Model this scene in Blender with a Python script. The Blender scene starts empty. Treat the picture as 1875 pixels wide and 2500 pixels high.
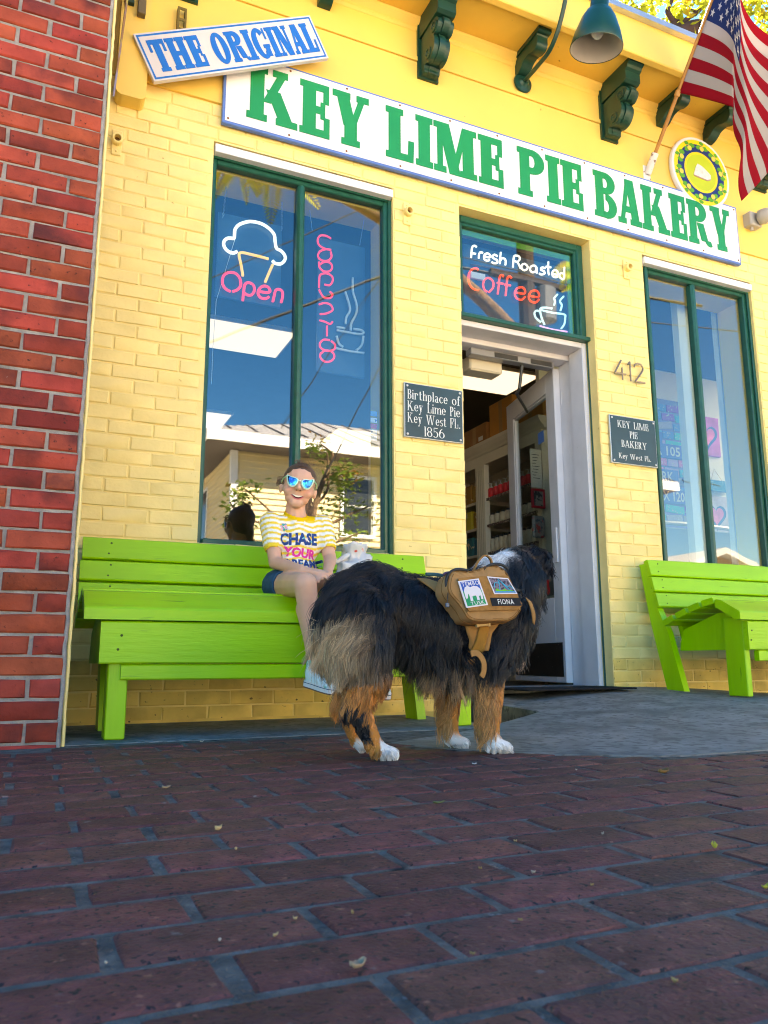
import bpy, bmesh, math, random
import numpy as np
from mathutils import Vector, Matrix, noise as mnoise
from mathutils.bvhtree import BVHTree
random.seed(7); RNG = np.random.default_rng(7)
PI = math.pi
scene = bpy.context.scene
COL = scene.collection

# ------------------------------------------------------------------ camera, sky, sun, exposure
cam_d = bpy.data.cameras.new('camera')
cam = bpy.data.objects.new('camera', cam_d); COL.objects.link(cam)
YAW, PITCH, ROLL = 0.4219897, 0.1877657, -0.0025898
CAM_POS = Vector((0.0, -3.65, 0.265))
_fw = Vector((math.sin(YAW)*math.cos(PITCH), math.cos(YAW)*math.cos(PITCH), math.sin(PITCH)))
_r = Vector((math.cos(YAW), -math.sin(YAW), 0)); _u = _r.cross(_fw)
_r2 = math.cos(ROLL)*_r + math.sin(ROLL)*_u; _u2 = -math.sin(ROLL)*_r + math.cos(ROLL)*_u
_m = Matrix((_r2, _u2, -_fw)).transposed().to_4x4(); _m.translation = CAM_POS
cam.matrix_world = _m
cam_d.sensor_fit = 'HORIZONTAL'; cam_d.sensor_width = 24.0
cam_d.lens = 1911.89/1875*24.0
cam_d.clip_start = 0.02; cam_d.clip_end = 400
cam_d.dof.use_dof = True; cam_d.dof.focus_distance = 2.3; cam_d.dof.aperture_fstop = 10.0
scene.camera = cam

SUN_EL, SUN_AZ = math.radians(45), math.radians(24)      # azimuth from +Y towards +X
world = bpy.data.worlds.new('World'); scene.world = world; world.use_nodes = True
nt = world.node_tree; nt.nodes.clear()
sky = nt.nodes.new('ShaderNodeTexSky'); sky.sky_type = 'NISHITA'; sky.sun_disc = False
sky.sun_elevation = SUN_EL; sky.sun_rotation = SUN_AZ
sky.air_density = 1.0; sky.dust_density = 0.15; sky.ozone_density = 4.0; sky.altitude = 0
bg = nt.nodes.new('ShaderNodeBackground'); bg.inputs['Strength'].default_value = 0.06
wo = nt.nodes.new('ShaderNodeOutputWorld')
hsv = nt.nodes.new('ShaderNodeHueSaturation'); hsv.inputs['Saturation'].default_value = 1.35; nt.links.new(sky.outputs[0], hsv.inputs['Color']); nt.links.new(hsv.outputs[0], bg.inputs[0]); nt.links.new(bg.outputs[0], wo.inputs[0])
sun_d = bpy.data.lights.new('sun', 'SUN'); sun_d.energy = 5.0; sun_d.angle = math.radians(0.5); sun_d.color = (1.0, 0.93, 0.82)
sun = bpy.data.objects.new('sun', sun_d); COL.objects.link(sun)
_sd = Vector((math.sin(SUN_AZ)*math.cos(SUN_EL), math.cos(SUN_AZ)*math.cos(SUN_EL), math.sin(SUN_EL)))
sun.rotation_euler = _sd.to_track_quat('Z', 'Y').to_euler()
sun.location = (0, 0, 30)
vs = scene.view_settings
vs.view_transform = 'Standard'; vs.look = 'None'; vs.gamma = 1.0; vs.use_curve_mapping = False
vs.exposure = 3.3
vs.use_white_balance = True; vs.white_balance_temperature = 8400; vs.white_balance_tint = 12
scene.render.engine = 'CYCLES'
cy = scene.cycles
cy.pixel_filter_type = 'BLACKMAN_HARRIS'; cy.filter_width = 1.05
cy.use_denoising = True; cy.denoiser = 'OPENIMAGEDENOISE'
cy.max_bounces = 10; cy.diffuse_bounces = 5; cy.glossy_bounces = 4; cy.transmission_bounces = 6; cy.transparent_max_bounces = 16
cy.sample_clamp_indirect = 6.0; cy.caustics_reflective = False; cy.caustics_refractive = False

# ------------------------------------------------------------------ helpers
def S2L(r, g, b):
    f = lambda c: (c/255/12.92) if c/255 <= .04045 else ((c/255+.055)/1.055)**2.4
    return (f(r), f(g), f(b))

MATS = {}
def mat(name, col, rough=.6, spec=.4, var=.0, vscale=6.0, bump=0.0, bscale=80.0, metal=0.0, objvar=0.0, spots=None, sss=0.0,
        emit=None, es=1.0, attr=None, coat=0.0, bdist=.002, stretch=None, trans=0.0, hue=0.0):
    """principled paint / stone / cloth with noise colour variation, per object variation, specks and fine relief"""
    if name in MATS: return MATS[name]
    m = bpy.data.materials.new(name); m.use_nodes = True; MATS[name] = m
    N, L = m.node_tree.nodes, m.node_tree.links
    b = N['Principled BSDF']
    b.inputs['Roughness'].default_value = rough; b.inputs['Specular IOR Level'].default_value = spec
    b.inputs['Metallic'].default_value = metal; b.inputs['Coat Weight'].default_value = coat
    tc = N.new('ShaderNodeTexCoord'); vec = tc.outputs['Object']
    if objvar or True:
        oi = N.new('ShaderNodeObjectInfo'); ad = N.new('ShaderNodeVectorMath'); ad.operation = 'MULTIPLY_ADD'
        ad.inputs[1].default_value = (1, 1, 1)
        sc = N.new('ShaderNodeVectorMath'); sc.operation = 'SCALE'; sc.inputs['Scale'].default_value = 13.7
        cx = N.new('ShaderNodeCombineXYZ')
        for k in range(3): L.new(oi.outputs['Random'], cx.inputs[k])
        L.new(cx.outputs[0], sc.inputs[0]); L.new(vec, ad.inputs[0]); L.new(sc.outputs[0], ad.inputs[2])
        vec = ad.outputs[0]
    if stretch:
        mp = N.new('ShaderNodeMapping'); mp.inputs['Scale'].default_value = stretch; L.new(vec, mp.inputs[0]); vec = mp.outputs[0]
    if attr:
        a = N.new('ShaderNodeAttribute'); a.attribute_name = attr; c = a.outputs['Color']
    else:
        rgb = N.new('ShaderNodeRGB'); rgb.outputs[0].default_value = (*col, 1); c = rgb.outputs[0]
    if var or objvar or hue:
        nz = N.new('ShaderNodeTexNoise'); nz.inputs['Scale'].default_value = vscale; nz.inputs['Detail'].default_value = 6
        L.new(vec, nz.inputs['Vector'])
        mr = N.new('ShaderNodeMapRange'); mr.inputs[1].default_value = .3; mr.inputs[2].default_value = .7
        mr.inputs[3].default_value = 1-var; mr.inputs[4].default_value = 1+var
        L.new(nz.outputs['Fac'], mr.inputs[0])
        mr2 = N.new('ShaderNodeMapRange'); mr2.inputs[3].default_value = 1-objvar; mr2.inputs[4].default_value = 1+objvar
        L.new(oi.outputs['Random'], mr2.inputs[0])
        mu = N.new('ShaderNodeMath'); mu.operation = 'MULTIPLY'; L.new(mr.outputs[0], mu.inputs[0]); L.new(mr2.outputs[0], mu.inputs[1])
        hs = N.new('ShaderNodeHueSaturation'); L.new(c, hs.inputs['Color']); L.new(mu.outputs[0], hs.inputs['Value'])
        if hue:
            mh = N.new('ShaderNodeMath'); mh.operation = 'MULTIPLY_ADD'; mh.inputs[1].default_value = 7.31; mh.inputs[2].default_value = 0
            fr = N.new('ShaderNodeMath'); fr.operation = 'FRACT'; L.new(oi.outputs['Random'], mh.inputs[0]); L.new(mh.outputs[0], fr.inputs[0])
            m3 = N.new('ShaderNodeMapRange'); m3.inputs[3].default_value = .5-hue; m3.inputs[4].default_value = .5+hue
            L.new(fr.outputs[0], m3.inputs[0]); L.new(m3.outputs[0], hs.inputs['Hue'])
        c = hs.outputs[0]
    for sp in (spots or []):
        scol, sscale, lo, hi = sp[:4]
        n2 = N.new('ShaderNodeTexNoise'); n2.inputs['Scale'].default_value = sscale; n2.inputs['Detail'].default_value = sp[4] if len(sp) > 4 else 3
        L.new(vec, n2.inputs['Vector'])
        r2 = N.new('ShaderNodeMapRange'); r2.inputs[1].default_value = lo; r2.inputs[2].default_value = hi; L.new(n2.outputs['Fac'], r2.inputs[0])
        mx = N.new('ShaderNodeMix'); mx.data_type = 'RGBA'
        L.new(r2.outputs[0], mx.inputs[0]); L.new(c, mx.inputs[6]); mx.inputs[7].default_value = (*scol, 1); c = mx.outputs[2]
    L.new(c, b.inputs['Base Color'])
    if bump:
        n3 = N.new('ShaderNodeTexNoise'); n3.inputs['Scale'].default_value = bscale; n3.inputs['Detail'].default_value = 5
        L.new(vec, n3.inputs['Vector'])
        bp = N.new('ShaderNodeBump'); bp.inputs['Strength'].default_value = bump; bp.inputs['Distance'].default_value = bdist
        L.new(n3.outputs['Fac'], bp.inputs['Height']); L.new(bp.outputs[0], b.inputs['Normal'])
    if sss:
        b.inputs['Subsurface Weight'].default_value = sss; b.inputs['Subsurface Radius'].default_value = (.012, .005, .003); b.inputs['Subsurface Scale'].default_value = 1.0
    if emit:
        b.inputs['Emission Color'].default_value = (*emit, 1); b.inputs['Emission Strength'].default_value = es
    if trans:
        out = N['Material Output']; tr = N.new('ShaderNodeBsdfTranslucent'); L.new(c, tr.inputs[0])
        ms = N.new('ShaderNodeMixShader'); ms.inputs[0].default_value = trans
        L.new(b.outputs[0], ms.inputs[1]); L.new(tr.outputs[0], ms.inputs[2]); L.new(ms.outputs[0], out.inputs[0])
    return m

def glass_mat(name, refl=.12, tint=(.9, .95, .95)):
    if name in MATS: return MATS[name]
    m = bpy.data.materials.new(name); m.use_nodes = True; MATS[name] = m
    N, L = m.node_tree.nodes, m.node_tree.links; N.clear()
    o = N.new('ShaderNodeOutputMaterial'); t = N.new('ShaderNodeBsdfTransparent'); t.inputs[0].default_value = (*tint, 1)
    g = N.new('ShaderNodeBsdfGlossy'); g.inputs['Roughness'].default_value = 0.0
    lw = N.new('ShaderNodeLayerWeight'); lw.inputs[0].default_value = .5
    pw = N.new('ShaderNodeMath'); pw.operation = 'POWER'; pw.inputs[1].default_value = 4.0; L.new(lw.outputs['Facing'], pw.inputs[0])
    ad = N.new('ShaderNodeMath'); ad.operation = 'MULTIPLY_ADD'; ad.inputs[1].default_value = .9; ad.inputs[2].default_value = refl; ad.use_clamp = True
    L.new(pw.outputs[0], ad.inputs[0])
    nz = N.new('ShaderNodeTexNoise'); nz.inputs['Scale'].default_value = 1.6; nz.inputs['Detail'].default_value = 1
    bp = N.new('ShaderNodeBump'); bp.inputs['Strength'].default_value = .06; bp.inputs['Distance'].default_value = .01
    L.new(nz.outputs['Fac'], bp.inputs['Height']); L.new(bp.outputs[0], g.inputs['Normal'])
    mx = N.new('ShaderNodeMixShader'); L.new(ad.outputs[0], mx.inputs[0]); L.new(t.outputs[0], mx.inputs[1]); L.new(g.outputs[0], mx.inputs[2])
    L.new(mx.outputs[0], o.inputs[0])
    return m

def emis(name, col, s):
    if name in MATS: return MATS[name]
    return mat(name, tuple(min(1, c) for c in col), .4, .3, emit=col, es=s)

class MB:
    def __init__(s): s.v = []; s.f = []
    def add(s, vs_, fs):
        n = len(s.v); s.v += [tuple(p) for p in vs_]; s.f += [tuple(i+n for i in f) for f in fs]; return s
    def box(s, x0, y0, z0, x1, y1, z1, M=None):
        p = [Vector(q) for q in ((x0,y0,z0),(x1,y0,z0),(x1,y1,z0),(x0,y1,z0),(x0,y0,z1),(x1,y0,z1),(x1,y1,z1),(x0,y1,z1))]
        if M: p = [M @ q for q in p]
        return s.add(p, [(0,3,2,1),(4,5,6,7),(0,1,5,4),(1,2,6,5),(2,3,7,6),(3,0,4,7)])
    def bevbox(s, x0, y0, z0, x1, y1, z1, b=.004, M=None):
        bm = bmesh.new(); bmesh.ops.create_cube(bm, size=1)
        bmesh.ops.scale(bm, vec=(x1-x0, y1-y0, z1-z0), verts=bm.verts); bmesh.ops.translate(bm, vec=((x0+x1)/2,(y0+y1)/2,(z0+z1)/2), verts=bm.verts)
        bmesh.ops.bevel(bm, geom=bm.edges[:], offset=b, segments=1, affect='EDGES', clamp_overlap=True)
        if M: bmesh.ops.transform(bm, matrix=M, verts=bm.verts)
        bm.verts.index_update()
        s.add([v.co[:] for v in bm.verts], [[v.index for v in f.verts] for f in bm.faces]); bm.free(); return s
    def prism(s, poly, fn, d0, d1):
        """poly: 2D outline; fn(a,b,d)->xyz; caps at d0 and d1"""
        n = len(poly); k = len(s.v)
        s.v += [tuple(fn(a, b, d0)) for a, b in poly] + [tuple(fn(a, b, d1)) for a, b in poly]
        s.f.append(tuple(range(k, k+n))); s.f.append(tuple(range(k+2*n-1, k+n-1, -1)))
        for i in range(n):
            j = (i+1) % n; s.f.append((k+j, k+i, k+n+i, k+n+j))
        return s
    def tube(s, pts, r, n=8, caps=True, closed=False):
        P = [Vector(p) for p in pts]; R = r if isinstance(r, (list, tuple)) else [r]*len(P); m = len(P); k = len(s.v)
        up = None
        for i, p in enumerate(P):
            a = P[(i-1) % m] if (i > 0 or closed) else P[i]; b = P[(i+1) % m] if (i < m-1 or closed) else P[i]
            t = (b-a); t = t.normalized() if t.length > 1e-9 else Vector((0,0,1))
            if up is None:
                up = t.orthogonal().normalized()
            up = (up - t*up.dot(t)); up = up.normalized() if up.length > 1e-6 else t.orthogonal().normalized()
            sd = t.cross(up)
            for j in range(n):
                q = 2*PI*j/n; s.v.append(tuple(p + (up*math.cos(q)+sd*math.sin(q))*R[i]))
        for i in range(m if closed else m-1):
            a = k+i*n; b = k+((i+1) % m)*n
            for j in range(n): s.f.append((a+j, a+(j+1) % n, b+(j+1) % n, b+j))
        if caps and not closed:
            s.f.append(tuple(range(k+n-1, k-1, -1))); s.f.append(tuple(range(k+(m-1)*n, k+m*n)))
        return s
    def lathe(s, prof, o=(0,0,0), axis=(0,0,1), n=20, caps=False):
        """prof: (radius, height) along axis from o"""
        A = Vector(axis).normalized(); U = A.orthogonal().normalized(); V_ = A.cross(U); o = Vector(o); k = len(s.v)
        for r, h in prof:
            for j in range(n):
                q = 2*PI*j/n; s.v.append(tuple(o + A*h + (U*math.cos(q)+V_*math.sin(q))*r))
        for i in range(len(prof)-1):
            a = k+i*n; b = a+n
            for j in range(n): s.f.append((a+j, a+(j+1) % n, b+(j+1) % n, b+j))
        if caps:
            s.f.append(tuple(range(k+n-1, k-1, -1))); s.f.append(tuple(range(k+(len(prof)-1)*n, k+len(prof)*n)))
        return s
    def ell(s, c, r, M=None, nu=14, nv=9):
        k = len(s.v); c = Vector(c)
        for i in range(nv+1):
            th = PI*i/nv
            for j in range(nu):
                ph = 2*PI*j/nu; p = Vector((r[0]*math.sin(th)*math.cos(ph), r[1]*math.sin(th)*math.sin(ph), r[2]*math.cos(th)))
                if M: p = M @ p
                s.v.append(tuple(c+p))
        for i in range(nv):
            for j in range(nu):
                a = k+i*nu+j; b = k+i*nu+(j+1) % nu; s.f.append((a, a+nu, b+nu, b))
        return s
    def grid(s, fn, nu, nv):
        k = len(s.v)
        for i in range(nu+1):
            for j in range(nv+1): s.v.append(tuple(fn(i/nu, j/nv)))
        for i in range(nu):
            for j in range(nv):
                a = k+i*(nv+1)+j; s.f.append((a, a+nv+1, a+nv+2, a+1))
        return s
    def mesh(s, name, m, smooth=False):
        me = bpy.data.meshes.new(name); me.from_pydata(s.v, [], s.f); me.validate()
        if m is not None: me.materials.append(m)
        if smooth: me.shade_smooth()
        me.update(); return me
    def build(s, name, m, parent=None, smooth=False, loc=None, **props):
        return link(name, s.mesh(name, m, smooth), parent, loc, **props)

def link(name, data, parent=None, loc=None, **props):
    o = bpy.data.objects.new(name, data); COL.objects.link(o)
    if loc is not None: o.location = loc
    if parent is not None:
        o.parent = parent
        o.matrix_parent_inverse = Matrix.Translation(-Vector(parent.location)) if loc is None and parent.parent is None else Matrix()
    for k, v in props.items(): o[k] = v
    return o

def thing(name, label, category, loc=(0,0,0), group=None):
    o = bpy.data.objects.new(name, None); COL.objects.link(o); o.location = loc; o.empty_display_size = .1
    o['label'] = label; o['category'] = category
    if group: o['group'] = group
    return o
def tag(o, label, category, group=None):
    o['label'] = label; o['category'] = category
    if group: o['group'] = group
    return o
def sm(a, b, x):
    t = min(1, max(0, (x-a)/(b-a))); return t*t*(3-2*t)
def catmull(pts, n=6, closed=False):
    P = [Vector(p) for p in pts]; m = len(P); out = []
    for i in range(m if closed else m-1):
        p0 = P[(i-1) % m] if (closed or i > 0) else P[i]; p1 = P[i]; p2 = P[(i+1) % m]; p3 = P[(i+2) % m] if (closed or i+2 < m) else p2
        for k in range(n):
            t = k/n; out.append(.5*((2*p1)+(-p0+p2)*t+(2*p0-5*p1+4*p2-p3)*t*t+(-p0+3*p1-3*p2+p3)*t**3))
    if not closed: out.append(P[-1])
    return out
def smooth_mesh(me, angle=None):
    me.shade_smooth()
    if angle is not None:
        try: me.set_sharp_from_angle(angle=angle)
        except Exception: pass
def px_of(p):
    d = Vector(p)-CAM_POS; w = d.dot(_fw)
    return (d.dot(_r2)/w*1911.89+937.5, 1250-d.dot(_u2)/w*1911.89, w) if w > .02 else (1e9, 1e9, w)
def in_view(p, mrg=60):
    x, y, w = px_of(p); return w > 0 and -mrg < x < 1875+mrg and -mrg < y < 2500+mrg

# ------------------------------------------------------------------ ground, brick paving, concrete apron
M_dirt = mat('paving_mortar', (.135, .122, .108), .95, .2, var=.45, vscale=30, bump=1.0, bscale=220, bdist=.006, spots=[((.02, .02, .022), 18, .58, .72, 8), ((.2, .2, .2), 70, .64, .74)])
M_paver = mat('clay_paver', (.148, .046, .040), .66, .3, var=.34, vscale=26, bump=1.0, bscale=130, objvar=.2, hue=.008,
              spots=[((.016, .012, .014), 125, .60, .65), ((.05, .030, .028), 8, .54, .85, 10), ((.20, .15, .14), 34, .68, .76, 10), ((.26, .10, .07), 70, .66, .72)], bdist=.004)
M_conc = mat('apron_concrete', (.20, .205, .205), .7, .35, var=.35, vscale=7, bump=.9, bscale=75,
             spots=[((.11, .115, .115), 30, .52, .62, 6), ((.06, .06, .065), 3.0, .58, .75, 8), ((.30, .30, .30), 22, .70, .78, 8)], bdist=.003)
M_asph = mat('street_asphalt', (.36, .33, .28), .9, .2, var=.15, vscale=3, bump=.3, bscale=120)
g = MB(); g.add([(-60, -70, -.16), (60, -70, -.16), (60, 20, -.16), (-60, 20, -.16)], [(0, 1, 2, 3)])
g.build('ground', mat('earth', (.2, .17, .13), .95, .1, var=.2), kind='structure')
g = MB(); g.box(-40, -12.2, -.158, 40, -4.9, -.11); g.build('street', M_asph, kind='structure')
g = MB(); g.box(-40, -60, -.155, 40, -12.2, -.02); g.build('far_sidewalk', mat('far_pavement', (.55, .50, .42), .9, .2, var=.15, vscale=2), kind='structure')
g = MB(); g.box(-40, -4.9, -.15, 40, -4.72, -.004); g.build('kerb', mat('kerb_concrete', (.33, .31, .28), .85, .2, var=.2), kind='structure')
pav = thing('brick_pavement', None, None, (0, 0, 0)); del pav['label']; del pav['category']; pav['kind'] = 'structure'
g = MB(); g.box(-7, -4.72, -.15, 9, -.78, -.0022); g.build('mortar_bed', M_dirt, pav)

def apron_front(x):      # front edge of the concrete apron (on the paving)
    pts = [(1.10, -1.24), (1.24, -1.56), (1.40, -1.74), (1.68, -1.905), (2.06, -1.90), (2.6, -1.75), (3.4, -1.62), (9, -1.5)]
    for (a, b), (c, d) in zip(pts, pts[1:]):
        if x <= c: return b+(d-b)*max(0, (x-a)/(c-a))
    return -1.5
def apron_back(x):
    return -1.24+.63*(x-1.10)/1.06 if x < 2.16 else .12
def apron_h(x, y):
    yf = apron_front(x)
    a = .112*sm(1.35, 3.0, x) if x < 3.0 else .112 - .062*sm(3.2, 4.6, x)
    t = min(1, max(0, (y-yf)/max(.05, (0-yf))))
    return .002 + a*(t**.75)
class Var: pass
# pavers: one bevelled brick per cell, nearest 300 singly
def paver_mesh(seed, L=.1875, W_=.0885, H=.05):
    rr = random.Random(seed); m = MB(); b = .0028
    def ring(z, ins, nz=0.0):
        c = [(-L/2+ins, -W_/2+ins), (0, -W_/2+ins), (L/2-ins, -W_/2+ins), (L/2-ins, 0), (L/2-ins, W_/2-ins), (0, W_/2-ins), (-L/2+ins, W_/2-ins), (-L/2+ins, 0)]
        return [(x+rr.uniform(-1, 1)*.0016, y+rr.uniform(-1, 1)*.0016, z+rr.uniform(-1, 1)*nz) for x, y in c]
    a = ring(-H, 0); t = ring(-b, 0, .0006); u = ring(0, b*1.1, .0005)
    m.add(a+t+u, [(i, (i+1) % 8, 8+(i+1) % 8, 8+i) for i in range(8)]+[(8+i, 8+(i+1) % 8, 16+(i+1) % 8, 16+i) for i in range(8)]+[(16, 17, 19), (17, 18, 19), (19, 20, 21), (21, 22, 23), (23, 16, 17), (19, 21, 23, 17)])
    me = m.mesh('brick', M_paver); smooth_mesh(me, .6); return me
PMS = [paver_mesh(i) for i in range(8)]
cells = []
PX_, PY_ = .2025, .1025
for k in range(0, 40):
    yc = -2.82 + PY_*(18-k)
    off = (.187 if k % 2 == 0 else .289) + random.uniform(-.010, .010)
    for i in range(-9, 30):
        xc = i*PX_ + off + random.uniform(-.003, .003)
        if yc < -4.65: continue
        if xc > 1.02 and yc > apron_front(max(1.1, xc))-.02 and (xc > 1.1 or yc > -1.2): continue
        if xc < .2 and yc > -1.0 and xc < .12: continue
        cells.append((xc, yc, k))
cells.sort(key=lambda c: ((not in_view((c[0], c[1], 0), 160)), (Vector((c[0], c[1], 0))-CAM_POS).length))
rest = MB()
for n, (xc, yc, k) in enumerate(cells):
    M_ = Matrix.Translation((xc, yc, random.uniform(-.0007, .0012))) @ Matrix.Rotation(random.gauss(0, .009), 4, 'Z') @ Matrix.Rotation(random.gauss(0, .004), 4, 'X') @ Matrix.Rotation(random.gauss(0, .002), 4, 'Y')
    if random.random() < .5: M_ = M_ @ Matrix.Rotation(PI, 4, 'Z')
    if n < 300:
        o = bpy.data.objects.new('brick', random.choice(PMS)); COL.objects.link(o); o.parent = pav; o.matrix_basis = M_
    else:
        me = random.choice(PMS); rest.add([tuple(M_ @ v.co) for v in me.vertices], [tuple(p.vertices) for p in me.polygons])
rest.build('brick_paving', M_paver, pav, kind='stuff')

# strip of concrete along the wall, with a sunken pit beside the door
g = MB(); g.box(.1, -.845, -.12, 1.80, .02, 0); g.box(1.80, -.845, -.12, 2.19, -.78, -.002); g.box(1.80, -.78, -.14, 2.3, .02, -.1)
g.build('concrete_strip', M_conc, kind='structure')
ap = MB(); NX, NY = 90, 26; xs = [1.10 + (9-1.10)*(i/NX)**1.6 for i in range(NX+1)]
k0 = 0
for x in xs:
    yf, yb = apron_front(x), apron_back(x)
    for j in range(NY+1):
        y = yf+(yb-yf)*j/NY; ap.v.append((x, y, apron_h(x, y)))
for i in range(NX):
    for j in range(NY):
        a = i*(NY+1)+j; ap.f.append((a, a+NY+1, a+NY+2, a+1))
n0 = len(ap.v)
for i, x in enumerate(xs):     # skirts at the back and the front
    ap.v.append((x, apron_back(x), -.13)); ap.v.append((x, apron_front(x), -.05))
for i in range(NX):
    a = i*(NY+1)+NY; ap.f.append((a+NY+1, n0+2*i+2, n0+2*i, a) if True else ())
    c = i*(NY+1); ap.f.append((c, n0+2*i+1, n0+2*i+3, c+NY+1))
ap.box(2.17, -.60, -.13, 2.4, .1, .028)
o = ap.build('concrete_apron', M_conc, smooth=True, kind='structure'); smooth_mesh(o.data, .7)

# ------------------------------------------------------------------ red brick pier on the left
M_red = mat('red_brick', (.285, .046, .027), .8, .25, var=.3, vscale=9, bump=.9, bscale=60, objvar=.33, hue=.008,
            spots=[((.05, .015, .012), 60, .66, .76), ((.10, .02, .018), 7, .52, .75, 8), ((.5, .35, .32), 35, .74, .8, 8)], bdist=.003)
M_mort = mat('pier_mortar', (.29, .265, .25), .95, .15, var=.25, vscale=20, bump=.8, bscale=150, spots=[((.05, .05, .05), 7, .66, .78, 8)], bdist=.004)
pier = thing('brick_pier', 'unpainted red brick pier with pale mortar at the far left, against the yellow shop wall', 'brick pier', (-.6, -.88, 0))
g = MB(); g.box(-3.2, -.872, -.14, .106, -.02, 6.0); g.build('mortar_core', M_mort, pier)
def brick_mesh(L, H, Dp, m, seed, b=.004, jit=.0018, name='brick'):
    """brick whose front face looks to -Y; origin at its middle on the front"""
    rr = random.Random(seed); q = MB()
    def ring(y, ins, jy=0):
        c = [(-L/2+ins, -H/2+ins), (0, -H/2+ins), (L/2-ins, -H/2+ins), (L/2-ins, H/2-ins), (0, H/2-ins), (-L/2+ins, H/2-ins)]
        return [(x+rr.uniform(-1, 1)*jit, y+rr.uniform(-1, 1)*jy, z+rr.uniform(-1, 1)*jit) for x, z in c]
    A = ring(Dp, 0); B = ring(b*.9, 0, .0008); C_ = ring(0, b, .0008); n = 6
    q.add(A+B+C_, [(i, (i+1) % n, n+(i+1) % n, n+i) for i in range(n)]+[(n+i, n+(i+1) % n, 2*n+(i+1) % n, 2*n+i) for i in range(n)]+[(12, 13, 16, 17), (13, 14, 15, 16)])
    me = q.mesh(name, m); smooth_mesh(me, .6); return me
CH = .0677
full = [brick_mesh(.195, .058, .02, M_red, 100+i, .005, .0022) for i in range(6)]; half = [brick_mesh(.0905, .058, .02, M_red, 200+i, .005, .0022) for i in range(4)]
rb = []
for k in range(-1, 60):
    z = .012+CH*k+CH/2; xr = .106
    first = half if k % 2 == 0 else full
    w = .0905 if k % 2 == 0 else .195
    x = xr-w/2
    j = 0
    while x > -1.0:
        rb.append((x, z, random.choice(first if j == 0 else full))); 
        x -= (w/2+.195/2+.0125); w = .195; j += 1
rb.sort(key=lambda c: (not in_view((c[0], -.88, c[1]), 120), (Vector((c[0], -.88, c[1]))-CAM_POS).length))
rest = MB()
for n, (x, z, me) in enumerate(rb):
    M_ = Matrix.Translation((x+random.uniform(-.002, .002), -.880+random.uniform(-.002, .0015), z+random.uniform(-.0015, .0015))) @ Matrix.Rotation(random.gauss(0, .004), 4, 'Y')
    if n < 300:
        o = bpy.data.objects.new('brick', me); COL.objects.link(o); o.parent = pier; o.matrix_parent_inverse = Matrix.Translation((.6, .88, 0)); o.matrix_basis = M_
    else: rest.add([tuple(M_ @ v.co) for v in me.vertices], [tuple(p.vertices) for p in me.polygons])
rest.build('upper_bricks', M_red, pier, kind='stuff')
# ragged mortar edge and bead of yellow paint down the corner
M_yel = mat('yellow_paint', (.90, .69, .28), .55, .4, var=.08, vscale=5, bump=.6, bscale=55, bdist=.0025, objvar=.018,
            spots=[((.76, .54, .16), 2.2, .58, 1.0, 8), ((.42, .24, .04), 26, .72, .80, 8)])
g = MB()
def edge(u, v):
    z = -.02+5.5*v; w = .006*mnoise.noise((3.1, z*14, 0))+.004*mnoise.noise((9, z*60, 0))
    a = u*2*PI
    return (.110+.008*math.cos(a)*1.0+w*.7, -.868+.010*math.sin(a)+w*.6, z)
g.grid(edge, 8, 260); g.build('mortar_edge', M_mort, pier, smooth=True)
g = MB()
def edge2(u, v):
    z = -.01+5.4*v; w = .005*mnoise.noise((13.1, z*11, 4))+.004*mnoise.noise((9, z*47, 3)); a = u*2*PI
    return (.124+.0065*math.cos(a)+w*.7, -.855+.010*math.sin(a), z)
g.grid(edge2, 8, 260); g.build('paint_bead', M_yel, pier, smooth=True)

# ------------------------------------------------------------------ across the street (seen mirrored in the windows, and lighting the shade)
M_sid = mat('cream_siding', (.72, .60, .36), .7, .3, var=.05, vscale=2)
M_hwhite = mat('house_white', (.75, .74, .72), .6, .3)
M_shing = mat('metal_shingle', (.27, .27, .30), .45, .4, var=.12, vscale=5, metal=.2)
M_dark = mat('dark_window', (.03, .035, .04), .1, .6)
hs = thing('clapboard_house', 'cream clapboard house with a pale hipped metal roof across the street', 'house', (9, -17, 0))
hx0, hx1, hy, hz = 4.2, 17.0, -14.6, 5.35
MB().box(hx0+.05, -24, -.02, hx1, hy-.03, hz).build('wall', M_sid, hs)
k = 0; z = .3
bms = MB()
while z < hz-.02:
    q = MB(); q.prism([(hy-.03, z), (hy+.012, z), (hy+.012, z+.012), (hy-.025, z+.148)], lambda a, b, d: (d, a, b), hx0+.16, hx1); q.build('siding_board', M_sid, hs)
    q = MB(); q.prism([(hx0+.045, z), (hx0+.01, z), (hx0+.01, z+.012), (hx0+.045, z+.148)], lambda a, b, d: (a, d, b), -24, hy-.03); q.build('siding_board', M_sid, hs)
    z += .15
MB().box(hx0-.02, hy-.12, -.02, hx0+.14, hy+.03, hz).build('corner_board', M_hwhite, hs)
ov = .75
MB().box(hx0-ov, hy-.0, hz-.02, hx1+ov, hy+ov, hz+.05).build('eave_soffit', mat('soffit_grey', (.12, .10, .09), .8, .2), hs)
MB().box(hx0-ov, -24, hz-.02, hx0+.05, hy-.001, hz+.05).build('eave_soffit', MATS['soffit_grey'], hs)
MB().box(hx0-ov-.03, hy+ov, hz-.02, hx1+ov, hy+ov+.05, hz+.24).build('fascia_board', M_hwhite, hs)
MB().box(hx0-ov-.05, -24, hz-.02, hx0-ov, hy+ov-.001, hz+.24).build('fascia_board', M_hwhite, hs)
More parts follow.
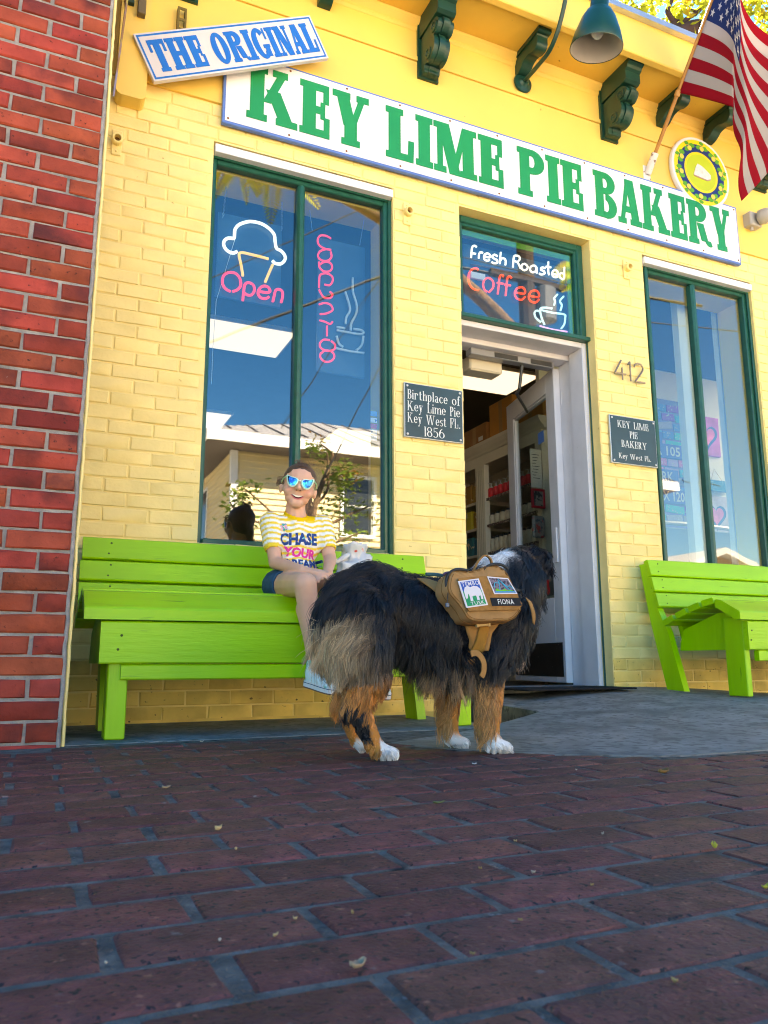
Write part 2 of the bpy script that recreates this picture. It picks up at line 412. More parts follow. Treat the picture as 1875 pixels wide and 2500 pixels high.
# hipped roof in shingle courses
ax0, ax1, ay0, ay1, zr0, zr1 = hx0-ov-.05, hx1+ov, -24.5, hy+ov+.05, hz+.24, hz+2.05
rt = MB()
run = 4.2
n_ = 18
for i in range(n_):
    t0, t1 = i/n_, (i+1)/n_; za, zb_ = zr0+(zr1-zr0)*t0, zr0+(zr1-zr0)*t1
    a0, a1 = run*t0, run*t1
    rt.add([(ax0+a0, ay1-a0, za+.03), (ax1-a0, ay1-a0, za+.03), (ax1-a1, ay1-a1, zb_), (ax0+a1, ay1-a1, zb_)], [(0, 1, 2, 3)])
    rt.add([(ax0+a0, ay0+a0, za+.03), (ax0+a0, ay1-a0, za+.03), (ax0+a1, ay1-a1, zb_), (ax0+a1, ay0+a1, zb_)], [(0, 1, 2, 3)])
    rt.add([(ax0+a0, ay1-a0, za), (ax1-a0, ay1-a0, za), (ax1-a0, ay1-a0, za+.03), (ax0+a0, ay1-a0, za+.03)], [(0, 1, 2, 3)])
rt.add([(ax0+run, ay1-run, zr1), (ax1-run, ay1-run, zr1), (ax1-run, ay0+run, zr1), (ax0+run, ay0+run, zr1)], [(0, 1, 2, 3)])
roof = rt.build('roof', M_shing, hs)
for i in range(26):
    x = ax0+.6+i*.62
    a = min(run, x-ax0, max(.4, ax1-x)); q = MB(); q.tube([(x, ay1, zr0+.04), (x, ay1-a, zr0+(zr1-zr0)*a/run+.03)], .022, 4); q.build('roof_seam', mat('seam_grey', (.12, .12, .14), .5, .4), roof)
for x in (7.0, 10.6, 14.2):
    w = MB().box(x, hy, 3.35, x+1.0, hy+.06, 5.0).build('window', M_hwhite, hs)
    MB().box(x+.1, hy+.0605, 3.45, x+.9, hy+.065, 4.15).build('pane', M_dark, w); MB().box(x+.1, hy+.0605, 4.2, x+.9, hy+.065, 4.9).build('pane', M_dark, w)
w = MB().box(hx0+.004, -18.6, 3.2, hx0+.03, -17.4, 5.0).build('window', M_hwhite, hs); MB().box(hx0, -18.5, 3.3, hx0+.0035, -17.5, 4.9).build('pane', M_dark, w)
# low gabled building further along
gb = thing('gabled_building', 'tan gabled building with white rake trim further along the opposite side', 'house', (21, -19, 0))
MB().prism([(17.8, -.02), (27.5, -.02), (27.5, 2.3), (22.6, 4.0), (17.8, 2.3)], lambda a, b, d: (a, d, b), -26, -17).build('wall', mat('tan_stucco', (.38, .25, .15), .8, .2, var=.08), gb)
M_rake = mat('rake_trim', (.40, .39, .38), .6, .3); MB().prism([(17.2, 2.1), (22.6, 4.02), (28.1, 2.1), (28.1, 2.28), (22.6, 4.24), (17.2, 2.28)], lambda a, b, d: (a, d, b), -26.4, -16.6).build('roof', M_rake, gb)
wh = thing('white_shed', 'pale flat fronted shed beside the tan gabled building', 'shed', (15, -20, 0))
MB().box(17.3, -16.2, -.02, 18.9, -14.0, 2.5).build('wall', mat('pale_block', (.26, .26, .29), .8, .2), wh); MB().box(17.2, -16.3, 2.5, 19.0, -13.9, 2.62).build('coping', M_rake, wh)
# sapling in front of the house
M_bark = mat('bark', (.16, .10, .06), .9, .2, var=.3, vscale=15, bump=.6, bscale=40)
M_leafG = mat('leaf_green', (.13, .20, .02), .6, .35, objvar=.1, var=.4, vscale=1.5, trans=.35, spots=[((.30, .12, .015), 1.6, .56, .64, 4)])
M_leafY = mat('leaf_yellow_green', (.36, .38, .03), .6, .3, var=.35, vscale=1.2, trans=.55, spots=[((.40, .25, .02), 1.1, .55, .65, 4)])
def leafcloud(m, c, rad, n, size, rng, flat=.6):
    for _ in range(n):
        d = Vector((rng.gauss(0, 1), rng.gauss(0, 1), rng.gauss(0, 1))); d = d.normalized()*(rng.random()**.5)
        p = Vector(c)+Vector((d.x*rad[0], d.y*rad[1], d.z*rad[2]))
        a = Vector((rng.gauss(0, 1), rng.gauss(0, 1), rng.gauss(-.3, .6))).normalized(); b_ = a.cross(Vector((rng.gauss(0, 1), rng.gauss(0, 1), rng.gauss(0, 1)))).normalized()
        s_ = size*rng.uniform(.6, 1.3); w = s_*.42
        m.add([p, p+a*s_*.5+b_*w*.5, p+a*s_, p+a*s_*.5-b_*w*.5], [(0, 1, 2, 3)])
rg = random.Random(5)
mir = lambda L_: [(x, .15-y, z) for x, y, z in L_]       # from a place seen in the glass to the place itself
tr_ = thing('street_tree', 'thin branching street tree with sparse green and rust leaves across the road', 'tree', (4.6, -9.15, -.02))
tk = MB(); lv = MB()
T_ = mir([(4.3327,9.3,1.6193),(4.3898,9.3,2.2692),(4.463,9.3,2.9639),(4.7099,9.3,3.6692)]); T_ = [(T_[0][0]-.1, T_[0][1], -.1)] + T_
tk.tube(catmull(T_, 5), [.095-.0028*i for i in range(21)], 8)
for pts, r in ((mir([(4.7099,9.3,3.6692),(4.7937,9.3,3.9453),(4.5788,9.3,4.1135)]), .03), (mir([(4.463,9.3,2.9639),(4.706,9.3,3.3281),(4.6981,9.3,4.0117)]), .03), (mir([(4.4091,9.3,2.489),(5.0254,9.3,2.8126),(5.506,9.3,3.0535)]), .035), (mir([(4.377,9.3,2.1236),(4.9502,9.3,2.3755),(5.3454,9.3,2.5492)]), .028), (mir([(4.3898,9.3,2.2692),(3.8111,9.3,2.5223),(3.1585,9.3,2.6767),(2.9392,9.3,2.9222)]), .032), (mir([(3.9599,9.3,2.46),(3.509,9.3,2.9322),(3.1422,9.3,3.1892)]), .025), (mir([(3.2375,9.3,2.4135),(3.0223,9.3,2.54),(2.8441,9.3,2.6539)]), .02), (mir([(4.6647,9.3,3.5131),(4.9393,9.3,3.6536),(5.1001,9.3,3.5159)]), .025)):
    q = catmull(pts, 5); tk.tube(q, [r*(1-.6*i/len(q)) for i in range(len(q))], 6)
CL = mir([(4.5161,9.3,4.1218),(4.6361,9.3,3.9284),(4.3853,9.3,4.0156),(4.9631,9.3,3.6712),(5.0604,9.3,3.474),(4.8472,9.3,3.3406),(4.9437,9.3,3.1373),(5.1476,9.3,3.6355),(4.7879,9.3,2.9894),(5.1356,9.3,2.9487),(5.4166,9.3,3.0388),(5.2576,9.3,2.4912),(5.5063,9.3,2.8476),(3.1711,9.3,3.1774),(3.0909,9.3,3.02),(3.053,9.3,2.8816),(3.1419,9.3,2.7535),(3.2109,9.3,2.5884),(3.4201,9.3,3.2647),(2.9142,9.3,2.6379),(5.0674,9.3,2.4569),(4.8213,9.3,3.5659)])
for c, rr_, n in zip(CL, (.22, .16, .15, .30, .28, .22, .22, .2, .25, .30, .25, .25, .25, .24, .24, .22, .22, .2, .16, .18, .2, .2), (70, 45, 35, 130, 110, 70, 60, 60, 50, 60, 50, 45, 50, 80, 80, 70, 70, 45, 30, 30, 35, 60)): leafcloud(lv, c, (rr_*1.2, rr_, rr_*1.0), int(n*.62), .125, rg)
tk.build('trunk', M_bark, tr_, smooth=True); lv.build('crown', M_leafG, tr_, kind='stuff')
# fine feathery branch hanging over the pavement (its fronds show at the top of both windows)
def fronds(m, st, base, n, L_, rng, down=.5):
    for i in range(n):
        d = Vector((rng.gauss(0, 1), rng.gauss(0, .7), -abs(rng.gauss(down, .35)))).normalized(); side = d.cross(Vector((0, 1, .2))).normalized()
        tip = Vector(base)+d*L_*rng.uniform(.7, 1.1); pts = catmull([base, Vector(base).lerp(tip, .5)+Vector((0, 0, .08*L_)), tip], 5); st.tube(pts, .006, 4)
        for k in range(1, 22):
            t = k/22; p = Vector(base).lerp(tip, t)+Vector((0, 0, .08*L_*math.sin(PI*t)*1.6))
            for s_ in (1, -1):
                v = (side*s_+d*.45).normalized()*L_*.26*math.sin(PI*(.15+.8*t)); w = d*.022*L_
                m.add([p-w*.5, p+v*.5-w, p+v, p+v*.5+w], [(0, 1, 2, 3)])
ob = thing('poinciana_tree', 'tree on the kerb whose feathery branches hang out over the pavement', 'tree', (3.0, -7.2, 0))
tk = MB(); lv = MB()
tk.tube(catmull([(9.5, -7.0, -.1), (9.2, -7.0, 2.5), (7.6, -6.6, 5.2), (5.2, -6.2, 6.6), (2.6, -5.6, 7.0)], 5), [.22-.008*i for i in range(21)], 9)
for b_ in ((2.05, -5.3, 6.75), (2.5, -5.3, 6.7), (2.9, -5.2, 6.9), (7.6, -5.2, 6.2), (8.1, -5.2, 6.1), (1.6, -5.4, 6.95)):
    tk.tube([(Vector(b_)+Vector((.9, -.6, .5))), b_], .02, 5); fronds(lv, tk, b_, 7, .75, rg)
tk.build('trunk', M_bark, ob, smooth=True); lv.build('crown', M_leafY, ob, kind='stuff')
# wires overhead
M_wire = mat('black_cable', (.02, .02, .02), .6, .3)
for P_, r, lab in ((mir([(2.2692,8.35,5.2944),(5.2254,8.35,7.0376)]), .026, 'thick black utility cable climbing above the street'), (mir([(2.2715,8.35,6.419),(4.9094,8.35,8.321)]), .012, 'upper thin utility wire above the street'), (mir([(4.0392,8.9,4.8114),(5.4986,8.9,7.2633)]), .011, 'thin service wire rising steeply above the cream house'), (mir([(4.6736,9.2,3.6353),(5.603,9.2,5.5938)]), .012, 'thin wire climbing away above the street tree'), (mir([(11.5963,8.35,7.3603),(14.1507,8.35,7.619)]), .014, 'lower straight wire over the far end of the street'), (mir([(11.5879,8.35,7.9324),(12.8091,8.35,8.0182)]), .035, 'heavy cable high over the far end of the street'), (mir([(7.0087,8.35,7.6642),(9.5934,8.35,7.7894)]), .03, 'bundled cable fixed to the utility pole'), (mir([(7.0144,8.35,7.9032),(9.5977,8.35,7.8626)]), .012, 'thin wire above the bundled cable at the utility pole')):
    a, b_ = Vector(P_[0]), Vector(P_[1]); d_ = b_-a; pts = [a+d_*t for t in np.linspace(-.25, 1.3, 14)]
    tag(MB().tube(pts, r, 6).build('utility_wire', M_wire), lab, 'cable', 'overhead wires')
up_ = thing('utility_pole', 'dark wooden utility pole with a transformer across the street', 'utility pole', mir([(8.6868,8.4,6.7361)])[0])
q = mir([(8.5406,8.4,6.7098),(8.9175,8.4,8.9181)]); MB().tube([(q[0][0], q[0][1], -.1), (q[0][0]+.05, q[0][1], q[1][2]+1.5)], .17, 10).build('pole', mat('creosote_pole', (.05, .035, .03), .9, .2), up_)
q = mir([(7.6631,8.3,7.6957),(9.4082,8.3,7.7104)]); MB().bevbox(q[0][0], q[0][1]-.06, q[0][2]-.06, q[1][0], q[1][1]+.06, q[0][2]+.06, .01).build('crossarm', MATS['creosote_pole'], up_)
q = mir([(8.9347,8.3,7.2619)])[0]; MB().lathe([(0, -.35), (.22, -.35), (.22, .3), (.12, .36), (0, .37)], q, n=14).build('transformer', mat('transformer_grey', (.10, .10, .11), .5, .4), up_)

# tree rising behind the roof at the upper right
bt = thing('roof_tree', 'sunlit yellow green tree with dark branches showing above the roof edge', 'tree', (17.0, 8.0, 0))
tk = MB(); lv = MB(); dk = mat('bark_dark', (.05, .03, .03), .9, .2)
for pts, r in (([(14.645,8.0,15.1295),(13.7287,8.0,15.0503),(13.3724,8.0,15.0196),(12.8211,8.0,14.6892),(12.3943,8.0,14.3345),(12.1213,8.0,13.75)], .20), ([(12.5963,8.0,14.7052),(12.6693,8.0,14.8818),(12.508,8.0,15.1202),(12.6688,8.0,15.4841),(12.7575,8.0,15.8236)], .08), ([(12.6816,8.0,14.7121),(13.0294,8.0,15.0677),(13.4769,8.0,15.4667),(13.6814,8.0,15.7256),(14.093,8.0,16.1996)], .065), ([(12.6693,8.0,14.8818),(12.933,8.0,15.2582),(13.2386,8.0,15.4263),(13.4769,8.0,15.4667)], .05), ([(12.7918,8.0,14.978),(12.9748,8.0,15.0975),(13.0243,8.0,15.0154)], .035)):
    q = catmull(pts, 6); tk.tube(q, [r*(1-.5*i/len(q)) for i in range(len(q))], 7)
q = [(14.645,8.0,15.1295)][0]; tk.tube([q, (q[0]+.6, 8.2, q[2]-2.5), (q[0]+.9, 8.4, 0)], [.22, .3, .4], 8)
tk.build('trunk', dk, bt, smooth=True)
CC = [(11.7391,8.0,15.0213),(11.3422,8.0,15.1108),(11.8911,8.0,14.8833),(12.6863,8.0,15.0633),(13.1966,8.0,15.5886),(13.4305,8.0,15.0159),(12.8952,8.0,14.8666),(13.4117,8.0,15.9816),(13.6419,8.0,15.3503),(14.0117,8.0,16.0104),(12.3528,8.0,15.7375),(15.7144,8.0,16.3517),(16.2107,8.0,16.8721),(15.4871,8.0,16.8602),(11.5836,8.0,15.108),(11.8129,8.0,14.9269)]
for c, rr_, n in zip(CC, (.55, .7, .32, .28, .9, .45, .35, .9, .55, .8, 1.2, .9, 1.0, 1.1, .4, .35), (45, 50, 22, 16, 95, 30, 20, 60, 50, 60, 60, 150, 150, 150, 25, 22)):
    leafcloud(lv, c, (rr_, rr_, rr_*.8), n, .26, rg)
lv.build('crown', M_leafY, bt, kind='stuff')

# ------------------------------------------------------------------ the yellow bakery
M_yelS = mat('yellow_board_shade', (.86, .57, .135), .5, .4, var=.04, vscale=2.5, bump=.12, bscale=30, spots=[((.35, .2, .04), 18, .74, .80, 8)])  # same yellow as the bricks, with warm bounced light under the eave put into the colour
M_dirtyShadeY = mat('yellow_paint_stained_shaded', (.76, .53, .15), .7, .3, var=.25, vscale=3, bump=.5, bscale=55, spots=[((.05, .035, .02), 45, .66, .74, 5), ((.36, .22, .06), 5, .52, .85, 6)])  # grime spots; the darker base colour also holds shade below the benches
M_grn = mat('green_trim_paint', (.004, .085, .058), .38, .5, var=.15, vscale=20, bump=.15, bscale=60)
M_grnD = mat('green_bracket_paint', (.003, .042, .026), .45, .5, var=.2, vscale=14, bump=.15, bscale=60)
M_wht = mat('white_trim_paint', (.66, .64, .68), .45, .4, var=.05, vscale=8, bump=.2, bscale=40, spots=[((.35, .33, .33), 30, .72, .78, 8)])
M_metal = mat('flashing_metal', (.55, .56, .58), .35, .5, metal=.7, var=.1)
M_glass = glass_mat('shop_glass', .15)
M_steel = mat('brushed_steel', (.6, .6, .6), .3, .5, metal=1.0)
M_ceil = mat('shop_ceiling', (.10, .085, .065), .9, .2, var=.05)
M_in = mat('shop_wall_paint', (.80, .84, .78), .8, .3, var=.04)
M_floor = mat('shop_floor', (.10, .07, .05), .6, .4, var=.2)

bld = thing('bakery_building', 'yellow painted brick bakery storefront with green window frames, open door and bracketed eave', 'shop building', (0, 0, 0))
HEAD = 2.905; TOPB = 3.11
g = MB(); yb0 = .0052
def wallbox(x0, x1, z0, z1): g.box(x0, yb0, z0, x1, .31, z1)
wallbox(-.1, .685, -.13, HEAD); wallbox(1.70, 2.13, -.13, HEAD); wallbox(3.085, 3.515, -.13, HEAD); wallbox(4.505, 9.0, -.13, HEAD)
wallbox(.685, 1.70, -.13, .80); wallbox(3.515, 4.505, -.13, .80); wallbox(-.1, 9.0, HEAD, 4.2)
g.build('wall', M_yel, bld)
# bricks, painted over: face proud of the filled joints
yf = [brick_mesh(.196, .0605, .012, M_yel, 300+i, .0045, .0022) for i in range(8)]
yh = [brick_mesh(.0935, .0605, .012, M_yel, 330+i, .0045, .002) for i in range(5)]
yq = [brick_mesh(.138, .0605, .012, M_yel, 350+i, .0045, .002) for i in range(5)]
yr = [brick_mesh(.088, .0605, .012, M_yel, 360+i, .0045, .002) for i in range(4)]
yfd = [brick_mesh(.196, .0605, .012, M_dirtyShadeY, 370+i, .0045, .0026) for i in range(5)]; yhd = [brick_mesh(.0935, .0605, .012, M_dirtyShadeY, 380+i, .0045, .0026) for i in range(3)]
bl = []
def seg(x0, x1, z, k):
    """lay one course from x0 to x1"""
    x = x0; j = 0
    while x1-x > .05:
        if j == 0 and k % 2: w, ms = .0935, yh
        else: w, ms = .196, yf
        if x+w > x1+.004:
            r = x1-x
            if r > .17: w, ms = .196, yf
            elif r > .115: w, ms = .138, yq
            elif r > .06: w, ms = .0935, yh
            else: break
            s_ = r/w
        else: s_ = 1
        bl.append((x+w*s_/2, z, random.choice(ms), s_)); x += w*s_+.0065; j += 1
for k in range(0, 46):
    z = CH*k+CH/2
    if z > HEAD+.02:
        seg(.16+.04*(k % 3), 5.1, z, k)
    else:
        if z < .80: seg(.16, 2.13, z, k)
        else: seg(.16, .682, z, k); seg(1.705, 2.13, z, k)
        if z < .80: seg(3.088, 5.1, z, k)
        else: seg(3.088, 3.512, z, k); seg(4.51, 5.1, z, k)
def hid(x, z):
    if z < .8 and .75 < x < 1.95 and z > .3: return True
    if z < .75 and x > 3.45 and z > .33: return True
    if z > 3.0 and .72 < x < 4.38: return True
    return False
bl.sort(key=lambda c: (not in_view((c[0], 0, c[1]), 10), hid(c[0], c[1]), (Vector((c[0], 0, c[1]))-CAM_POS).length))
rest = MB()
rest_d = MB()
def bmat(x, z, s_): return Matrix.Translation((x+random.uniform(-.0012, .0012), random.uniform(-.0016, .0012), z+random.uniform(-.0015, .0015))) @ Matrix.Rotation(random.gauss(0, .004), 4, 'Y') @ Matrix.Diagonal((s_, 1, 1, 1))
for n, (x, z, me, s_) in enumerate(bl):
    M_ = bmat(x, z, s_)
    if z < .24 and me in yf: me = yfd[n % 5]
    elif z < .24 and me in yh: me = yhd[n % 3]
    if n < 300:
        o = bpy.data.objects.new('brick', me); COL.objects.link(o); o.parent = bld; o.matrix_basis = M_
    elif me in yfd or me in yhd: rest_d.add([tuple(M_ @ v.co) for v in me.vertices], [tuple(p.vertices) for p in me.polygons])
    else: rest.add([tuple(M_ @ v.co) for v in me.vertices], [tuple(p.vertices) for p in me.polygons])
# bricks returning into the reveals
def reveal(x, sgn, z0, z1):
    k = 0; z = z0
    while z < z1-.03:
        w = .088 if k % 2 else .098
        me = random.choice(yr)
        M_ = Matrix.Translation((x-sgn*.003+random.uniform(-.001, .001), .008+w/2, z+CH/2)) @ Matrix.Rotation(sgn*PI/2, 4, 'Z')
        rest.add([tuple(M_ @ v.co) for v in me.vertices], [tuple(p.vertices) for p in me.polygons]); z += CH; k += 1
for x in (1.70, 3.085, 4.505): reveal(x, -1, .12 if x == 3.085 else .80, HEAD)
for x in (.685, 2.13, 3.515): reveal(x, 1, .12 if x == 2.13 else .80, HEAD)
rest.build('brickwork', M_yel, bld, kind='stuff'); rest_d.build('stained_shaded_brickwork', M_dirtyShadeY, bld, kind='stuff')
# stained dado course at the foot of the wall (grime on the paint, with bench shade in its colour)
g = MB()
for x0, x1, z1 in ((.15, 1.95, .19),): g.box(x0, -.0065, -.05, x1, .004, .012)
g.build('plinth', M_dirtyShadeY, bld)

# frieze boards, bead, cove, soffit, fascia, flashing
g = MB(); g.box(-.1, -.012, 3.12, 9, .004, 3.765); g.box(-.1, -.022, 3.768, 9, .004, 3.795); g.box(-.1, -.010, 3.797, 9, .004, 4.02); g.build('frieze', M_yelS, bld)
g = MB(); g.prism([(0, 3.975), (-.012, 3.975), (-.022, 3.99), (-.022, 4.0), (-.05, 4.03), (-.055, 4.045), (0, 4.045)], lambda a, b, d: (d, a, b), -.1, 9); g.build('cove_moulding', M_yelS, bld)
g = MB(); g.box(-.1, -.335, 4.047, 9, .0, 4.075); g.build('soffit', mat('soffit_shade_paint', (.80, .50, .10), .6, .3, var=.06, vscale=3, spots=[((.22, .12, .03), 22, .70, .76, 8)]), bld)  # same yellow paint, eave shade put into a darker golden colour
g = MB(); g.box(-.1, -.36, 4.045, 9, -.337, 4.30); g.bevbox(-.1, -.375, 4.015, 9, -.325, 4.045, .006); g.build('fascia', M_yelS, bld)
g = MB(); g.box(-.1, -.40, 4.285, 9, -.362, 4.325); g.box(-.1, -.39, 4.326, 9, .32, 4.336); g.build('roof_flashing', M_metal, bld)
g = MB(); g.box(-.1, .31, 4.18, 9, 6, 4.33); g.box(-.1, 5.7, -.1, 9, 6, 4.18); g.box(8.7, .31, -.1, 9, 5.7, 4.18); g.box(-.1, .31, -.1, .12, 5.7, 4.18); g.build('roof', mat('roof_tar', (.2, .2, .2), .9, .2), bld)

# corbels
def disk(cx, cz, r, n=16, a0=0, a1=360): return [(cx+r*math.cos(math.radians(a0+(a1-a0)*i/n)), cz+r*math.sin(math.radians(a0+(a1-a0)*i/n))) for i in range(n+1 if a1-a0 < 360 else n)]
def corbel_long(x):
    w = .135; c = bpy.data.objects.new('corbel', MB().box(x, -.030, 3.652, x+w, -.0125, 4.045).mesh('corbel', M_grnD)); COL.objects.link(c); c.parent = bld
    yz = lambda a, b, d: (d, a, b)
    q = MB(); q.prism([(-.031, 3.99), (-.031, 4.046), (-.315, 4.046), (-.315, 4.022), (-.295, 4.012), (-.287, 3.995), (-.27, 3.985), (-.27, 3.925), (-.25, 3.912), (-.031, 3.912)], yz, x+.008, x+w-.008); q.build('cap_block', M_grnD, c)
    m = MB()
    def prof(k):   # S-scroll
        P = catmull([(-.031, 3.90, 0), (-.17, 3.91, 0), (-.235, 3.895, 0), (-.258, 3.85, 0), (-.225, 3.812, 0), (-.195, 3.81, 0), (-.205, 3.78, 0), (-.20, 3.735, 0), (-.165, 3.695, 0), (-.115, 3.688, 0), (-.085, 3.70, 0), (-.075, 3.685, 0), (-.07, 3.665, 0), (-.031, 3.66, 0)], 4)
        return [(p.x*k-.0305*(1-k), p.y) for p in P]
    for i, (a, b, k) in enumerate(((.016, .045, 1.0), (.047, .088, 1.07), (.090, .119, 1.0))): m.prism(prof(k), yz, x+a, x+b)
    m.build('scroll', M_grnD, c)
    for xx, s_ in ((x+.016, -1), (x+.119, 1)):
        for cy_, cz_, r in ((-.205, 3.855, .034), (-.13, 3.738, .034)):
            MB().lathe([(r, 0), (r, .006), (r*.6, .008), (r*.55, .003), (.006, .003), (0, .012)], (xx, cy_, cz_), (s_, 0, 0), 14).build('volute', M_grnD, c)
    return c
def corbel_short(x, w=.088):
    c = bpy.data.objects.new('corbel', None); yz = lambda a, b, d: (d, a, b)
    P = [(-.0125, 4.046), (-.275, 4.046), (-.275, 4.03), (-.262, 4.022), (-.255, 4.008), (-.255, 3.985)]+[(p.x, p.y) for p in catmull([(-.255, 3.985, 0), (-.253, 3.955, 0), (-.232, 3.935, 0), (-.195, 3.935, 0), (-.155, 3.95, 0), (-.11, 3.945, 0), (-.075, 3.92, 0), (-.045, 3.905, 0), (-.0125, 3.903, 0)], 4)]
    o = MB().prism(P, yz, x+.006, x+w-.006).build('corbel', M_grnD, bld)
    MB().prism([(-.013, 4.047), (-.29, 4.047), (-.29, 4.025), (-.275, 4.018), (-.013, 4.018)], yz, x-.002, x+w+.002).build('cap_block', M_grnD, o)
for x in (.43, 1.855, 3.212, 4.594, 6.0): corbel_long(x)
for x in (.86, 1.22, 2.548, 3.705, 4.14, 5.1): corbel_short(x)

# ------------------------------------------------------------------ windows
def shop_window(x0, x1, z0, z1, xm, yF=.045):
    """painted timber frame, one mullion, two panes"""
    fr = MB(); w = .036; d = .05
    fr.bevbox(x0, yF, z0, x0+w, yF+d, z1, .006); fr.bevbox(x1-w, yF, z0, x1, yF+d, z1, .006)
    fr.bevbox(x0+w-.001, yF, z1-w, x1-w+.001, yF+d, z1, .006); fr.bevbox(x0+w-.001, yF-.02, z0, x1-w+.001, yF+d, z0+w, .006)
    for a, b in ((x0-.012, x0+.012), (x1-.012, x1+.012)): fr.bevbox(a, yF-.018, z0, b, yF-.002, z1, .005)
    fr.bevbox(x0+.013, yF-.018, z1-.013, x1-.013, yF-.002, z1+.012, .005)
    f = fr.build('window_frame', M_grn, bld)
    MB().bevbox(xm-.021, yF-.012, z0+w, xm+.021, yF+d, z1-w, .012).build('mullion', M_grn, f)
    for a, b in ((x0+w, xm-.021), (xm+.021, x1-w)): MB().box(a, yF+.028, z0+w, b, yF+.032, z1-w).build('pane', M_glass, f)
    return f
w1 = shop_window(.676, 1.695, .80, 2.842, 1.172); w2 = shop_window(3.565, 4.50, .80, 2.842, 3.987)
M_lint = mat('lintel_white', (.74, .76, .82), .35, .4, var=.04)
for x0, x1 in ((.69, 1.695), (3.522, 4.50)):
    MB().bevbox(x0, -.012, 2.838, x1, .03, 2.884, .002).build('lintel_flashing', M_lint, bld)
for x0, x1 in ((.69, 1.695), (3.52, 4.50)): MB().bevbox(x0, -.03, .775, x1, .045, .80, .004).build('window_sill', M_yelS, bld)
# inner window box: soffit and cheeks
g = MB()
for x0, x1 in ((.69, 1.695), (3.525, 4.50)):
    g.box(x0, .1, 2.80, x1, .31, 2.84); g.box(x1, .1, .80, x1+.03, .31, 2.80)
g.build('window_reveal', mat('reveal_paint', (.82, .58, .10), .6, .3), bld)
# transom over the door
fr = MB(); X0, X1, Z0, Z1, yF = 2.135, 3.083, 2.262, 2.902, .075
fr.bevbox(X0, yF, Z0, X0+.045, yF+.06, Z1, .006); fr.bevbox(X1-.045, yF, Z0, X1, yF+.06, Z1, .006); fr.bevbox(X0+.044, yF, Z1-.045, X1-.044, yF+.06, Z1, .006)
fr.bevbox(X0+.02, yF+.012, Z0+.02, X0+.062, yF+.05, Z1-.02, .004); fr.bevbox(X1-.062, yF+.012, Z0+.02, X1-.02, yF+.05, Z1-.02, .004); fr.bevbox(X0+.06, yF+.012, Z1-.062, X1-.06, yF+.05, Z1-.02, .004)
f = fr.build('transom_frame', M_grn, bld)
MB().bevbox(X0, .045, 2.236, X1+.02, .14, 2.262, .004).build('transom_sill', M_grn, f)
MB().box(X0+.062, yF+.032, Z0, X1-.062, yF+.036, Z1-.062).build('pane', M_glass, f)
# glazing strip inside the right of the transom, painted lime
MB().box(2.985, .118, 2.27, 3.02, .123, 2.84).box(2.2, .118, 2.80, 2.985, .123, 2.838).build('glazing_strip', mat('lime_strip', (.06, .3, .01), .6, .3), f)
# door frame
fr = MB(); fr.bevbox(2.135, .09, .10, 2.17, .36, 2.236, .003); fr.bevbox(3.05, .09, .10, 3.083, .225, 2.236, .004); fr.bevbox(3.068, .226, .10, 3.10, .36, 2.236, .003)
fr.bevbox(2.171, .09, 2.20, 3.049, .24, 2.235, .003); fr.bevbox(2.171, .241, 2.17, 3.067, .36, 2.235, .003)
f = fr.build('door_frame', M_wht, bld)
MB().box(3.0835, .072, .10, 3.088, .088, 2.236).build('green_edge', M_grn, f)
cl = MB(); cl.bevbox(2.36, .29, 2.125, 2.98, .355, 2.168, .003)
dc = cl.build('closer_track', mat('grey_closer', (.28, .28, .3), .4, .5, metal=.4), f)
MB().box(2.53, .286, 2.13, 2.70, .289, 2.16).box(2.80, .286, 2.13, 2.96, .289, 2.16).build('closer_plate', mat('closer_black', (.03, .03, .03), .4, .5), dc)
MB().tube([(2.76, .33, 2.125), (2.755, .36, 1.98), (2.76, .40, 1.955)], .011, 8).tube([(2.76, .40, 1.955), (3.06, .72, 1.97)], .010, 8).build('closer_arm', mat('closer_black', (.03, .03, .03)), dc)
MB().bevbox(2.40, .37, 2.06, 2.64, .50, 2.16, .01).build('alarm_box', mat('alarm_cream', (.62, .54, .40), .5, .3), f)
# door leaf, hinged on the right and swung inwards
ang = math.radians(78.6)
DM = Matrix.Translation((3.066, .352, 0)) @ Matrix.Rotation(ang, 4, 'Z')     # local x: from hinge to free edge, local y: towards -X
W_, T_ = .825, .045
d = MB(); z0, z1 = .128, 2.158
d.bevbox(0, 0, z0, .125, T_, z1, .003, DM); d.bevbox(W_-.12, 0, z0, W_, T_, z1, .003, DM)
d.bevbox(.1255, 0, z1-.135, W_-.1205, T_, z1, .003, DM); d.bevbox(.1255, 0, z0, W_-.1205, T_, .66, .003, DM)
door = d.build('door', M_wht, bld)
MB().box(.126, .020, .661, W_-.121, .025, z1-.136, DM).build('pane', glass_mat('door_glass', .06), door)
q = MB()
for a, b, c_, e_ in ((.126, .14, .661, z1-.136), (W_-.135, W_-.121, .661, z1-.136)): q.bevbox(a, .010, c_, b, T_-.006, e_, .003, DM)
q.bevbox(.141, .010, z1-.15, W_-.136, T_-.006, z1-.1365, .003, DM); q.build('glazing_bead', M_wht, door)
MB().box(.03, T_+.001, .165, W_-.03, T_+.003, .375, DM).build('kick_plate', mat('kick_plate_brown', (.035, .022, .016), .45, .5, var=.3, spots=[((.3, .28, .25), 50, .7, .75)]), door)
q = MB(); q.bevbox(.03, T_+.001, .875, .075, T_+.012, 1.10, .004, DM); q.build('pull_plate', M_wht, door)
for z in (.43, 1.10, 1.95):
    hb = MB(); hb.lathe([(.008, 0), (.008, .10)], (3.072, .343, z-.05), (0, 0, 1), 10, True); hb.box(3.068, .335, z-.05, 3.0685, .35, z+.05); hb.build('hinge', M_wht, door)
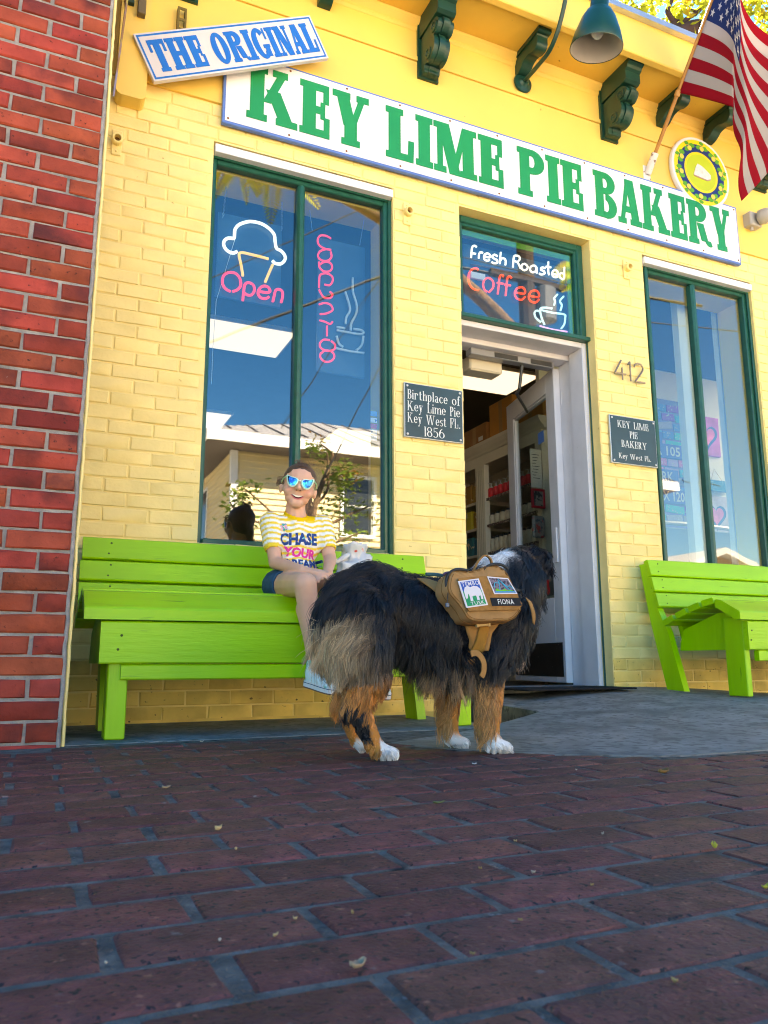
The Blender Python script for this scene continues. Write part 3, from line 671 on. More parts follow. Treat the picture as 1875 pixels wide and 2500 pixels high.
MB().tube([DM @ Vector((W_-.03, T_, .98)), DM @ Vector((W_-.03, T_+.05, .98)), DM @ Vector((W_-.03, T_+.05, 1.02))], .012, 8).lathe([(.022, 0), (.026, .02), (.0, .03)], DM @ Vector((W_-.03, T_+.05, 1.0)), DM.to_3x3() @ Vector((0, 1, 0)), 12).build('knob', M_steel, door)
MB().box(.22, .026, 1.72, .31, .028, 1.80, DM).build('window_sticker', mat('sticker_blue', (.05, .16, .45), .5, .3), door)
MB().box(.05, T_-.022, .68, .30, T_-.019, .95, DM).build('poster', mat('poster_dark', (.05, .06, .05), .4, .4, spots=[((.5, .02, .02), 9, .56, .6)]), door)
MB().box(2.17, .02, .09, 3.07, .36, .118).build('threshold', M_conc, bld)

# shop interior shell
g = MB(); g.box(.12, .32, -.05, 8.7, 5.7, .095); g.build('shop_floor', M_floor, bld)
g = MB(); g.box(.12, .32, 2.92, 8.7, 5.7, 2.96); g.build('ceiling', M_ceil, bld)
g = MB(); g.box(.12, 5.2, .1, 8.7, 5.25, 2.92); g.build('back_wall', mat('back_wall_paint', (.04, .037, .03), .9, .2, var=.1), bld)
g = MB(); g.box(3.74, .32, .1, 3.80, 1.0, 2.92); g.box(3.76, 2.9, .1, 3.80, 5.2, 2.92)
g.build('partition', M_in, bld)
M_panel = emis('light_panel_glow', (1.0, .84, .64), 0.17)
M_pfr = mat('panel_frame', (.6, .55, .45), .5, .3)
for x0, y0 in ((.60, 2.10), (3.0, 2.12), (5.4, 2.1), (.63, 4.45), (3.05, 4.45), (5.4, 4.45), (7.3, .42), (6.0, .40)):  # right column continues the ceiling grid; front pair is added, unseen fill light
    p = MB().box(x0, y0, 2.89, x0+1.22, y0+.60, 2.919).build('light_panel', M_pfr, bld)
    MB().box(x0+.02, y0+.02, 2.884, x0+1.20, y0+.58, 2.8895).build('diffuser', M_panel if y0 > 1 else emis('added_fill_glow', (1.0, .93, .80), 1.1), p)

# ------------------------------------------------------------------ things inside the shop
M_cab = mat('cabinet_cream', (.70, .63, .50), .5, .4, var=.05, vscale=4); M_shelf = mat('shelf_cream', (.55, .48, .36), .6, .3)
cb = thing('display_hutch', 'cream wooden hutch with moulded cornice and shelves of bottles inside the doorway', 'display cabinet', (3.55, 1.9, .095))
MB().box(3.36, .985, .096, 3.78, 1.012, 1.955).build('side_panel', M_cab, cb); MB().box(3.36, 2.70, .096, 3.78, 2.73, 1.955).build('side_panel', M_cab, cb); MB().box(3.755, 1.013, .096, 3.785, 2.699, 1.955).build('back_panel', mat('hutch_back', (.52, .45, .34), .7, .2), cb)
MB().box(3.36, 1.013, 1.87, 3.385, 2.699, 1.955).build('top_rail', M_cab, cb); MB().box(3.386, 1.013, 1.93, 3.754, 2.699, 1.955).build('top_panel', M_cab, cb)
MB().prism([(3.40, 1.956), (3.352, 1.956), (3.345, 1.975), (3.325, 1.99), (3.305, 2.02), (3.30, 2.045), (3.40, 2.045)], lambda a, b, d: (a, d, b), .93, 2.78).prism([(.985, 1.956), (.965, 1.975), (.945, 1.99), (.925, 2.02), (.92, 2.045), (.985, 2.045)], lambda a, b, d: (d, a, b), 3.401, 3.8).build('cornice', M_cab, cb)
MB().box(3.401, .986, 2.02, 3.8, 2.78, 2.044).build('top', M_cab, cb)
for y0, y1 in ((1.785, 1.925), (1.0125, 1.055), (2.64, 2.699)):
    p = MB().box(3.352, y0, .096, 3.40, y1, 1.869).build('post', M_cab, cb)
    for k in range(4):
        if y1-y0 > .1: MB().box(3.348, y0+.022+.028*k, .2, 3.3515, y0+.034+.028*k, 1.83).build('flute', M_shelf, p)
for z in (1.585, 1.362, 1.135, .90, .66):
    for y0, y1 in ((1.056, 1.784), (1.926, 2.639)): MB().box(3.375, y0, z-.022, 3.754, y1, z).build('shelf', M_shelf, cb)
    MB().box(3.366, 1.056, z-.024, 3.3745, 1.784, z-.004).build('shelf_edge', mat('shelf_edge_dark', (.10, .06, .05), .6, .3, spots=[((.5, .45, .35), 70, .55, .6)]), cb)
M_bred = mat('bottle_red', (.70, .03, .04), .3, .5); M_pump = mat('pump_silver', (.6, .6, .58), .3, .5, metal=.7); M_bwh = mat('bottle_cream', (.62, .54, .40), .4, .4, var=.1, vscale=30); M_cap = mat('cap_black', (.015, .012, .012), .4, .4); M_lab = mat('label_print', (.60, .12, .10), .6, .2, spots=[((.7, .5, .4), 60, .5, .6)])
def bottle(x, y, z, r, h, mt, pump, lab, cat, grp):
    t = thing('bottle', lab, cat, (x, y, z), grp)
    MB().lathe([(0, 0), (r, .001), (r, h*.86), (r*.55, h*.97), (r*.35, h)], (x, y, z), n=10).build('body', mt, t, smooth=True)
    if pump: MB().lathe([(r*.42, h), (r*.42, h*1.12), (r*.15, h*1.13), (r*.15, h*1.35), (r*.3, h*1.36), (r*.3, h*1.42), (0, h*1.43)], (x, y, z), n=8).box(x-r*1.0, y-.005, z+h*1.36, x, y+.005, z+h*1.42).build('pump', M_pump, t)
    else: MB().lathe([(r*.6, h*.97), (r*.6, h*1.13), (0, h*1.135)], (x, y, z), n=8).build('cap', M_cap, t)
for i in range(9): bottle(3.405+.002*(i % 2), 1.765-.072*i-(.03 if i > 4 else 0), 1.5855, .027, .085, M_bred, True, 'red pump bottle in the row on the top shelf of the hutch', 'bottle', 'red pump bottles')
for i in range(9): bottle(3.41, 1.765-.078*i, 1.3625, .026, .082, M_bwh, False, 'short cream bottle on the second shelf of the hutch', 'bottle', 'short cream bottles')
for i in range(11): bottle(3.41, 1.768-.064*i, 1.1355, .025, .112, M_bwh, False, 'tall cream bottle with black cap on the third shelf of the hutch', 'bottle', 'tall cream bottles')
for i, (z, c, lab) in enumerate(((1.62, (.35, .16, .03), 'amber packets in the far bay of the hutch, upper shelf'), (1.39, (.45, .30, .03), 'yellow packets in the far bay of the hutch, middle shelf'), (1.16, (.03, .16, .20), 'teal packets in the far bay of the hutch, lower shelf'))):
    t = thing('packet_row', lab, 'packets', (3.45, 2.2, z-.03))
    for k in range(5): MB().bevbox(3.40, 1.95+.13*k, z-.034, 3.44, 2.06+.13*k, z+.12+.02*(k % 2), .008).build('packet', mat('packet_%d' % (i), c, .4, .4, objvar=.35, hue=.03, spots=[((.6, .5, .3), 20, .62, .66)]), t)
M_card = mat('cardboard', (.55, .24, .05), .8, .2, var=.08, bump=.1); M_card2 = mat('cardboard_brown', (.34, .16, .055), .8, .2, var=.08)
def carton(lab, x0, y0, z0, x1, y1, z1, mt):
    t = thing('cardboard_box', lab, 'cardboard box', ((x0+x1)/2, (y0+y1)/2, z0)); MB().bevbox(x0, y0, z0, x1, y1, z1, .004).build('carton', mt, t); MB().box(x0-.0008, (y0+y1)/2-.025, z0+.002, x0-.0002, (y0+y1)/2+.025, z1-.002).build('tape', mat('packing_tape', (.45, .26, .10), .25, .5), t); return t
carton('large orange brown cardboard box on top of the hutch', 3.34, 1.325, 2.046, 3.72, 1.66, 2.335, M_card)
t = carton('smaller dark cardboard box on the hutch, left of the large one', 3.335, 1.70, 2.046, 3.70, 2.10, 2.215, M_card2); MB().box(3.3335, 1.76, 2.075, 3.3345, 1.83, 2.11).build('label', mat('paper_white', (.7, .68, .62), .7, .2), t)
carton('cardboard box at the near end of the hutch behind the door', 3.36, .95, 2.046, 3.74, 1.28, 2.26, M_card)
pp = thing('notice_sheet', 'white handwritten notice sheet hanging behind the open door glass', 'notice', (3.30, 1.02, 1.65))
MB().box(3.247, .972, 1.50, 3.345, .975, 1.79).build('sheet', mat('paper_white', (.7, .68, .62)), pp)
q = MB()
for k in range(9): q.box(3.258+.004*(k % 3), .9705, 1.745-.022*k, 3.325-.011*(k % 4), .9715, 1.749-.022*k)
q.build('writing', mat('ink', (.05, .05, .07), .7, .2), pp, kind='stuff')
pf = thing('picture_frame', 'small red framed picture hanging inside the door glass', 'picture frame', (3.26, .93, 1.41))
fr = MB(); x0, x1, z0, z1 = 3.205, 3.318, 1.335, 1.475
for a in ((x0, z0, x1, z0+.016), (x0, z1-.016, x1, z1), (x0, z0+.016, x0+.016, z1-.016), (x1-.016, z0+.016, x1, z1-.016)): fr.bevbox(a[0], .905, a[1], a[2], .925, a[3], .003)
fr.build('frame', mat('frame_red', (.55, .01, .03), .4, .4), pf); MB().box(x0+.016, .914, z0+.016, x1-.016, .918, z1-.016).build('picture', mat('picture_print', (.25, .22, .20), .6, .3, spots=[((.05, .05, .05), 40, .5, .56)]), pf)
bgp = thing('hanging_bag', 'clear gift bag of goods hanging behind the door glass', 'gift bag', (3.25, .93, 1.2)); MB().bevbox(3.205, .905, 1.12, 3.31, .935, 1.28, .012).build('bag', mat('gift_print', (.30, .25, .24), .3, .5, spots=[((.5, .05, .05), 25, .55, .6), ((.1, .12, .14), 40, .55, .6)]), bgp)
rk = thing('goods_rack', 'narrow rack of colourful boxed goods glimpsed between door and frame', 'rack', (3.5, .6, .095))
MB().box(3.24, .575, .096, 3.70, .60, 1.6).build('back', mat('rack_dark', (.06, .04, .03), .7, .2), rk)
for i, (z, c) in enumerate(((.30, (.05, .2, .35)), (.42, (.25, .3, .3)), (.55, (.05, .12, .25)), (.70, (.1, .06, .05)), (.86, (.55, .08, .18)), (.97, (.02, .2, .25)), (1.08, (.02, .12, .45)), (1.30, (.6, .22, .03)), (1.40, (.5, .05, .12)))): MB().bevbox(3.245, .50, z, 3.32, .574, z+.075, .004).build('box', mat('goods_%d' % i, c, .5, .4, spots=[((.6, .5, .4), 30, .62, .66)]), rk)
# behind the right window
MB().box(3.81, 1.60, .096, 8.69, 1.65, 2.91).build('rear_partition', M_in, bld); MB().box(4.20, .40, .096, 4.30, .46, 2.91).build('inner_post', M_in, bld); MB().box(4.52, .34, .096, 5.0, .385, 2.91).build('inner_panel', M_in, bld)
cg = thing('sign_collage', 'board crowded with painted place name signs inside the right window', 'sign board', (5.1, 1.58, 1.4))
MB().box(4.55, 1.575, 1.42, 5.50, 1.598, 2.62).build('board', mat('collage_back', (.25, .28, .6), .7, .2), cg)
rg3 = random.Random(12)
for r_ in range(13):
    x = 4.58
    while x < 5.42:
        w = rg3.uniform(.10, .26); z = 1.47+r_*.086
        if z+.07 > 2.6: break
        col = rg3.choice([(.35, .12, .6), (.08, .5, .7), (.7, .2, .45), (.12, .3, .7), (.40, .40, .5), (.06, .55, .55), (.5, .4, .7)]); M_ = Matrix.Translation((x+w/2, 1.572, z+.035)) @ Matrix.Rotation(rg3.gauss(0, .06), 4, 'Y')
        MB().bevbox(-w/2+.006, -.006, -.034, w/2-.006, .002, .034, .002, M_).build('place_sign', mat('place_%d%d' % (int(col[0]*100), int(col[1]*100)), col, .7, .2, spots=[((.5, .5, .6), 60, .60, .64)]), cg); x += w
M_let = mat('sign_letter_pale', (.62, .66, .72), .6, .2)
def plain_text(s_, x0, x1, z0, z1, y, mt, parent, name='lettering'):
    cu = bpy.data.curves.new('t', 'FONT'); cu.body = s_; cu.size = 1; cu.offset = .015; cu.resolution_u = 2
    o_ = bpy.data.objects.new('t', cu); COL.objects.link(o_); bpy.context.view_layer.update(); me = bpy.data.meshes.new_from_object(o_.evaluated_get(bpy.context.evaluated_depsgraph_get())); bpy.data.objects.remove(o_)
    V_ = [v.co.copy() for v in me.vertices]; xa, xb = min(v.x for v in V_), max(v.x for v in V_); za, zb_ = min(v.y for v in V_), max(v.y for v in V_)
    q = MB(); q.add([(x0+(x1-x0)*(v.x-xa)/(xb-xa), y, z0+(z1-z0)*(v.y-za)/(zb_-za)) for v in V_], [tuple(p.vertices) for p in me.polygons]); bpy.data.meshes.remove(me); return q.build(name, mt, parent)
for s_, (x0, z0, x1, z1) in (('ROIX 1203', (4.90, 1.66, 5.36, 1.75)), ('YORK', (4.90, 1.835, 5.20, 1.93)), ('NA 105', (4.90, 2.08, 5.30, 2.17)), ('ES', (4.90, 2.21, 5.04, 2.28))):
    MB().bevbox(x0-.25, 1.556, z0-.02, x1+.06, 1.563, z1+.02, .002).build('place_sign', mat('place_board_blue', (.12, .2, .6), .7, .2), cg); plain_text(s_, x0, x1, z0, z1, 1.5555, M_let, cg)
q = MB(); q.tube([(5.36, 1.552, 1.95), (5.36, 1.552, 1.84)], .008, 6).tube(catmull([(5.30, 1.552, 1.88), (5.32, 1.552, 1.845), (5.36, 1.552, 1.835), (5.40, 1.552, 1.845), (5.42, 1.552, 1.88)], 4), .008, 6).tube([(5.33, 1.552, 1.925), (5.39, 1.552, 1.925)], .007, 6); q.build('anchor_emblem', mat('anchor_navy', (.01, .03, .12), .6, .2), cg)
def heart(cx, cz, s_, y): return [(cx+s_*.0625*16*math.sin(t)**3*.5, cz+s_*.0625*(13*math.cos(t)-5*math.cos(2*t)-2*math.cos(3*t)-math.cos(4*t))*.5) for t in np.linspace(0, 2*PI, 29)[:-1]]
for (cx, cz, bgc, lab) in ((5.67, 2.33, (.65, .15, .55), 'magenta canvas painting of a pink heart outlined blue, inside the right window'), (5.70, 1.57, (.55, .52, .66), 'pale canvas painting of a pink heart outlined blue, lower inside the right window')):
    t = thing('heart_painting', lab, 'painting', (cx, 1.58, cz)); yz3 = lambda a, b, d: (a, 1.572-d, b)
    MB().bevbox(cx-.16, 1.573, cz-.19, cx+.16, 1.598, cz+.19, .003).build('canvas', mat('canvas_%d' % int(cz*100), bgc, .7, .2, var=.25, vscale=9), t)
    MB().prism(heart(cx, cz, .26, 0), yz3, 0, .002).build('heart_outline', mat('heart_blue', (.02, .09, .30), .6, .3), t); MB().prism(heart(cx, cz+.004, .19, 0), yz3, .001, .004).build('heart', mat('heart_pink', (.85, .16, .45), .6, .3, var=.25, vscale=14), t)
hb = thing('hanging_purse', 'small teal patterned purse hanging between the two heart paintings', 'purse', (5.73, 1.58, 1.85))
MB().prism([(5.60, 1.80), (5.86, 1.80), (5.88, 1.86), (5.83, 1.90), (5.63, 1.90), (5.58, 1.86)], lambda a, b, d: (a, 1.57-d, b), 0, .03).build('purse', mat('purse_teal', (.03, .22, .32), .7, .2, spots=[((.2, .4, .5), 60, .5, .6)]), hb); MB().tube([(5.66, 1.56, 1.90), (5.73, 1.58, 2.02), (5.80, 1.56, 1.90)], .003, 5).build('strap', M_shelf, hb)
rg4 = thing('glass_counter', 'curved chrome topped counter with stacked plates behind the right window', 'counter', (4.9, 1.2, .096))
MB().bevbox(4.0, 1.0, .097, 5.5, 1.5, 1.30, .01).build('cabinet', mat('counter_front', (.25, .32, .36), .4, .4), rg4); MB().tube(catmull([(4.0, .98, 1.32), (4.8, .96, 1.325), (5.35, 1.02, 1.32), (5.5, 1.3, 1.32)], 6), .018, 8).build('chrome_rail', M_steel, rg4)
# left window: card stickers inside the right edge, shop stool/lamp edge
sk = thing('card_stickers', 'column of payment stickers inside the right edge of the left window', 'sticker', (1.63, .08, 1.6))
pts = [(1.6157,0.082,1.5789),(1.6157,0.082,1.5423),(1.6157,0.082,1.509),(1.6157,0.082,1.4768),(1.6157,0.082,1.4437)]
for (x, y, z), c in zip(pts, ((.12, .3, .55), (.6, .62, .66), (.5, .06, .06), (.62, .64, .66), (.6, .6, .62))): MB().bevbox(x-.019, .0802, z-.014, x+.019, .0815, z+.014, .0005).build('sticker', mat('sticker_%d' % int(c[0]*100), c, .5, .3, spots=[((.05, .15, .35), 60, .6, .63)]), sk)

# doormat
dmt = MB(); dmt.bevbox(2.30, -.28, .113, 3.0, .05, .122, .003)
o = dmt.build('doormat', mat('mat_black', (.018, .018, .02), .95, .1, bump=.8, bscale=300)); tag(o, 'black rubber doormat on the concrete in front of the open door', 'doormat')

# ------------------------------------------------------------------ lettering
def ringE(cx, cy, rx, ry, wx, wy, a0, a1, n=18):
    P = [(cx+rx*math.cos(math.radians(a0+(a1-a0)*i/n)), cy+ry*math.sin(math.radians(a0+(a1-a0)*i/n))) for i in range(n+1)]
    Q_ = [(cx+(rx-wx)*math.cos(math.radians(a0+(a1-a0)*i/n)), cy+(ry-wy)*math.sin(math.radians(a0+(a1-a0)*i/n))) for i in range(n+1)]
    return [[P[i], P[i+1], Q_[i+1], Q_[i]] for i in range(n)]
def Rr(x0, y0, x1, y1): return [[(x0, y0), (x1, y0), (x1, y1), (x0, y1)]]
def leg(x0, y0, x1, y1, w): return [[(x0, y0), (x0+w, y0), (x1+w, y1), (x1, y1)]]
def glyph(ch, S=.26, t=.12, q=.12, sx=.08, x=.66):
    """slab / roman letter built from strokes: S stem, t thin stroke, q serif thickness, sx serif overhang, x lowercase height. returns width, polygons"""
    P = []
    def stem(a, y0=0, y1=1, top=True, bot=True, w=S):
        nonlocal P
        P += Rr(a, y0, a+w, y1)
        if bot: P += Rr(a-sx, y0, a+w+sx, y0+q)
        if top: P += Rr(a-sx, y1-q, a+w+sx, y1)
    o = sx
    if ch == ' ': return .42, []
    if ch in 'IL1':
        stem(o)
        if ch == 'L':
            P += Rr(o, 0, o+S+.36, t) + leg(o+S+.36-t*1.2, 0, o+S+.33-t*.8, .42, t*1.2); return o+S+.40, P
        return 2*o+S, P
    if ch in 'EF':
        stem(o); P += Rr(o, 1-t, o+S+.34, 1) + leg(o+S+.34-t*1.1, .64, o+S+.34-t*1.1, 1, t*1.1) + Rr(o+S, .5-t/2, o+S+.20, .5+t/2) + leg(o+S+.20-t*.6, .34, o+S+.20-t*.6, .66, t*.9)
        if ch == 'E': P += Rr(o, 0, o+S+.36, t) + leg(o+S+.36-t*1.1, 0, o+S+.36-t*1.1, .38, t*1.1)
        return o+S+.40, P
    if ch in 'PBR':
        stem(o); rr = .27
        yc = .74 if ch == 'P' else .76
        ry = 1-yc; cx = o+S+.08
        P += Rr(o+S, 1-t, cx, 1) + Rr(o+S, 2*yc-1, cx, 2*yc-1+t) + ringE(cx, yc, .10+S, ry, S, t, -90, 90)
        if ch == 'B':
            P += Rr(o+S, 0, cx, t) + ringE(cx, .26, .13+S, .27, S, t, -90, 90); return o+2*S+.23, P
        if ch == 'R':
            P += leg(o+S+.02, .50, o+S+.20, .10, S*.95)+ ringE(o+2*S+.26, .13, .22, .13, .13, t*.9, 180, 300); return o+2*S+.36, P
        return o+2*S+.20, P
    if ch == 'K':
        stem(o); P += leg(o+S*.9, .36, o+S+.34, 1-q*.5, t*1.5) + leg(o+S+.38, q*.5, o+S*.95+.06, .60, S*1.05) + Rr(o+S+.20, 1-q, o+S+.54+sx*.5, 1) + Rr(o+S+.30, 0, o+2*S+.50, q); return o+2*S+.52, P
    if ch == 'Y':
        w = .92+(S-.26)*.8; P += leg(w/2-S/2-.02, .36, .08, 1, S) + leg(w/2-t*.2, .40, w-.24, 1, t*1.2) + Rr(w/2-S/2, 0, w/2+S/2, .48) + Rr(w/2-S/2-sx, 0, w/2+S/2+sx, q) + Rr(0, 1-q, S+.14, 1) + Rr(w-.34, 1-q, w, 1); return w+.02, P
    if ch == 'M':
        w = 1.22+(S-.26)*1.0; P += Rr(.10, 0, .10+t*1.2, 1) + Rr(0, 0, .10+t*1.2+.10, q) + Rr(0, 1-q, .3, 1) + Rr(w-.1-S, 0, w-.1, 1) + Rr(w-.1-S-sx, 0, w, q) + Rr(w-.3, 1-q, w, 1) + leg(.46, 0, .12, 1, S) + leg(.50, 0, w-.1-S-.0, 1, t*1.2); return w+.02, P
    if ch == 'N':
        w = .98+(S-.26)*.8; P += Rr(.10, 0, .10+t*1.3, 1) + Rr(0, 0, .10+t*1.3+.10, q) + Rr(0, 1-q, .3, 1) + Rr(w-.1-t*1.3, 0, w-.1, 1) + Rr(w-.1-t*1.3-.1, 1-q, w, 1) + leg(w-.1-S, 0, .10, 1, S); return w+.02, P
    if ch == 'A':
        w = .98+(S-.26)*.9; P += leg(.08, 0, .40, 1, t*1.3) + leg(w-.08-S, 0, .40, 1, S) + Rr(.22, .26, w-.3, .26+t) + Rr(0, 0, .10+t*1.3+.08, q) + Rr(w-S-.18, 0, w, q) + Rr(.36, 1-q, .40+S, 1); return w, P
    if ch == 'T':
        w = S+.58; P += Rr(w/2-S/2, 0, w/2+S/2, 1) + Rr(w/2-S/2-sx, 0, w/2+S/2+sx, q) + Rr(0, 1-t, w, 1) + Rr(0, .62, t*1.1, 1) + Rr(w-t*1.1, .62, w, 1); return w+.03, P
    if ch == 'H':
        w = 2*sx+2*S+.20; stem(sx); a = w-sx-S; stem(a); P += Rr(sx+S, .5-t/2, a, .5+t/2); return w+.02, P
    if ch in 'O0':
        rx = (S+.17) if ch == 'O' else S*.6+.22; P += ringE(rx, .5, rx, .515, S, t, 0, 360, 28); return 2*rx+.03, P
    if ch in 'GC':
        rx = S+.17; P += ringE(rx, .5, rx, .515, S, t, 42, 318, 26) + Rr(2*rx-.16, .62, 2*rx-.16+t, .98)
        if ch == 'G': P += Rr(2*rx-.06-S*.8, .06, 2*rx-.06, .45) + Rr(2*rx-.16-S*.8, .45-q, 2*rx+.02, .45)
        return 2*rx+.05, P
    if ch in 'SW8':
        pass
    if ch == 'W':
        w = 1.3; P += leg(.30, 0, .06, 1, S) + leg(.34, 0, .58, 1, t*1.1) + leg(.80, 0, .56, 1, S) + leg(.86, 0, w-.2, 1, t*1.1) + Rr(0, 1-q, .34, 1) + Rr(.46, 1-q, .8, 1) + Rr(w-.34, 1-q, w, 1); return w, P
    if ch == '8':
        P += ringE(.30, .75, .26, .255, S*.8, t, 0, 360, 20) + ringE(.30, .26, .30, .27, S, t, 0, 360, 20); return .62, P
    if ch == '5':
        P += Rr(.10, 1-t*1.3, .54, 1) + Rr(.10, .52, .10+t, 1) + ringE(.27, .31, .31, .32, S, t, -140, 120, 20); return .62, P
    if ch == '6':
        P += ringE(.31, .31, .31, .32, S, t, 0, 360, 22) + ringE(.52, .36, .52, .66, S, t, 110, 180, 10); return .66, P
    if ch == '.': return .24, Rr(.06, 0, .06+S, S)
    # lowercase
    if ch in 'il':
        stem(o, 0, x if ch == 'i' else 1.02, False, True); P += Rr(o-sx, (x if ch == 'i' else 1.02)-q, o+S*.5, x if ch == 'i' else 1.02)
        if ch == 'i': P += Rr(o, .84, o+S, .84+S)
        return 2*o+S, P
    if ch in 'hnrm':
        H_ = 1.02 if ch == 'h' else x; stem(o, 0, H_, False, True); P += Rr(o-sx, H_-q, o+S*.5, H_)
        if ch == 'r': P += ringE(o+S+.13, x-.16, .17, .16, t, t, 30, 180, 10) + Rr(o+S+.18, x-.2, o+S+.18+S, x-.05); return o+S+.34, P
        for k in range(2 if ch == 'm' else 1):
            a = o+k*(.36+0*S); P += ringE(a+S+.16, x-.17, .16+t*.5, .17, t*1.2, t, 0, 180, 10); stem(a+S+.16+.16-S+t*.5, 0, x-.14, False, True)
        return o+(.36 if ch == 'm' else 0)+S+.34+sx, P
    if ch == 't':
        P += Rr(.12, .1, .12+S, .88) + Rr(.02, x-q*1.2, .36, x) + ringE(.27, .12, .15+.0, .13, S, t, 180, 330, 8); return .42, P
    if ch == 'p':
        stem(o, -.30, x, False, True); P += Rr(o-sx, x-q, o, x) + ringE(o+S+.10, x/2, .12+S, x/2+.01, S, t, -110, 110, 16); return o+2*S+.27, P
    if ch == 'a':
        P += ringE(.22, x-.17, .19, .18, S*.9, t, 0, 160, 12) + Rr(.41-S, 0, .41, x-.15) + ringE(.22, .19, .20, .20, S*.9, t, 60, 300, 14) + Rr(.41, 0, .50, t); return .53, P
    if ch == 'c': P += ringE(.27, x/2, .26, x/2+.01, S, t, 40, 320, 18); return .50, P
    if ch == 'e': P += ringE(.27, x/2, .26, x/2+.01, S, t, 0, 320, 20) + Rr(.08, x/2-t*.2, .52, x/2+t*.8); return .56, P
    if ch == 'o': P += ringE(.29, x/2, .29, x/2+.01, S, t, 0, 360, 22); return .60, P
    if ch == 'f': P += Rr(.12, 0, .12+S, .85) + Rr(.02, 0, .3+S*.4, q) + Rr(.02, x-q, .36, x) + ringE(.29, .84, .17, .18, S*.9, t, 20, 180, 10); return .40, P
    if ch == 's': P += ringE(.22, x-.175, .18, .18, S*.8, t, 30, 270, 12) + ringE(.22, .175, .20, .18, S*.8, t, -150, 90, 12); return .44, P
    if ch == 'y': P += leg(.20, 0, .04, x, S) + leg(.10, -.30, .42, x, t*1.1) + Rr(0, x-q, .3, x) + Rr(.34, x-q, .56, x) + Rr(.0, -.32, .14, -.32+S*.8); return .56, P
    return .5, Rr(.1, 0, .4, .6)
def letters(text, fn, h, mt, parent, x0=0, width=None, name='letter', gap=.03, depth=.002, one=None, wide=1.0, **kw):
    """fn(u,v,d)->xyz (metres in the sign's own plane). Each letter its own mesh, or all in the builder one"""
    tot = sum((glyph(c, **kw)[0]+gap) for c in text)-gap
    sx_ = (width/(tot*h)) if width else wide
    x = x0
    for c in text:
        w, P = glyph(c, **kw); b = one if one is not None else MB()
        for i, poly in enumerate(P):
            b.prism([(x+px_*h*sx_, py_*h) for px_, py_ in poly], fn, 0, depth+i*.000045)
        if one is None and P: b.build(name, mt, parent)
        x += (w+gap)*h*sx_
    return x-x0
def text_width(text, h, gap=.03, **kw): return sum((glyph(c, **kw)[0]+gap) for c in text)*h-gap*h

# ------------------------------------------------------------------ the long sign
M_sw = mat('sign_white', (.78, .77, .80), .35, .4, var=.03, vscale=2, spots=[((.55, .5, .45), 6, .70, .85, 8)])
M_sb = mat('sign_blue_edge', (.10, .20, .55), .4, .4, var=.1)
M_sg = mat('sign_green', (.0, .27, .085), .35, .4, var=.06, vscale=3)
M_screw = mat('rusty_screw', (.22, .08, .03), .6, .4)
sg = thing('shop_sign', 'long white sign board reading KEY LIME PIE BAKERY in green slab letters', 'shop sign', (2.55, -.03, 3.2))
X0, X1, Z0, Z1 = .712, 4.38, 2.992, 3.437
MB().bevbox(X0, -.042, Z0, X1, -.014, Z1, .003).build('board', M_sb, sg)
b = MB(); b.box(X0+.014, -.0445, Z0+.014, 2.75, -.0425, Z1-.014).build('panel', M_sw, sg)
b = MB(); b.box(2.7525, -.0450, Z0+.014, X1-.014, -.0425, Z1-.014).build('panel', M_sw, sg)
sf = lambda u, v, d: (u, -.0452-d, v)
GK = dict(S=.34, t=.14, q=.125, sx=.08)
zb, hh = Z0+.066, .325
for word, a, b_ in (('KEY', .835, 1.535), ('LIME', 1.635, 2.425), ('PIE', 2.52, 3.02), ('BAKERY', 3.10, 4.30)):
    letters(word, lambda u, v, d: (u, -.0452-d, v+zb), hh, M_sg, sg, x0=a, width=b_-a, **GK)
for x in np.linspace(X0+.03, X1-.03, 12):
    for z in (Z0+.028, Z1-.028): MB().lathe([(.0065, 0), (.005, .003), (0, .003)], (x, -.0452, z), (0, -1, 0), 8).build('screw', M_screw, sg)

# ------------------------------------------------------------------ THE ORIGINAL, tilted small sign overlapping it
os_ = thing('tilted_sign', 'small tilted white sign reading THE ORIGINAL in blue above the long sign', 'shop sign', (.77, -.09, 3.42))
C = [(0.2478,-0.115,3.2827),(0.3603,-0.115,3.0514)] + [(1.2676,-0.115,3.508),(1.1427,-0.115,3.7232)]
Pc = [Vector(c) for c in C]     # top-left, bottom-left, bottom-right, top-right
ux = ((Pc[2]-Pc[1])+(Pc[3]-Pc[0])).normalized(); uz = ((Pc[0]-Pc[1])+(Pc[3]-Pc[2])); Lw = ((Pc[2]-Pc[1]).length+(Pc[3]-Pc[0]).length)/2; Hh_ = uz.length/2
uz = Vector((-ux.z, 0, ux.x)).normalized(); og = Pc[1]
of = lambda u, v, d: tuple(og+ux*u+uz*v+Vector((0, -1, 0))*d)
M_so = mat('sign_cream', (.66, .60, .60), .5, .3, var=.05, vscale=4, spots=[((.45, .4, .35), 10, .68, .8, 8)])
M_sob = mat('sign_blue', (.005, .15, .55), .4, .4)
MB().prism([(0, 0), (Lw, 0), (Lw, Hh_), (0, Hh_)], of, -.02, .004).build('board', M_so, os_)
bd = MB(); e1, e2 = .009, .018
for a in ((e1, e1, Lw-e1, e2), (e1, Hh_-e2, Lw-e1, Hh_-e1), (e1, e2, e2, Hh_-e2), (Lw-e2, e2, Lw-e1, Hh_-e2)): bd.prism([(a[0], a[1]), (a[2], a[1]), (a[2], a[3]), (a[0], a[3])], of, .0035, .005)
bd.build('border', M_sob, os_)
letters('THE', lambda u, v, d: of(u, v+.042, .004+d), Hh_-.084, M_sob, os_, x0=.045, width=.275, S=.40, t=.14, q=.115, sx=.085)
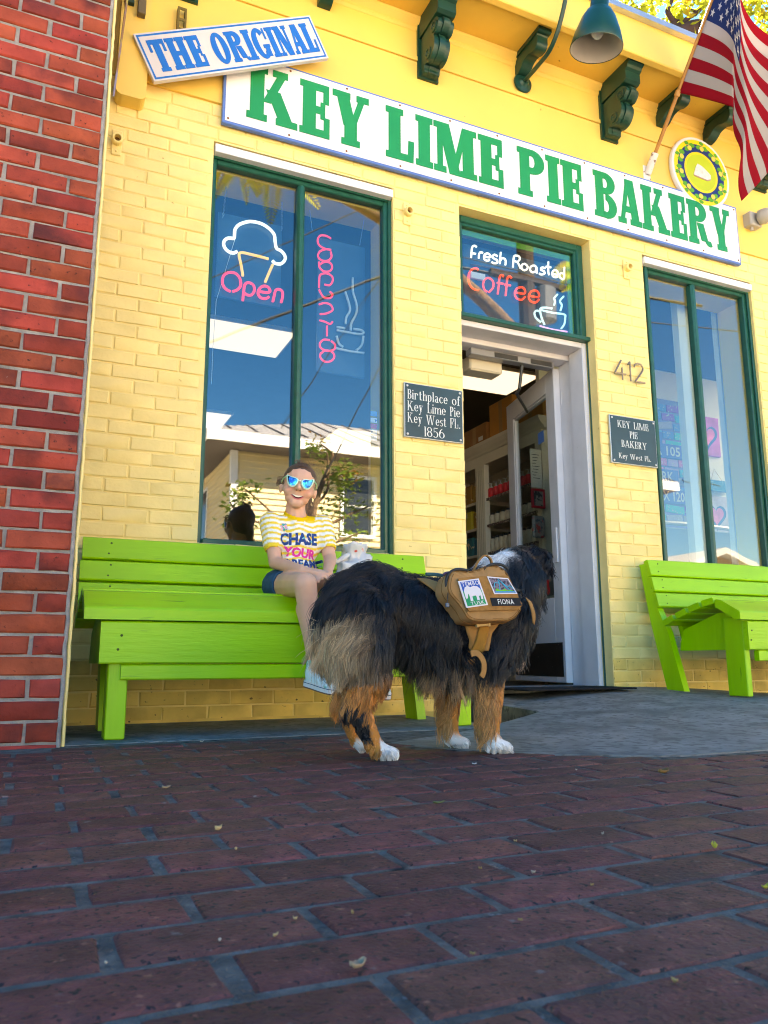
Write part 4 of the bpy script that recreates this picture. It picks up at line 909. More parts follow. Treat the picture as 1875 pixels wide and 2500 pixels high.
letters('ORIGINAL', lambda u, v, d: of(u, v+.042, .004+d), Hh_-.084, M_sob, os_, x0=.37, width=Lw-.36-.04, S=.44, t=.14, q=.11, sx=.09, gap=.03)
MB().box(.60, -.094, 3.40, .66, -.013, 3.46).build('standoff', M_yelS, os_); MB().box(1.0, -.094, 3.55, 1.06, -.013, 3.6).build('standoff', M_yelS, os_)
# slotted strap on the wall above it
st = MB(); fs = lambda a, b_, d: (a, -.014-d, b_)
q = .008
st.box(.462, -.05, 3.44, .472, -.014, 3.58); st.box(.498, -.05, 3.44, .508, -.014, 3.58); st.box(.472, -.05, 3.44, .498, -.046, 3.458); st.box(.472, -.05, 3.50, .498, -.046, 3.515); st.box(.472, -.05, 3.565, .498, -.046, 3.58)
tag(st.build('metal_strap', mat('strap_painted', (.16, .11, .02), .6, .4)), 'small slotted metal strap on the yellow frieze just above the tilted sign', 'metal strap')

# ------------------------------------------------------------------ dark plaques
M_plq = mat('plaque_slate', (.012, .055, .075), .45, .45, var=.2, vscale=8, bump=.15, bscale=90)
M_pln = mat('plaque_edge', (.5, .52, .55), .35, .5, metal=.8)
M_plt = mat('plaque_lettering', (.72, .74, .74), .4, .4)
def plaque(x0, x1, z0, z1, lines, label):
    t = thing('wall_plaque', label, 'plaque', ((x0+x1)/2, -.01, (z0+z1)/2))
    MB().bevbox(x0, -.018, z0, x1, -.002, z1, .002).build('rim', M_pln, t)
    MB().box(x0+.005, -.0195, z0+.005, x1-.005, -.0178, z1-.005).build('face', M_plq, t)
    one = MB(); kw = dict(S=.115, t=.042, q=.034, sx=.055)
    for s_, zc, h in lines:
        w = min(text_width(s_, h, gap=.07, **kw), (x1-x0)*.90); xs = (x0+x1)/2-w/2
        letters(s_, lambda u, v, d: (u, -.0195-d, v+zc), h, M_plt, t, x0=xs, width=w, one=one, gap=.07, depth=.0012, **kw)
    one.build('lettering', M_plt, t, kind='stuff')
    for x in (x0+.018, x1-.018):
        for z in (z0+.018, z1-.018): MB().lathe([(.007, 0), (.006, .003), (0, .004)], (x, -.0195, z), (0, -1, 0), 10).build('screw', M_pln, t)
plaque(1.752, 2.113, 1.441, 1.748, (('Birthplace of', 1.656, .054), ('Key Lime Pie', 1.590, .054), ('Key West FL.', 1.524, .054), ('1856', 1.456, .054)), 'dark plaque reading Birthplace of Key Lime Pie, left of the doorway')
plaque(3.144, 3.506, 1.441, 1.747, (('KEY LIME', 1.672, .044), ('PIE', 1.610, .044), ('BAKERY', 1.548, .044), ('Key West FL.', 1.475, .033)), 'dark plaque reading KEY LIME PIE BAKERY, right of the doorway under the numerals')

# ------------------------------------------------------------------ house number 412
M_num = mat('numeral_metal', (.26, .22, .18), .4, .5, metal=.8)
hn = thing('house_number', 'slim metal numerals 412 fixed to the yellow brick right of the doorway', 'house number', (3.33, -.02, 2.0))
NUM = {'4': [[(.52, .30), (.02, .30), (.34, 1.0)], [(.36, .62), (.36, -.0)]], '1': [[(.1, .84), (.24, 1.0), (.24, 0)]], '2': [[(.02, .78), (.06, .92), (.2, 1.0), (.36, .97), (.44, .82), (.42, .66), (.28, .42), (.02, .03), (.50, .03)]]}
for ch, x, w in (('4', 3.202, .175), ('1', 3.302, .12), ('2', 3.362, .165)):
    q = MB()
    for pl in NUM[ch]:
        for a, b_ in zip(pl, pl[1:]):
            q.tube([(x+a[0]*w*1.0, -.020, 1.985+a[1]*.128), (x+b_[0]*w*1.0, -.020, 1.985+b_[1]*.128)],   .0058, 6)
    q.tube([(x+.3*w, -.018, 2.03), (x+.3*w, -.001, 2.03)], .003, 5)
    q.build('numeral', M_num, hn)

# ------------------------------------------------------------------ round pie sign
C = Vector((4.062, -.03, 3.622)); RX = .268
rs = thing('round_sign', 'round sign with a pie slice inside a blue and yellow lime wreath border', 'round sign', C)
ry = lambda a, b_, d: (C.x+a, C.y-d, C.z+b_)
def ringm(r0, r1, d, n=48):
    m = MB()
    for i in range(n):
        a0, a1 = 2*PI*i/n, 2*PI*(i+1)/n
        m.add([ry(r*math.cos(a), r*math.sin(a), d) for r, a in ((r0, a0), (r1, a0), (r1, a1), (r0, a1))], [(0, 3, 2, 1)])
    return m
MB().lathe([(0, -.012), (RX, -.012), (RX+.003, 0), (RX, .014), (RX-.004, .016), (0, .016)], C, (0, -1, 0), 48).build('disc', mat('sign_white_rim', (.72, .72, .76), .35, .4), rs)
M_y2 = mat('sign_yellow', (.85, .66, .02), .4, .4); M_b2 = mat('sign_navy', (.01, .03, .18), .4, .4); M_l2 = mat('sign_lime', (.50, .60, .02), .4, .4, var=.15, vscale=4)
ringm(.215, .248, .0166).build('outer_ring', M_y2, rs); ringm(.155, .2149, .0168).build('blue_ring', M_b2, rs); ringm(.138, .1549, .0170).build('inner_ring', M_y2, rs)
ringm(.0, .1379, .0172).build('centre', M_l2, rs)
M_lf = mat('print_leaf', (.10, .38, .03), .5, .3); M_lm = mat('print_lime', (.75, .62, .10), .5, .3)
lf = MB(); lm = MB()
for i in range(10):
    a = 2*PI*i/10+.2; c0, s0 = math.cos(a), math.sin(a)
    for k, (da, rr_, sz, ro) in enumerate(((-.17, .205, .030, .6), (.16, .195, .030, -.5), (.02, .232, .024, 1.2))):
        cx, cz = rr_*math.cos(a+da), rr_*math.sin(a+da)
        P = [(cx+sz*math.cos(a+ro+t_)*(1 if abs(math.cos(t_)) > .2 else .55)*.9, cz+sz*math.sin(a+ro+t_)*.62) for t_ in np.linspace(0, 2*PI, 9)[:-1]]
        lf.prism(P, ry, .0176+.0002*k, .0182+.0002*k)
    lm.prism([(.19*c0+.020*math.cos(t_), .19*s0+.020*math.sin(t_)) for t_ in np.linspace(0, 2*PI, 11)[:-1]], ry, .0184, .0192)
lf.build('leaf_wreath', M_lf, rs, kind='stuff'); lm.build('lime_fruit', M_lm, rs, kind='stuff')
MB().prism([(-.075, -.035), (-.05, .028), (-.03, .06), (-.005, .055), (.02, .045), (.06, .02), (.088, .0), (.085, -.03), (.05, -.045)], ry, .0176, .020).build('pie_slice', mat('print_cream', (.78, .74, .72), .5, .3, var=.15, vscale=40), rs)
MB().prism([(-.07, -.046), (-.076, -.036), (.05, -.046), (.086, -.031), (.08, -.042), (.05, -.054)], ry, .0180, .0206).build('pie_crust', mat('print_crust', (.5, .32, .25), .5, .3), rs)

# ------------------------------------------------------------------ security camera
sc_ = thing('security_camera', 'grey dome security camera on a junction box under the eave at the right', 'security camera', (4.55, 0, 3.37))
M_cam = mat('camera_grey', (.42, .40, .38), .45, .4)
MB().bevbox(4.475, -.075, 3.315, 4.59, -.002, 3.42, .006).build('junction_box', M_cam, sc_)
MB().lathe([(.03, 0), (.052, .012), (.056, .04), (.05, .075), (.038, .095), (.0, .105)], (4.55, -.075, 3.375), (.35, -1, -.05), 20).build('housing', M_cam, sc_, smooth=True)
MB().lathe([(.026, .0), (.028, .012), (.0, .016)], (4.583, -.165, 3.37), (.35, -1, -.1), 16).build('lens', mat('lens_black', (.01, .01, .012), .1, .6), sc_)
MB().tube([(4.52, -.04, 3.315), (4.52, -.04, 3.29)], .012, 8).build('cable_gland', M_cam, sc_)

# painted pipe sockets on the brick
for (x, z), lab in (((.214, 2.755), 'yellow painted pipe socket beside the red brick corner, above the left bench'), ((1.784, 2.765), 'yellow painted pipe socket between the left window and the doorway'), ((3.365, 2.765), 'yellow painted pipe socket between the doorway and the right window')):
    t = thing('pipe_socket', lab, 'wall bracket', (x, 0, z), 'painted sockets left in the wall')
    MB().bevbox(x-.024, -.011, z-.075, x+.024, 0, z+.06, .004).build('back_plate', M_yel, t)
    m = MB().lathe([(.027, 0), (.027, .03), (.022, .036), (.017, .036), (.016, .004), (0, .003)], (x, -.011, z), (0, -1, -.12), 16).build('socket', M_yel, t, smooth=False)
    MB().lathe([(.0145, .0), (0, .0005)], (x, -.017, z), (0, -1, -.12), 12).build('socket_bore', mat('dark_bore', (.12, .06, .02), .8, .2), m)
    for dz in (-.055, .042): MB().lathe([(.007, 0), (.005, .005), (0, .006)], (x, -.011, z+dz), (0, -1, 0), 8).build('bolt', M_yel, t)

# ------------------------------------------------------------------ timber post end and hanging blade at the upper left
P = [(.188, 3.62), (.188, 2.985)]+[(.188+.03-.03*math.cos(a), 2.985-.03*math.sin(a)) for a in np.linspace(0, PI/2, 6)[1:]]+[(.298+.03*math.sin(a), 2.985-.03*math.cos(a)) for a in np.linspace(0, PI/2, 6)]+[(.328, 3.62)]
bx = thing('sign_bracket_board', 'yellow rounded board fixed at the top left corner by the brick pier', 'mounting board', (.26, -.05, 3.3))
MB().prism(P, lambda a, b_, d: (a, -.002-d, b_), 0, .09).build('board', M_yelS, bx)
MB().bevbox(.262, -.13, 3.40, .30, -.093, 3.9, .003).build('cleat', mat('cleat_brown', (.14, .10, .05), .6, .4), bx)
MB().bevbox(.21, -.12, 3.45, .245, -.093, 3.9, .003).build('cleat', mat('cleat_green', (.02, .05, .03), .6, .4), bx)
bs = thing('hanging_sign', 'thin tapering blade sign hanging edge on in front of the upper left board', 'blade sign', (.2, -.3, 3.3))
bp_ = [(.216, -.13, 3.75), (.2165, -.20, 3.75), (.186, -.175, 2.875), (.185, -.165, 2.875)]
q = MB(); yz2 = lambda a, b_, d: (.170+d+(b_-2.84)*.055, a, b_)
q.prism([(-.15, 3.75), (-.40, 3.75), (-.40, 3.12), (-.215, 2.84), (-.15, 2.88)], yz2, 0, .008).build('blade', mat('blade_print', (.36, .20, .12), .5, .4, spots=[((.3, .3, .55), 9, .5, .6), ((.5, .4, .1), 7, .6, .66)]), bs)
MB().tube([(.21, -.14, 3.46), (.20, -.12, 3.44), (.205, -.10, 3.42), (.215, -.10, 3.45)], .003, 6).build('hook', M_screw, bs)

# ------------------------------------------------------------------ gooseneck lamp
gl = thing('gooseneck_lamp', 'green gooseneck barn lamp reaching out from the frieze above the sign', 'wall lamp', (2.6, 0, 3.86))
M_lamp = mat('lamp_green', (.003, .042, .028), .35, .5, var=.1, bump=.05)
MB().lathe([(.066, 0), (.062, .010), (.035, .016), (.022, .03), (0, .03)], (2.60, -.0225, 3.861), (0, -1, 0), 24).build('wall_plate', M_lamp, gl, smooth=False)
arm = catmull([(2.6, -.03, 3.861), (2.6, -.18, 3.861), (2.6, -.30, 3.868), (2.602, -.38, 3.925), (2.605, -.44, 4.02), (2.608, -.51, 4.16), (2.612, -.61, 4.25), (2.618, -.71, 4.22), (2.622, -.757, 4.12), (2.624, -.768, 4.05)], 6)
MB().tube(arm, .0135, 12).build('arm', M_lamp, gl, smooth=True)
MB().lathe([(.024, 0), (.024, -.05), (0, -.05)], (2.6, -.045, 3.861), (0, -1, 0), 12).build('collar', M_lamp, gl)
ax = Vector((0, -.19, 1)).normalized(); ro = Vector((2.622, -.69, 3.585))
MB().lathe([(.143, 0), (.145, .004), (.124, .085), (.094, .165), (.070, .205), (.050, .222), (.049, .31), (.043, .325), (.040, .40), (.026, .44), (.0135, .45)], ro, ax, 36).build('shade', M_lamp, gl, smooth=True)
MB().lathe([(.1405, .003), (.121, .086), (.09, .163), (.06, .2), (.0, .205)], ro, ax, 36).build('shade_lining', mat('lamp_white', (.45, .40, .36), .5, .3), gl, smooth=True)
MB().ell(ro+ax*.10, (.035, .035, .05)).build('bulb', mat('bulb_glass', (.7, .7, .7), .2, .5), gl, smooth=True)

# ------------------------------------------------------------------ flag pole and flag
fp = thing('flagpole', 'orange wooden flagpole slanting from a white bracket above the sign', 'flagpole', (3.56, -.02, 3.49))
B0, B1 = Vector((3.60, -.055, 3.56)), Vector((3.60, -.93, 4.652))
MB().tube([B0, B1], .0125, 12).build('pole', mat('pole_wood', (.42, .17, .03), .4, .45, var=.15, vscale=30), fp)
pd = (B1-B0).normalized()
br = MB(); br.bevbox(3.563, -.016, 3.455, 3.625, -.003, 3.565, .004); br.build('wall_flange', mat('bracket_white', (.7, .66, .66), .4, .4, spots=[((.25, .12, .06), 30, .62, .68)]), fp)
MB().lathe([(.024, -.07), (.024, .06), (.020, .065), (.0165, .065)], B0, pd, 16).tube([(3.595, -.012, 3.515), B0-pd*.05], .018, 10).build('socket', MATS['bracket_white'], fp)
MB().lathe([(.0125, -.015), (.019, -.01), (.019, .02), (.0125, .025)], B0+pd*.425, pd, 12).build('ring', mat('ring_brass', (.5, .22, .05), .4, .5), fp)
# flag: hoist along the pole, hanging in one deep fold
M_flag = bpy.data.materials.new('flag_cloth'); M_flag.use_nodes = True; MATS['flag_cloth'] = M_flag
N, L = M_flag.node_tree.nodes, M_flag.node_tree.links; bs_ = N['Principled BSDF']; bs_.inputs['Roughness'].default_value = .8; bs_.inputs['Specular IOR Level'].default_value = .15
at = N.new('ShaderNodeAttribute'); at.attribute_name = 'flag_color'
tr = N.new('ShaderNodeBsdfTranslucent'); ms = N.new('ShaderNodeMixShader'); ms.inputs[0].default_value = .3
L.new(at.outputs['Color'], bs_.inputs['Base Color']); L.new(at.outputs['Color'], tr.inputs[0]); L.new(bs_.outputs[0], ms.inputs[1]); L.new(tr.outputs[0], ms.inputs[2]); L.new(ms.outputs[0], N['Material Output'].inputs[0])
FLAG_RED, FLAG_WHITE, FLAG_BLUE = (.30, .005, .018), (.42, .38, .39), (.018, .035, .14)
flag = thing('flag', 'red, white and blue striped flag with stars hanging folded from the slanting pole', 'flag', B1)
# points given along the hoist (h 0 bottom, 1 top) for: pole edge, fold, fly hem
H0 = B0+pd*.435; H1 = H0+pd*.91
FO0, FO1 = Vector([(3.7417,-0.62,3.6255)][0]), Vector([(3.425,-0.98,4.1925)][0])
FL0, FL1 = Vector([(3.8865,-0.5,3.1078)][0]), Vector([(4.2143,-0.8,3.5885)][0])
NU, NV = 13*4, 60
fv = []; fcol = []; ff = []
def flagpt(h, v):
    """h: 0 bottom stripe .. 1 top, v: 0 hoist .. 1 fly"""
    a = H0.lerp(H1, h); b_ = FO0.lerp(FO1, h); c_ = FL0.lerp(FL1, h); vf = .30
    if v < vf:
        t = v/vf; p = a.lerp(b_, t); p.y -= .05*math.sin(PI*t)*(.6+.4*h); p.z -= .025*math.sin(PI*t)
    else:
        t = (v-vf)/(1-vf); p = b_.lerp(c_, t); p.y += .03*math.sin(t*PI*2.2)*(.5+h) + .02*math.sin(t*9+h*5); p.x += .02*math.sin(t*7+h*4)
    return p
for i in range(NU+1):
    for j in range(NV+1): fv.append(tuple(flagpt(i/NU, j/NV)))
for i in range(NU):
    for j in range(NV):
        a = i*(NV+1)+j; ff.append((a, a+1, a+NV+2, a+NV+1)); h, v = (i+.5)/NU, (j+.5)/NV
        fcol.append(FLAG_BLUE if (h > 6/13 and v < .40) else (FLAG_RED if int(h*13) % 2 == 0 else FLAG_WHITE))
me = bpy.data.meshes.new('cloth'); me.from_pydata(fv, [], ff); me.materials.append(M_flag); me.shade_smooth()
ca = me.color_attributes.new('flag_color', 'FLOAT_COLOR', 'CORNER')
buf = np.zeros((len(ff)*4, 4), 'f'); buf[:, 3] = 1
for i, c in enumerate(fcol): buf[i*4:i*4+4, :3] = c
ca.data.foreach_set('color', buf.ravel())
fo = link('cloth', me, flag)
sol = fo.modifiers.new('thickness', 'SOLIDIFY'); sol.thickness = .002
st = MB()
for r_ in range(9):
    for c_ in range(6 if r_ % 2 == 0 else 5):
        h = 6/13+(7/13)*(r_+1)/10; v = .40*((c_*2+1+(r_ % 2))/12)
        e = .001; p = flagpt(h, v); du = (flagpt(h, v+e)-p).normalized(); dv = (flagpt(h+e, v)-p).normalized(); nn = du.cross(dv).normalized()
        for sgn in (1, -1):
            pts = [p+nn*sgn*.004+(du*math.cos(q_)+dv*math.sin(q_))*(.026 if k % 2 == 0 else .0105) for k, q_ in enumerate(np.linspace(PI/2, PI/2+2*PI, 11)[:-1])]
            st.add(pts+[p+nn*sgn*.004], [(k, (k+1) % 10, 10) for k in range(10)])
st.build('stars', mat('star_white', (.68, .64, .64), .8, .2, trans=.4), flag, kind='stuff')

# ------------------------------------------------------------------ neon signs behind the glass
def neon(parent, paths, r, mt, name='tube'):
    for p in paths:
        MB().tube(catmull(p, 5) if len(p) > 2 else p, r, 7).build(name, mt, parent, smooth=True)
NW = emis('neon_white', (.80, .95, 1.0), .2); NR = emis('neon_red', (1.0, .04, .05), .15); NY = emis('neon_yellow', (1.0, .55, .10), .13); NPK = emis('neon_pink', (1.0, .035, .075), .15); NB = emis('neon_blue', (.50, .85, 1.0), .15); NV_ = emis('neon_violet', (.9, .45, 1.0), .14)
NOFF = mat('neon_tube_unlit', (.55, .62, .66), .25, .5); NCOR = emis('neon_coffee_red', (1.0, .07, .04), .20); NWH = emis('neon_warm_white', (.92, .92, .85), .17)
M_back = mat('neon_backboard', (.018, .06, .11), .3, .5, var=.2)
M_chain = mat('chain_steel', (.45, .47, .5), .35, .5, metal=.8)
yN = .20
n1 = thing('neon_sign', 'neon sign of a cupcake over the word Open in the left pane', 'neon sign', (.97, yN, 2.4))
neon(n1, [[(0.8674,0.2,2.4258),(0.8458,0.2,2.4112),(0.8156,0.2,2.4173),(0.7968,0.2,2.4421),(0.7969,0.2,2.469),(0.8131,0.2,2.489),(0.8349,0.2,2.4951),(0.8489,0.2,2.4984),(0.8511,0.2,2.5228),(0.8532,0.2,2.5506),(0.8724,0.2,2.5825),(0.9103,0.2,2.6083),(0.9459,0.2,2.6203),(0.9924,0.2,2.6205),(1.0346,0.2,2.6052),(1.069,0.2,2.5744),(1.0763,0.2,2.5317),(1.0856,0.2,2.4939),(1.1112,0.2,2.4842),(1.1328,0.2,2.4614),(1.1334,0.2,2.4338),(1.1129,0.2,2.4073),(1.0815,0.2,2.4026),(1.0634,0.2,2.4151)]], .0088, NW)
neon(n1, [[(0.9039,0.2,2.2907),(0.8991,0.2,2.3176),(0.8895,0.2,2.3639),(0.879,0.2,2.41),(0.8957,0.2,2.4246),(0.9363,0.2,2.425),(0.9876,0.2,2.4234),(1.0414,0.2,2.4201)], [(1.0661,0.2,2.3916),(1.0467,0.2,2.3382),(1.0265,0.2,2.2798)]], .0078, NY)
neon(n1, [[(0.8414,0.2,2.1885),(0.8134,0.2,2.1987),(0.7967,0.2,2.2269),(0.801,0.2,2.2701),(0.8278,0.2,2.2949),(0.8646,0.2,2.2974),(0.8884,0.2,2.2725),(0.8936,0.2,2.2363),(0.8776,0.2,2.2064),(0.8513,0.2,2.1905)],
 [(0.9074,0.2,2.1488),(0.9107,0.2,2.2025),(0.9165,0.2,2.2442),(0.9362,0.2,2.2589),(0.9618,0.2,2.2503),(0.9688,0.2,2.2196),(0.9534,0.2,2.1919),(0.9313,0.2,2.1875),(0.9129,0.2,2.1976)],
 [(0.9912,0.2,2.2209),(1.0342,0.2,2.222),(1.0546,0.2,2.2315),(1.0457,0.2,2.2535),(1.0209,0.2,2.257),(0.9978,0.2,2.2394),(0.9894,0.2,2.2098),(1.0023,0.2,2.1867),(1.03,0.2,2.1857),(1.0502,0.2,2.2004)],
 [(1.0715,0.2,2.1756),(1.0788,0.2,2.2126),(1.0854,0.2,2.2431),(1.1038,0.2,2.2544),(1.1239,0.2,2.2455),(1.1257,0.2,2.2133),(1.1181,0.2,2.1793)]], .0076, NPK)
b0 = [(0.7678,0.215,2.5926),(1.1342,0.215,2.6091),(1.1554,0.215,2.1227),(0.7558,0.215,2.1258)]
MB().box(.765, .222, 2.16, 1.12, .236, 2.645).build('backboard', M_back, n1)
for pts in ([(0.7996,0.21,2.7961),(0.788,0.21,2.6112)], [(1.1127,0.21,2.7822),(1.1166,0.21,2.6135)]):
    ch = MB(); a, b_ = Vector(pts[0]), Vector(pts[1]); k = 14
    for i in range(k):
        c = a.lerp(b_, (i+.5)/k); ch.tube([c+Vector((.004*math.cos(q), .004*math.sin(q)*(i % 2), .009*math.sin(q) if i % 2 == 0 else .009*math.cos(q))) for q in np.linspace(0, 2*PI, 7)[:-1]], .0012, 4, closed=True)
    ch.build('chain', M_chain, n1, kind='stuff')
MB().tube([(0.8543,0.205,2.4936),(0.8022,0.205,2.2674),(0.7683,0.205,2.1238),(0.7607,0.205,1.8647),(0.7608,0.205,1.663)], .0014, 5).build('pull_cord', mat('cord_white', (.7, .72, .74), .6, .3), n1)
n2 = thing('neon_sign', 'tall neon sign with vertical pink script and a steaming white cup', 'neon sign', (1.46, yN, 2.25))
neon(n2, [[(1.4027,0.2,2.6247),(1.3746,0.2,2.6353),(1.338,0.2,2.629),(1.3229,0.2,2.6003),(1.331,0.2,2.5703),(1.3645,0.2,2.5552),(1.4035,0.2,2.5561)],
 [(1.4035,0.2,2.5561),(1.3701,0.2,2.5519),(1.3349,0.2,2.5292),(1.3265,0.2,2.4968),(1.351,0.2,2.4796),(1.3875,0.2,2.4876),(1.4061,0.2,2.5145),(1.4014,0.2,2.5442)],
 [(1.3325,0.2,2.4665),(1.3362,0.2,2.4335),(1.3607,0.2,2.4163),(1.396,0.2,2.4238),(1.4113,0.2,2.452),(1.3988,0.2,2.4754),(1.3655,0.2,2.4737),(1.336,0.2,2.4503)],
 [(1.3346,0.2,2.3101),(1.3351,0.2,2.3548),(1.3412,0.2,2.3897),(1.3773,0.2,2.4063),(1.4107,0.2,2.3954),(1.4144,0.2,2.3657),(1.3969,0.2,2.3396),(1.3672,0.2,2.3369)],
 [(1.3348,0.2,2.2991),(1.3626,0.2,2.2602),(1.4011,0.2,2.2623),(1.4152,0.2,2.2874),(1.3974,0.2,2.3006)], [(1.336,0.2,2.2107),(1.3685,0.2,2.2259),(1.4048,0.2,2.2218),(1.4162,0.2,2.1929),(1.3802,0.2,2.1662),(1.3422,0.2,2.1546)],
 [(1.3405,0.2,2.1181),(1.3699,0.2,2.1159),(1.4028,0.2,2.1076),(1.4169,0.2,2.1245)], [(1.3843,0.2,2.0933),(1.385,0.2,2.0332)],
 [(1.4006,0.2,2.0119),(1.3658,0.2,2.0081),(1.3445,0.2,1.9828),(1.3513,0.2,1.9569),(1.3882,0.2,1.9468),(1.4295,0.2,1.9624),(1.4314,0.2,1.9921),(1.4093,0.2,2.0091)],
 [(1.3506,0.2,1.9298),(1.3477,0.2,1.9024),(1.3728,0.2,1.8817),(1.4106,0.2,1.891),(1.4299,0.2,1.9211),(1.4155,0.2,1.9459),(1.3774,0.2,1.9472),(1.3538,0.2,1.9281)]], .0056, NPK)
neon(n2, [[(1.4945,0.2,2.1243),(1.4987,0.2,2.164),(1.5208,0.2,2.2128),(1.5092,0.2,2.2667),(1.4908,0.2,2.3194)], [(1.526,0.2,2.0911),(1.5302,0.2,2.1364),(1.5581,0.2,2.1975),(1.5613,0.2,2.2543),(1.5382,0.2,2.3289),(1.5378,0.2,2.4141)],
 [(1.4416,0.2,2.0783),(1.5082,0.2,2.0769),(1.5869,0.2,2.0797),(1.6039,0.2,2.0938),(1.5868,0.2,2.1042),(1.5417,0.2,2.1028)], [(1.4419,0.2,2.0432),(1.4555,0.2,2.0017),(1.4811,0.2,1.9841)], [(1.604,0.2,2.0715),(1.5928,0.2,2.014),(1.5591,0.2,1.9774)], [(1.4371,0.2,1.9713),(1.52,0.2,1.9665),(1.6076,0.2,1.97)], [(1.4414,0.2,2.0959),(1.4913,0.2,2.0982)]], .0072, NOFF)
MB().box(1.335, .222, 1.83, 1.62, .236, 2.63).build('backboard', M_back, n2)
for pts in ([(1.2762,0.21,2.7779),(1.2925,0.21,2.6555)], [(1.6121,0.21,2.8149),(1.5834,0.21,2.6312)]):
    MB().tube(pts, .0018, 5).build('chain', M_chain, n2)
n3 = thing('neon_sign', 'transom neon sign reading Fresh Roasted Coffee with a blue cup', 'neon sign', (2.67, .17, 2.55))
neon(n3, [[(2.3473,0.17,2.7739),(2.328,0.17,2.7786),(2.313,0.17,2.7587),(2.3055,0.17,2.6936)], [(2.3073,0.17,2.7257),(2.3391,0.17,2.7265)], [(2.3597,0.17,2.7011),(2.3634,0.17,2.7292),(2.3727,0.17,2.745),(2.3902,0.17,2.7443)],
 [(2.4022,0.17,2.7242),(2.4385,0.17,2.725),(2.441,0.17,2.742),(2.4216,0.17,2.7487),(2.4025,0.17,2.7334),(2.3988,0.17,2.707),(2.4161,0.17,2.6981),(2.4379,0.17,2.7066)], [(2.4965,0.17,2.7452),(2.4739,0.17,2.7512),(2.4585,0.17,2.7349),(2.473,0.17,2.7235),(2.4926,0.17,2.7186),(2.492,0.17,2.7001),(2.467,0.17,2.6928),(2.4524,0.17,2.6988)],
 [(2.5117,0.17,2.698),(2.5216,0.17,2.7785)], [(2.5176,0.17,2.7223),(2.5281,0.17,2.7385),(2.5482,0.17,2.7401),(2.5557,0.17,2.7261),(2.5526,0.17,2.6978)]], .0064, NWH)
neon(n3, [[(2.6088,0.17,2.6961),(2.6175,0.17,2.7629),(2.6283,0.17,2.7793),(2.6559,0.17,2.7808),(2.6622,0.17,2.7617),(2.6441,0.17,2.7409),(2.6207,0.17,2.7404)], [(2.641,0.17,2.7402),(2.6536,0.17,2.7244),(2.6657,0.17,2.6973)],
 [(2.7002,0.17,2.7392),(2.6792,0.17,2.7281),(2.6732,0.17,2.7054),(2.6879,0.17,2.6928),(2.7109,0.17,2.7014),(2.7201,0.17,2.7249),(2.7002,0.17,2.7392)], [(2.7878,0.17,2.7348),(2.7705,0.17,2.7423),(2.7461,0.17,2.7305),(2.7378,0.17,2.7053),(2.7547,0.17,2.6921),(2.7792,0.17,2.7048),(2.7888,0.17,2.7332),(2.789,0.17,2.6929)],
 [(2.8562,0.17,2.7421),(2.8299,0.17,2.7421),(2.8218,0.17,2.7252),(2.8445,0.17,2.7188),(2.849,0.17,2.7028),(2.8223,0.17,2.6915),(2.8069,0.17,2.6967)], [(2.882,0.17,2.7931),(2.8786,0.17,2.7261),(2.8836,0.17,2.7007)], [(2.8621,0.17,2.7556),(2.9013,0.17,2.7575)],
 [(2.913,0.17,2.7164),(2.9503,0.17,2.7177),(2.9495,0.17,2.7412),(2.9283,0.17,2.7443),(2.9103,0.17,2.7253),(2.9122,0.17,2.7001),(2.9332,0.17,2.6951),(2.9496,0.17,2.7033)], [(3.0075,0.17,2.7824),(3.001,0.17,2.7027),(2.9812,0.17,2.6957),(2.9659,0.17,2.7086),(2.9747,0.17,2.7323),(3.0028,0.17,2.7355)]], .0064, NWH)
neon(n3, [[(2.3555,0.17,2.6233),(2.3384,0.17,2.6304),(2.3111,0.17,2.6182),(2.2872,0.17,2.5817),(2.2832,0.17,2.5362),(2.3012,0.17,2.4999),(2.3295,0.17,2.4878),(2.3536,0.17,2.49)], [(2.4261,0.17,2.4894),(2.4566,0.17,2.5271),(2.4579,0.17,2.5681),(2.4291,0.17,2.5847),(2.3994,0.17,2.5694),(2.3858,0.17,2.5351),(2.3944,0.17,2.501),(2.4134,0.17,2.4896)],
 [(2.4896,0.17,2.4905),(2.4997,0.17,2.554),(2.5086,0.17,2.6105),(2.524,0.17,2.6247),(2.5386,0.17,2.6168)], [(2.4873,0.17,2.5651),(2.5319,0.17,2.5679)], [(2.5469,0.17,2.4911),(2.5563,0.17,2.5566),(2.5654,0.17,2.6133),(2.582,0.17,2.6277),(2.5967,0.17,2.618)], [(2.5417,0.17,2.5645),(2.5867,0.17,2.5673)],
 [(2.6183,0.17,2.5281),(2.6862,0.17,2.5325),(2.6905,0.17,2.561),(2.6676,0.17,2.572),(2.6315,0.17,2.5554),(2.6149,0.17,2.5183),(2.6288,0.17,2.4891),(2.664,0.17,2.4869),(2.6925,0.17,2.5127)], [(2.7237,0.17,2.5262),(2.7917,0.17,2.5305),(2.7951,0.17,2.559),(2.773,0.17,2.5712),(2.7383,0.17,2.5568),(2.7191,0.17,2.5161),(2.7353,0.17,2.4899),(2.7692,0.17,2.4891),(2.7972,0.17,2.5149)]], .0066, NCOR)
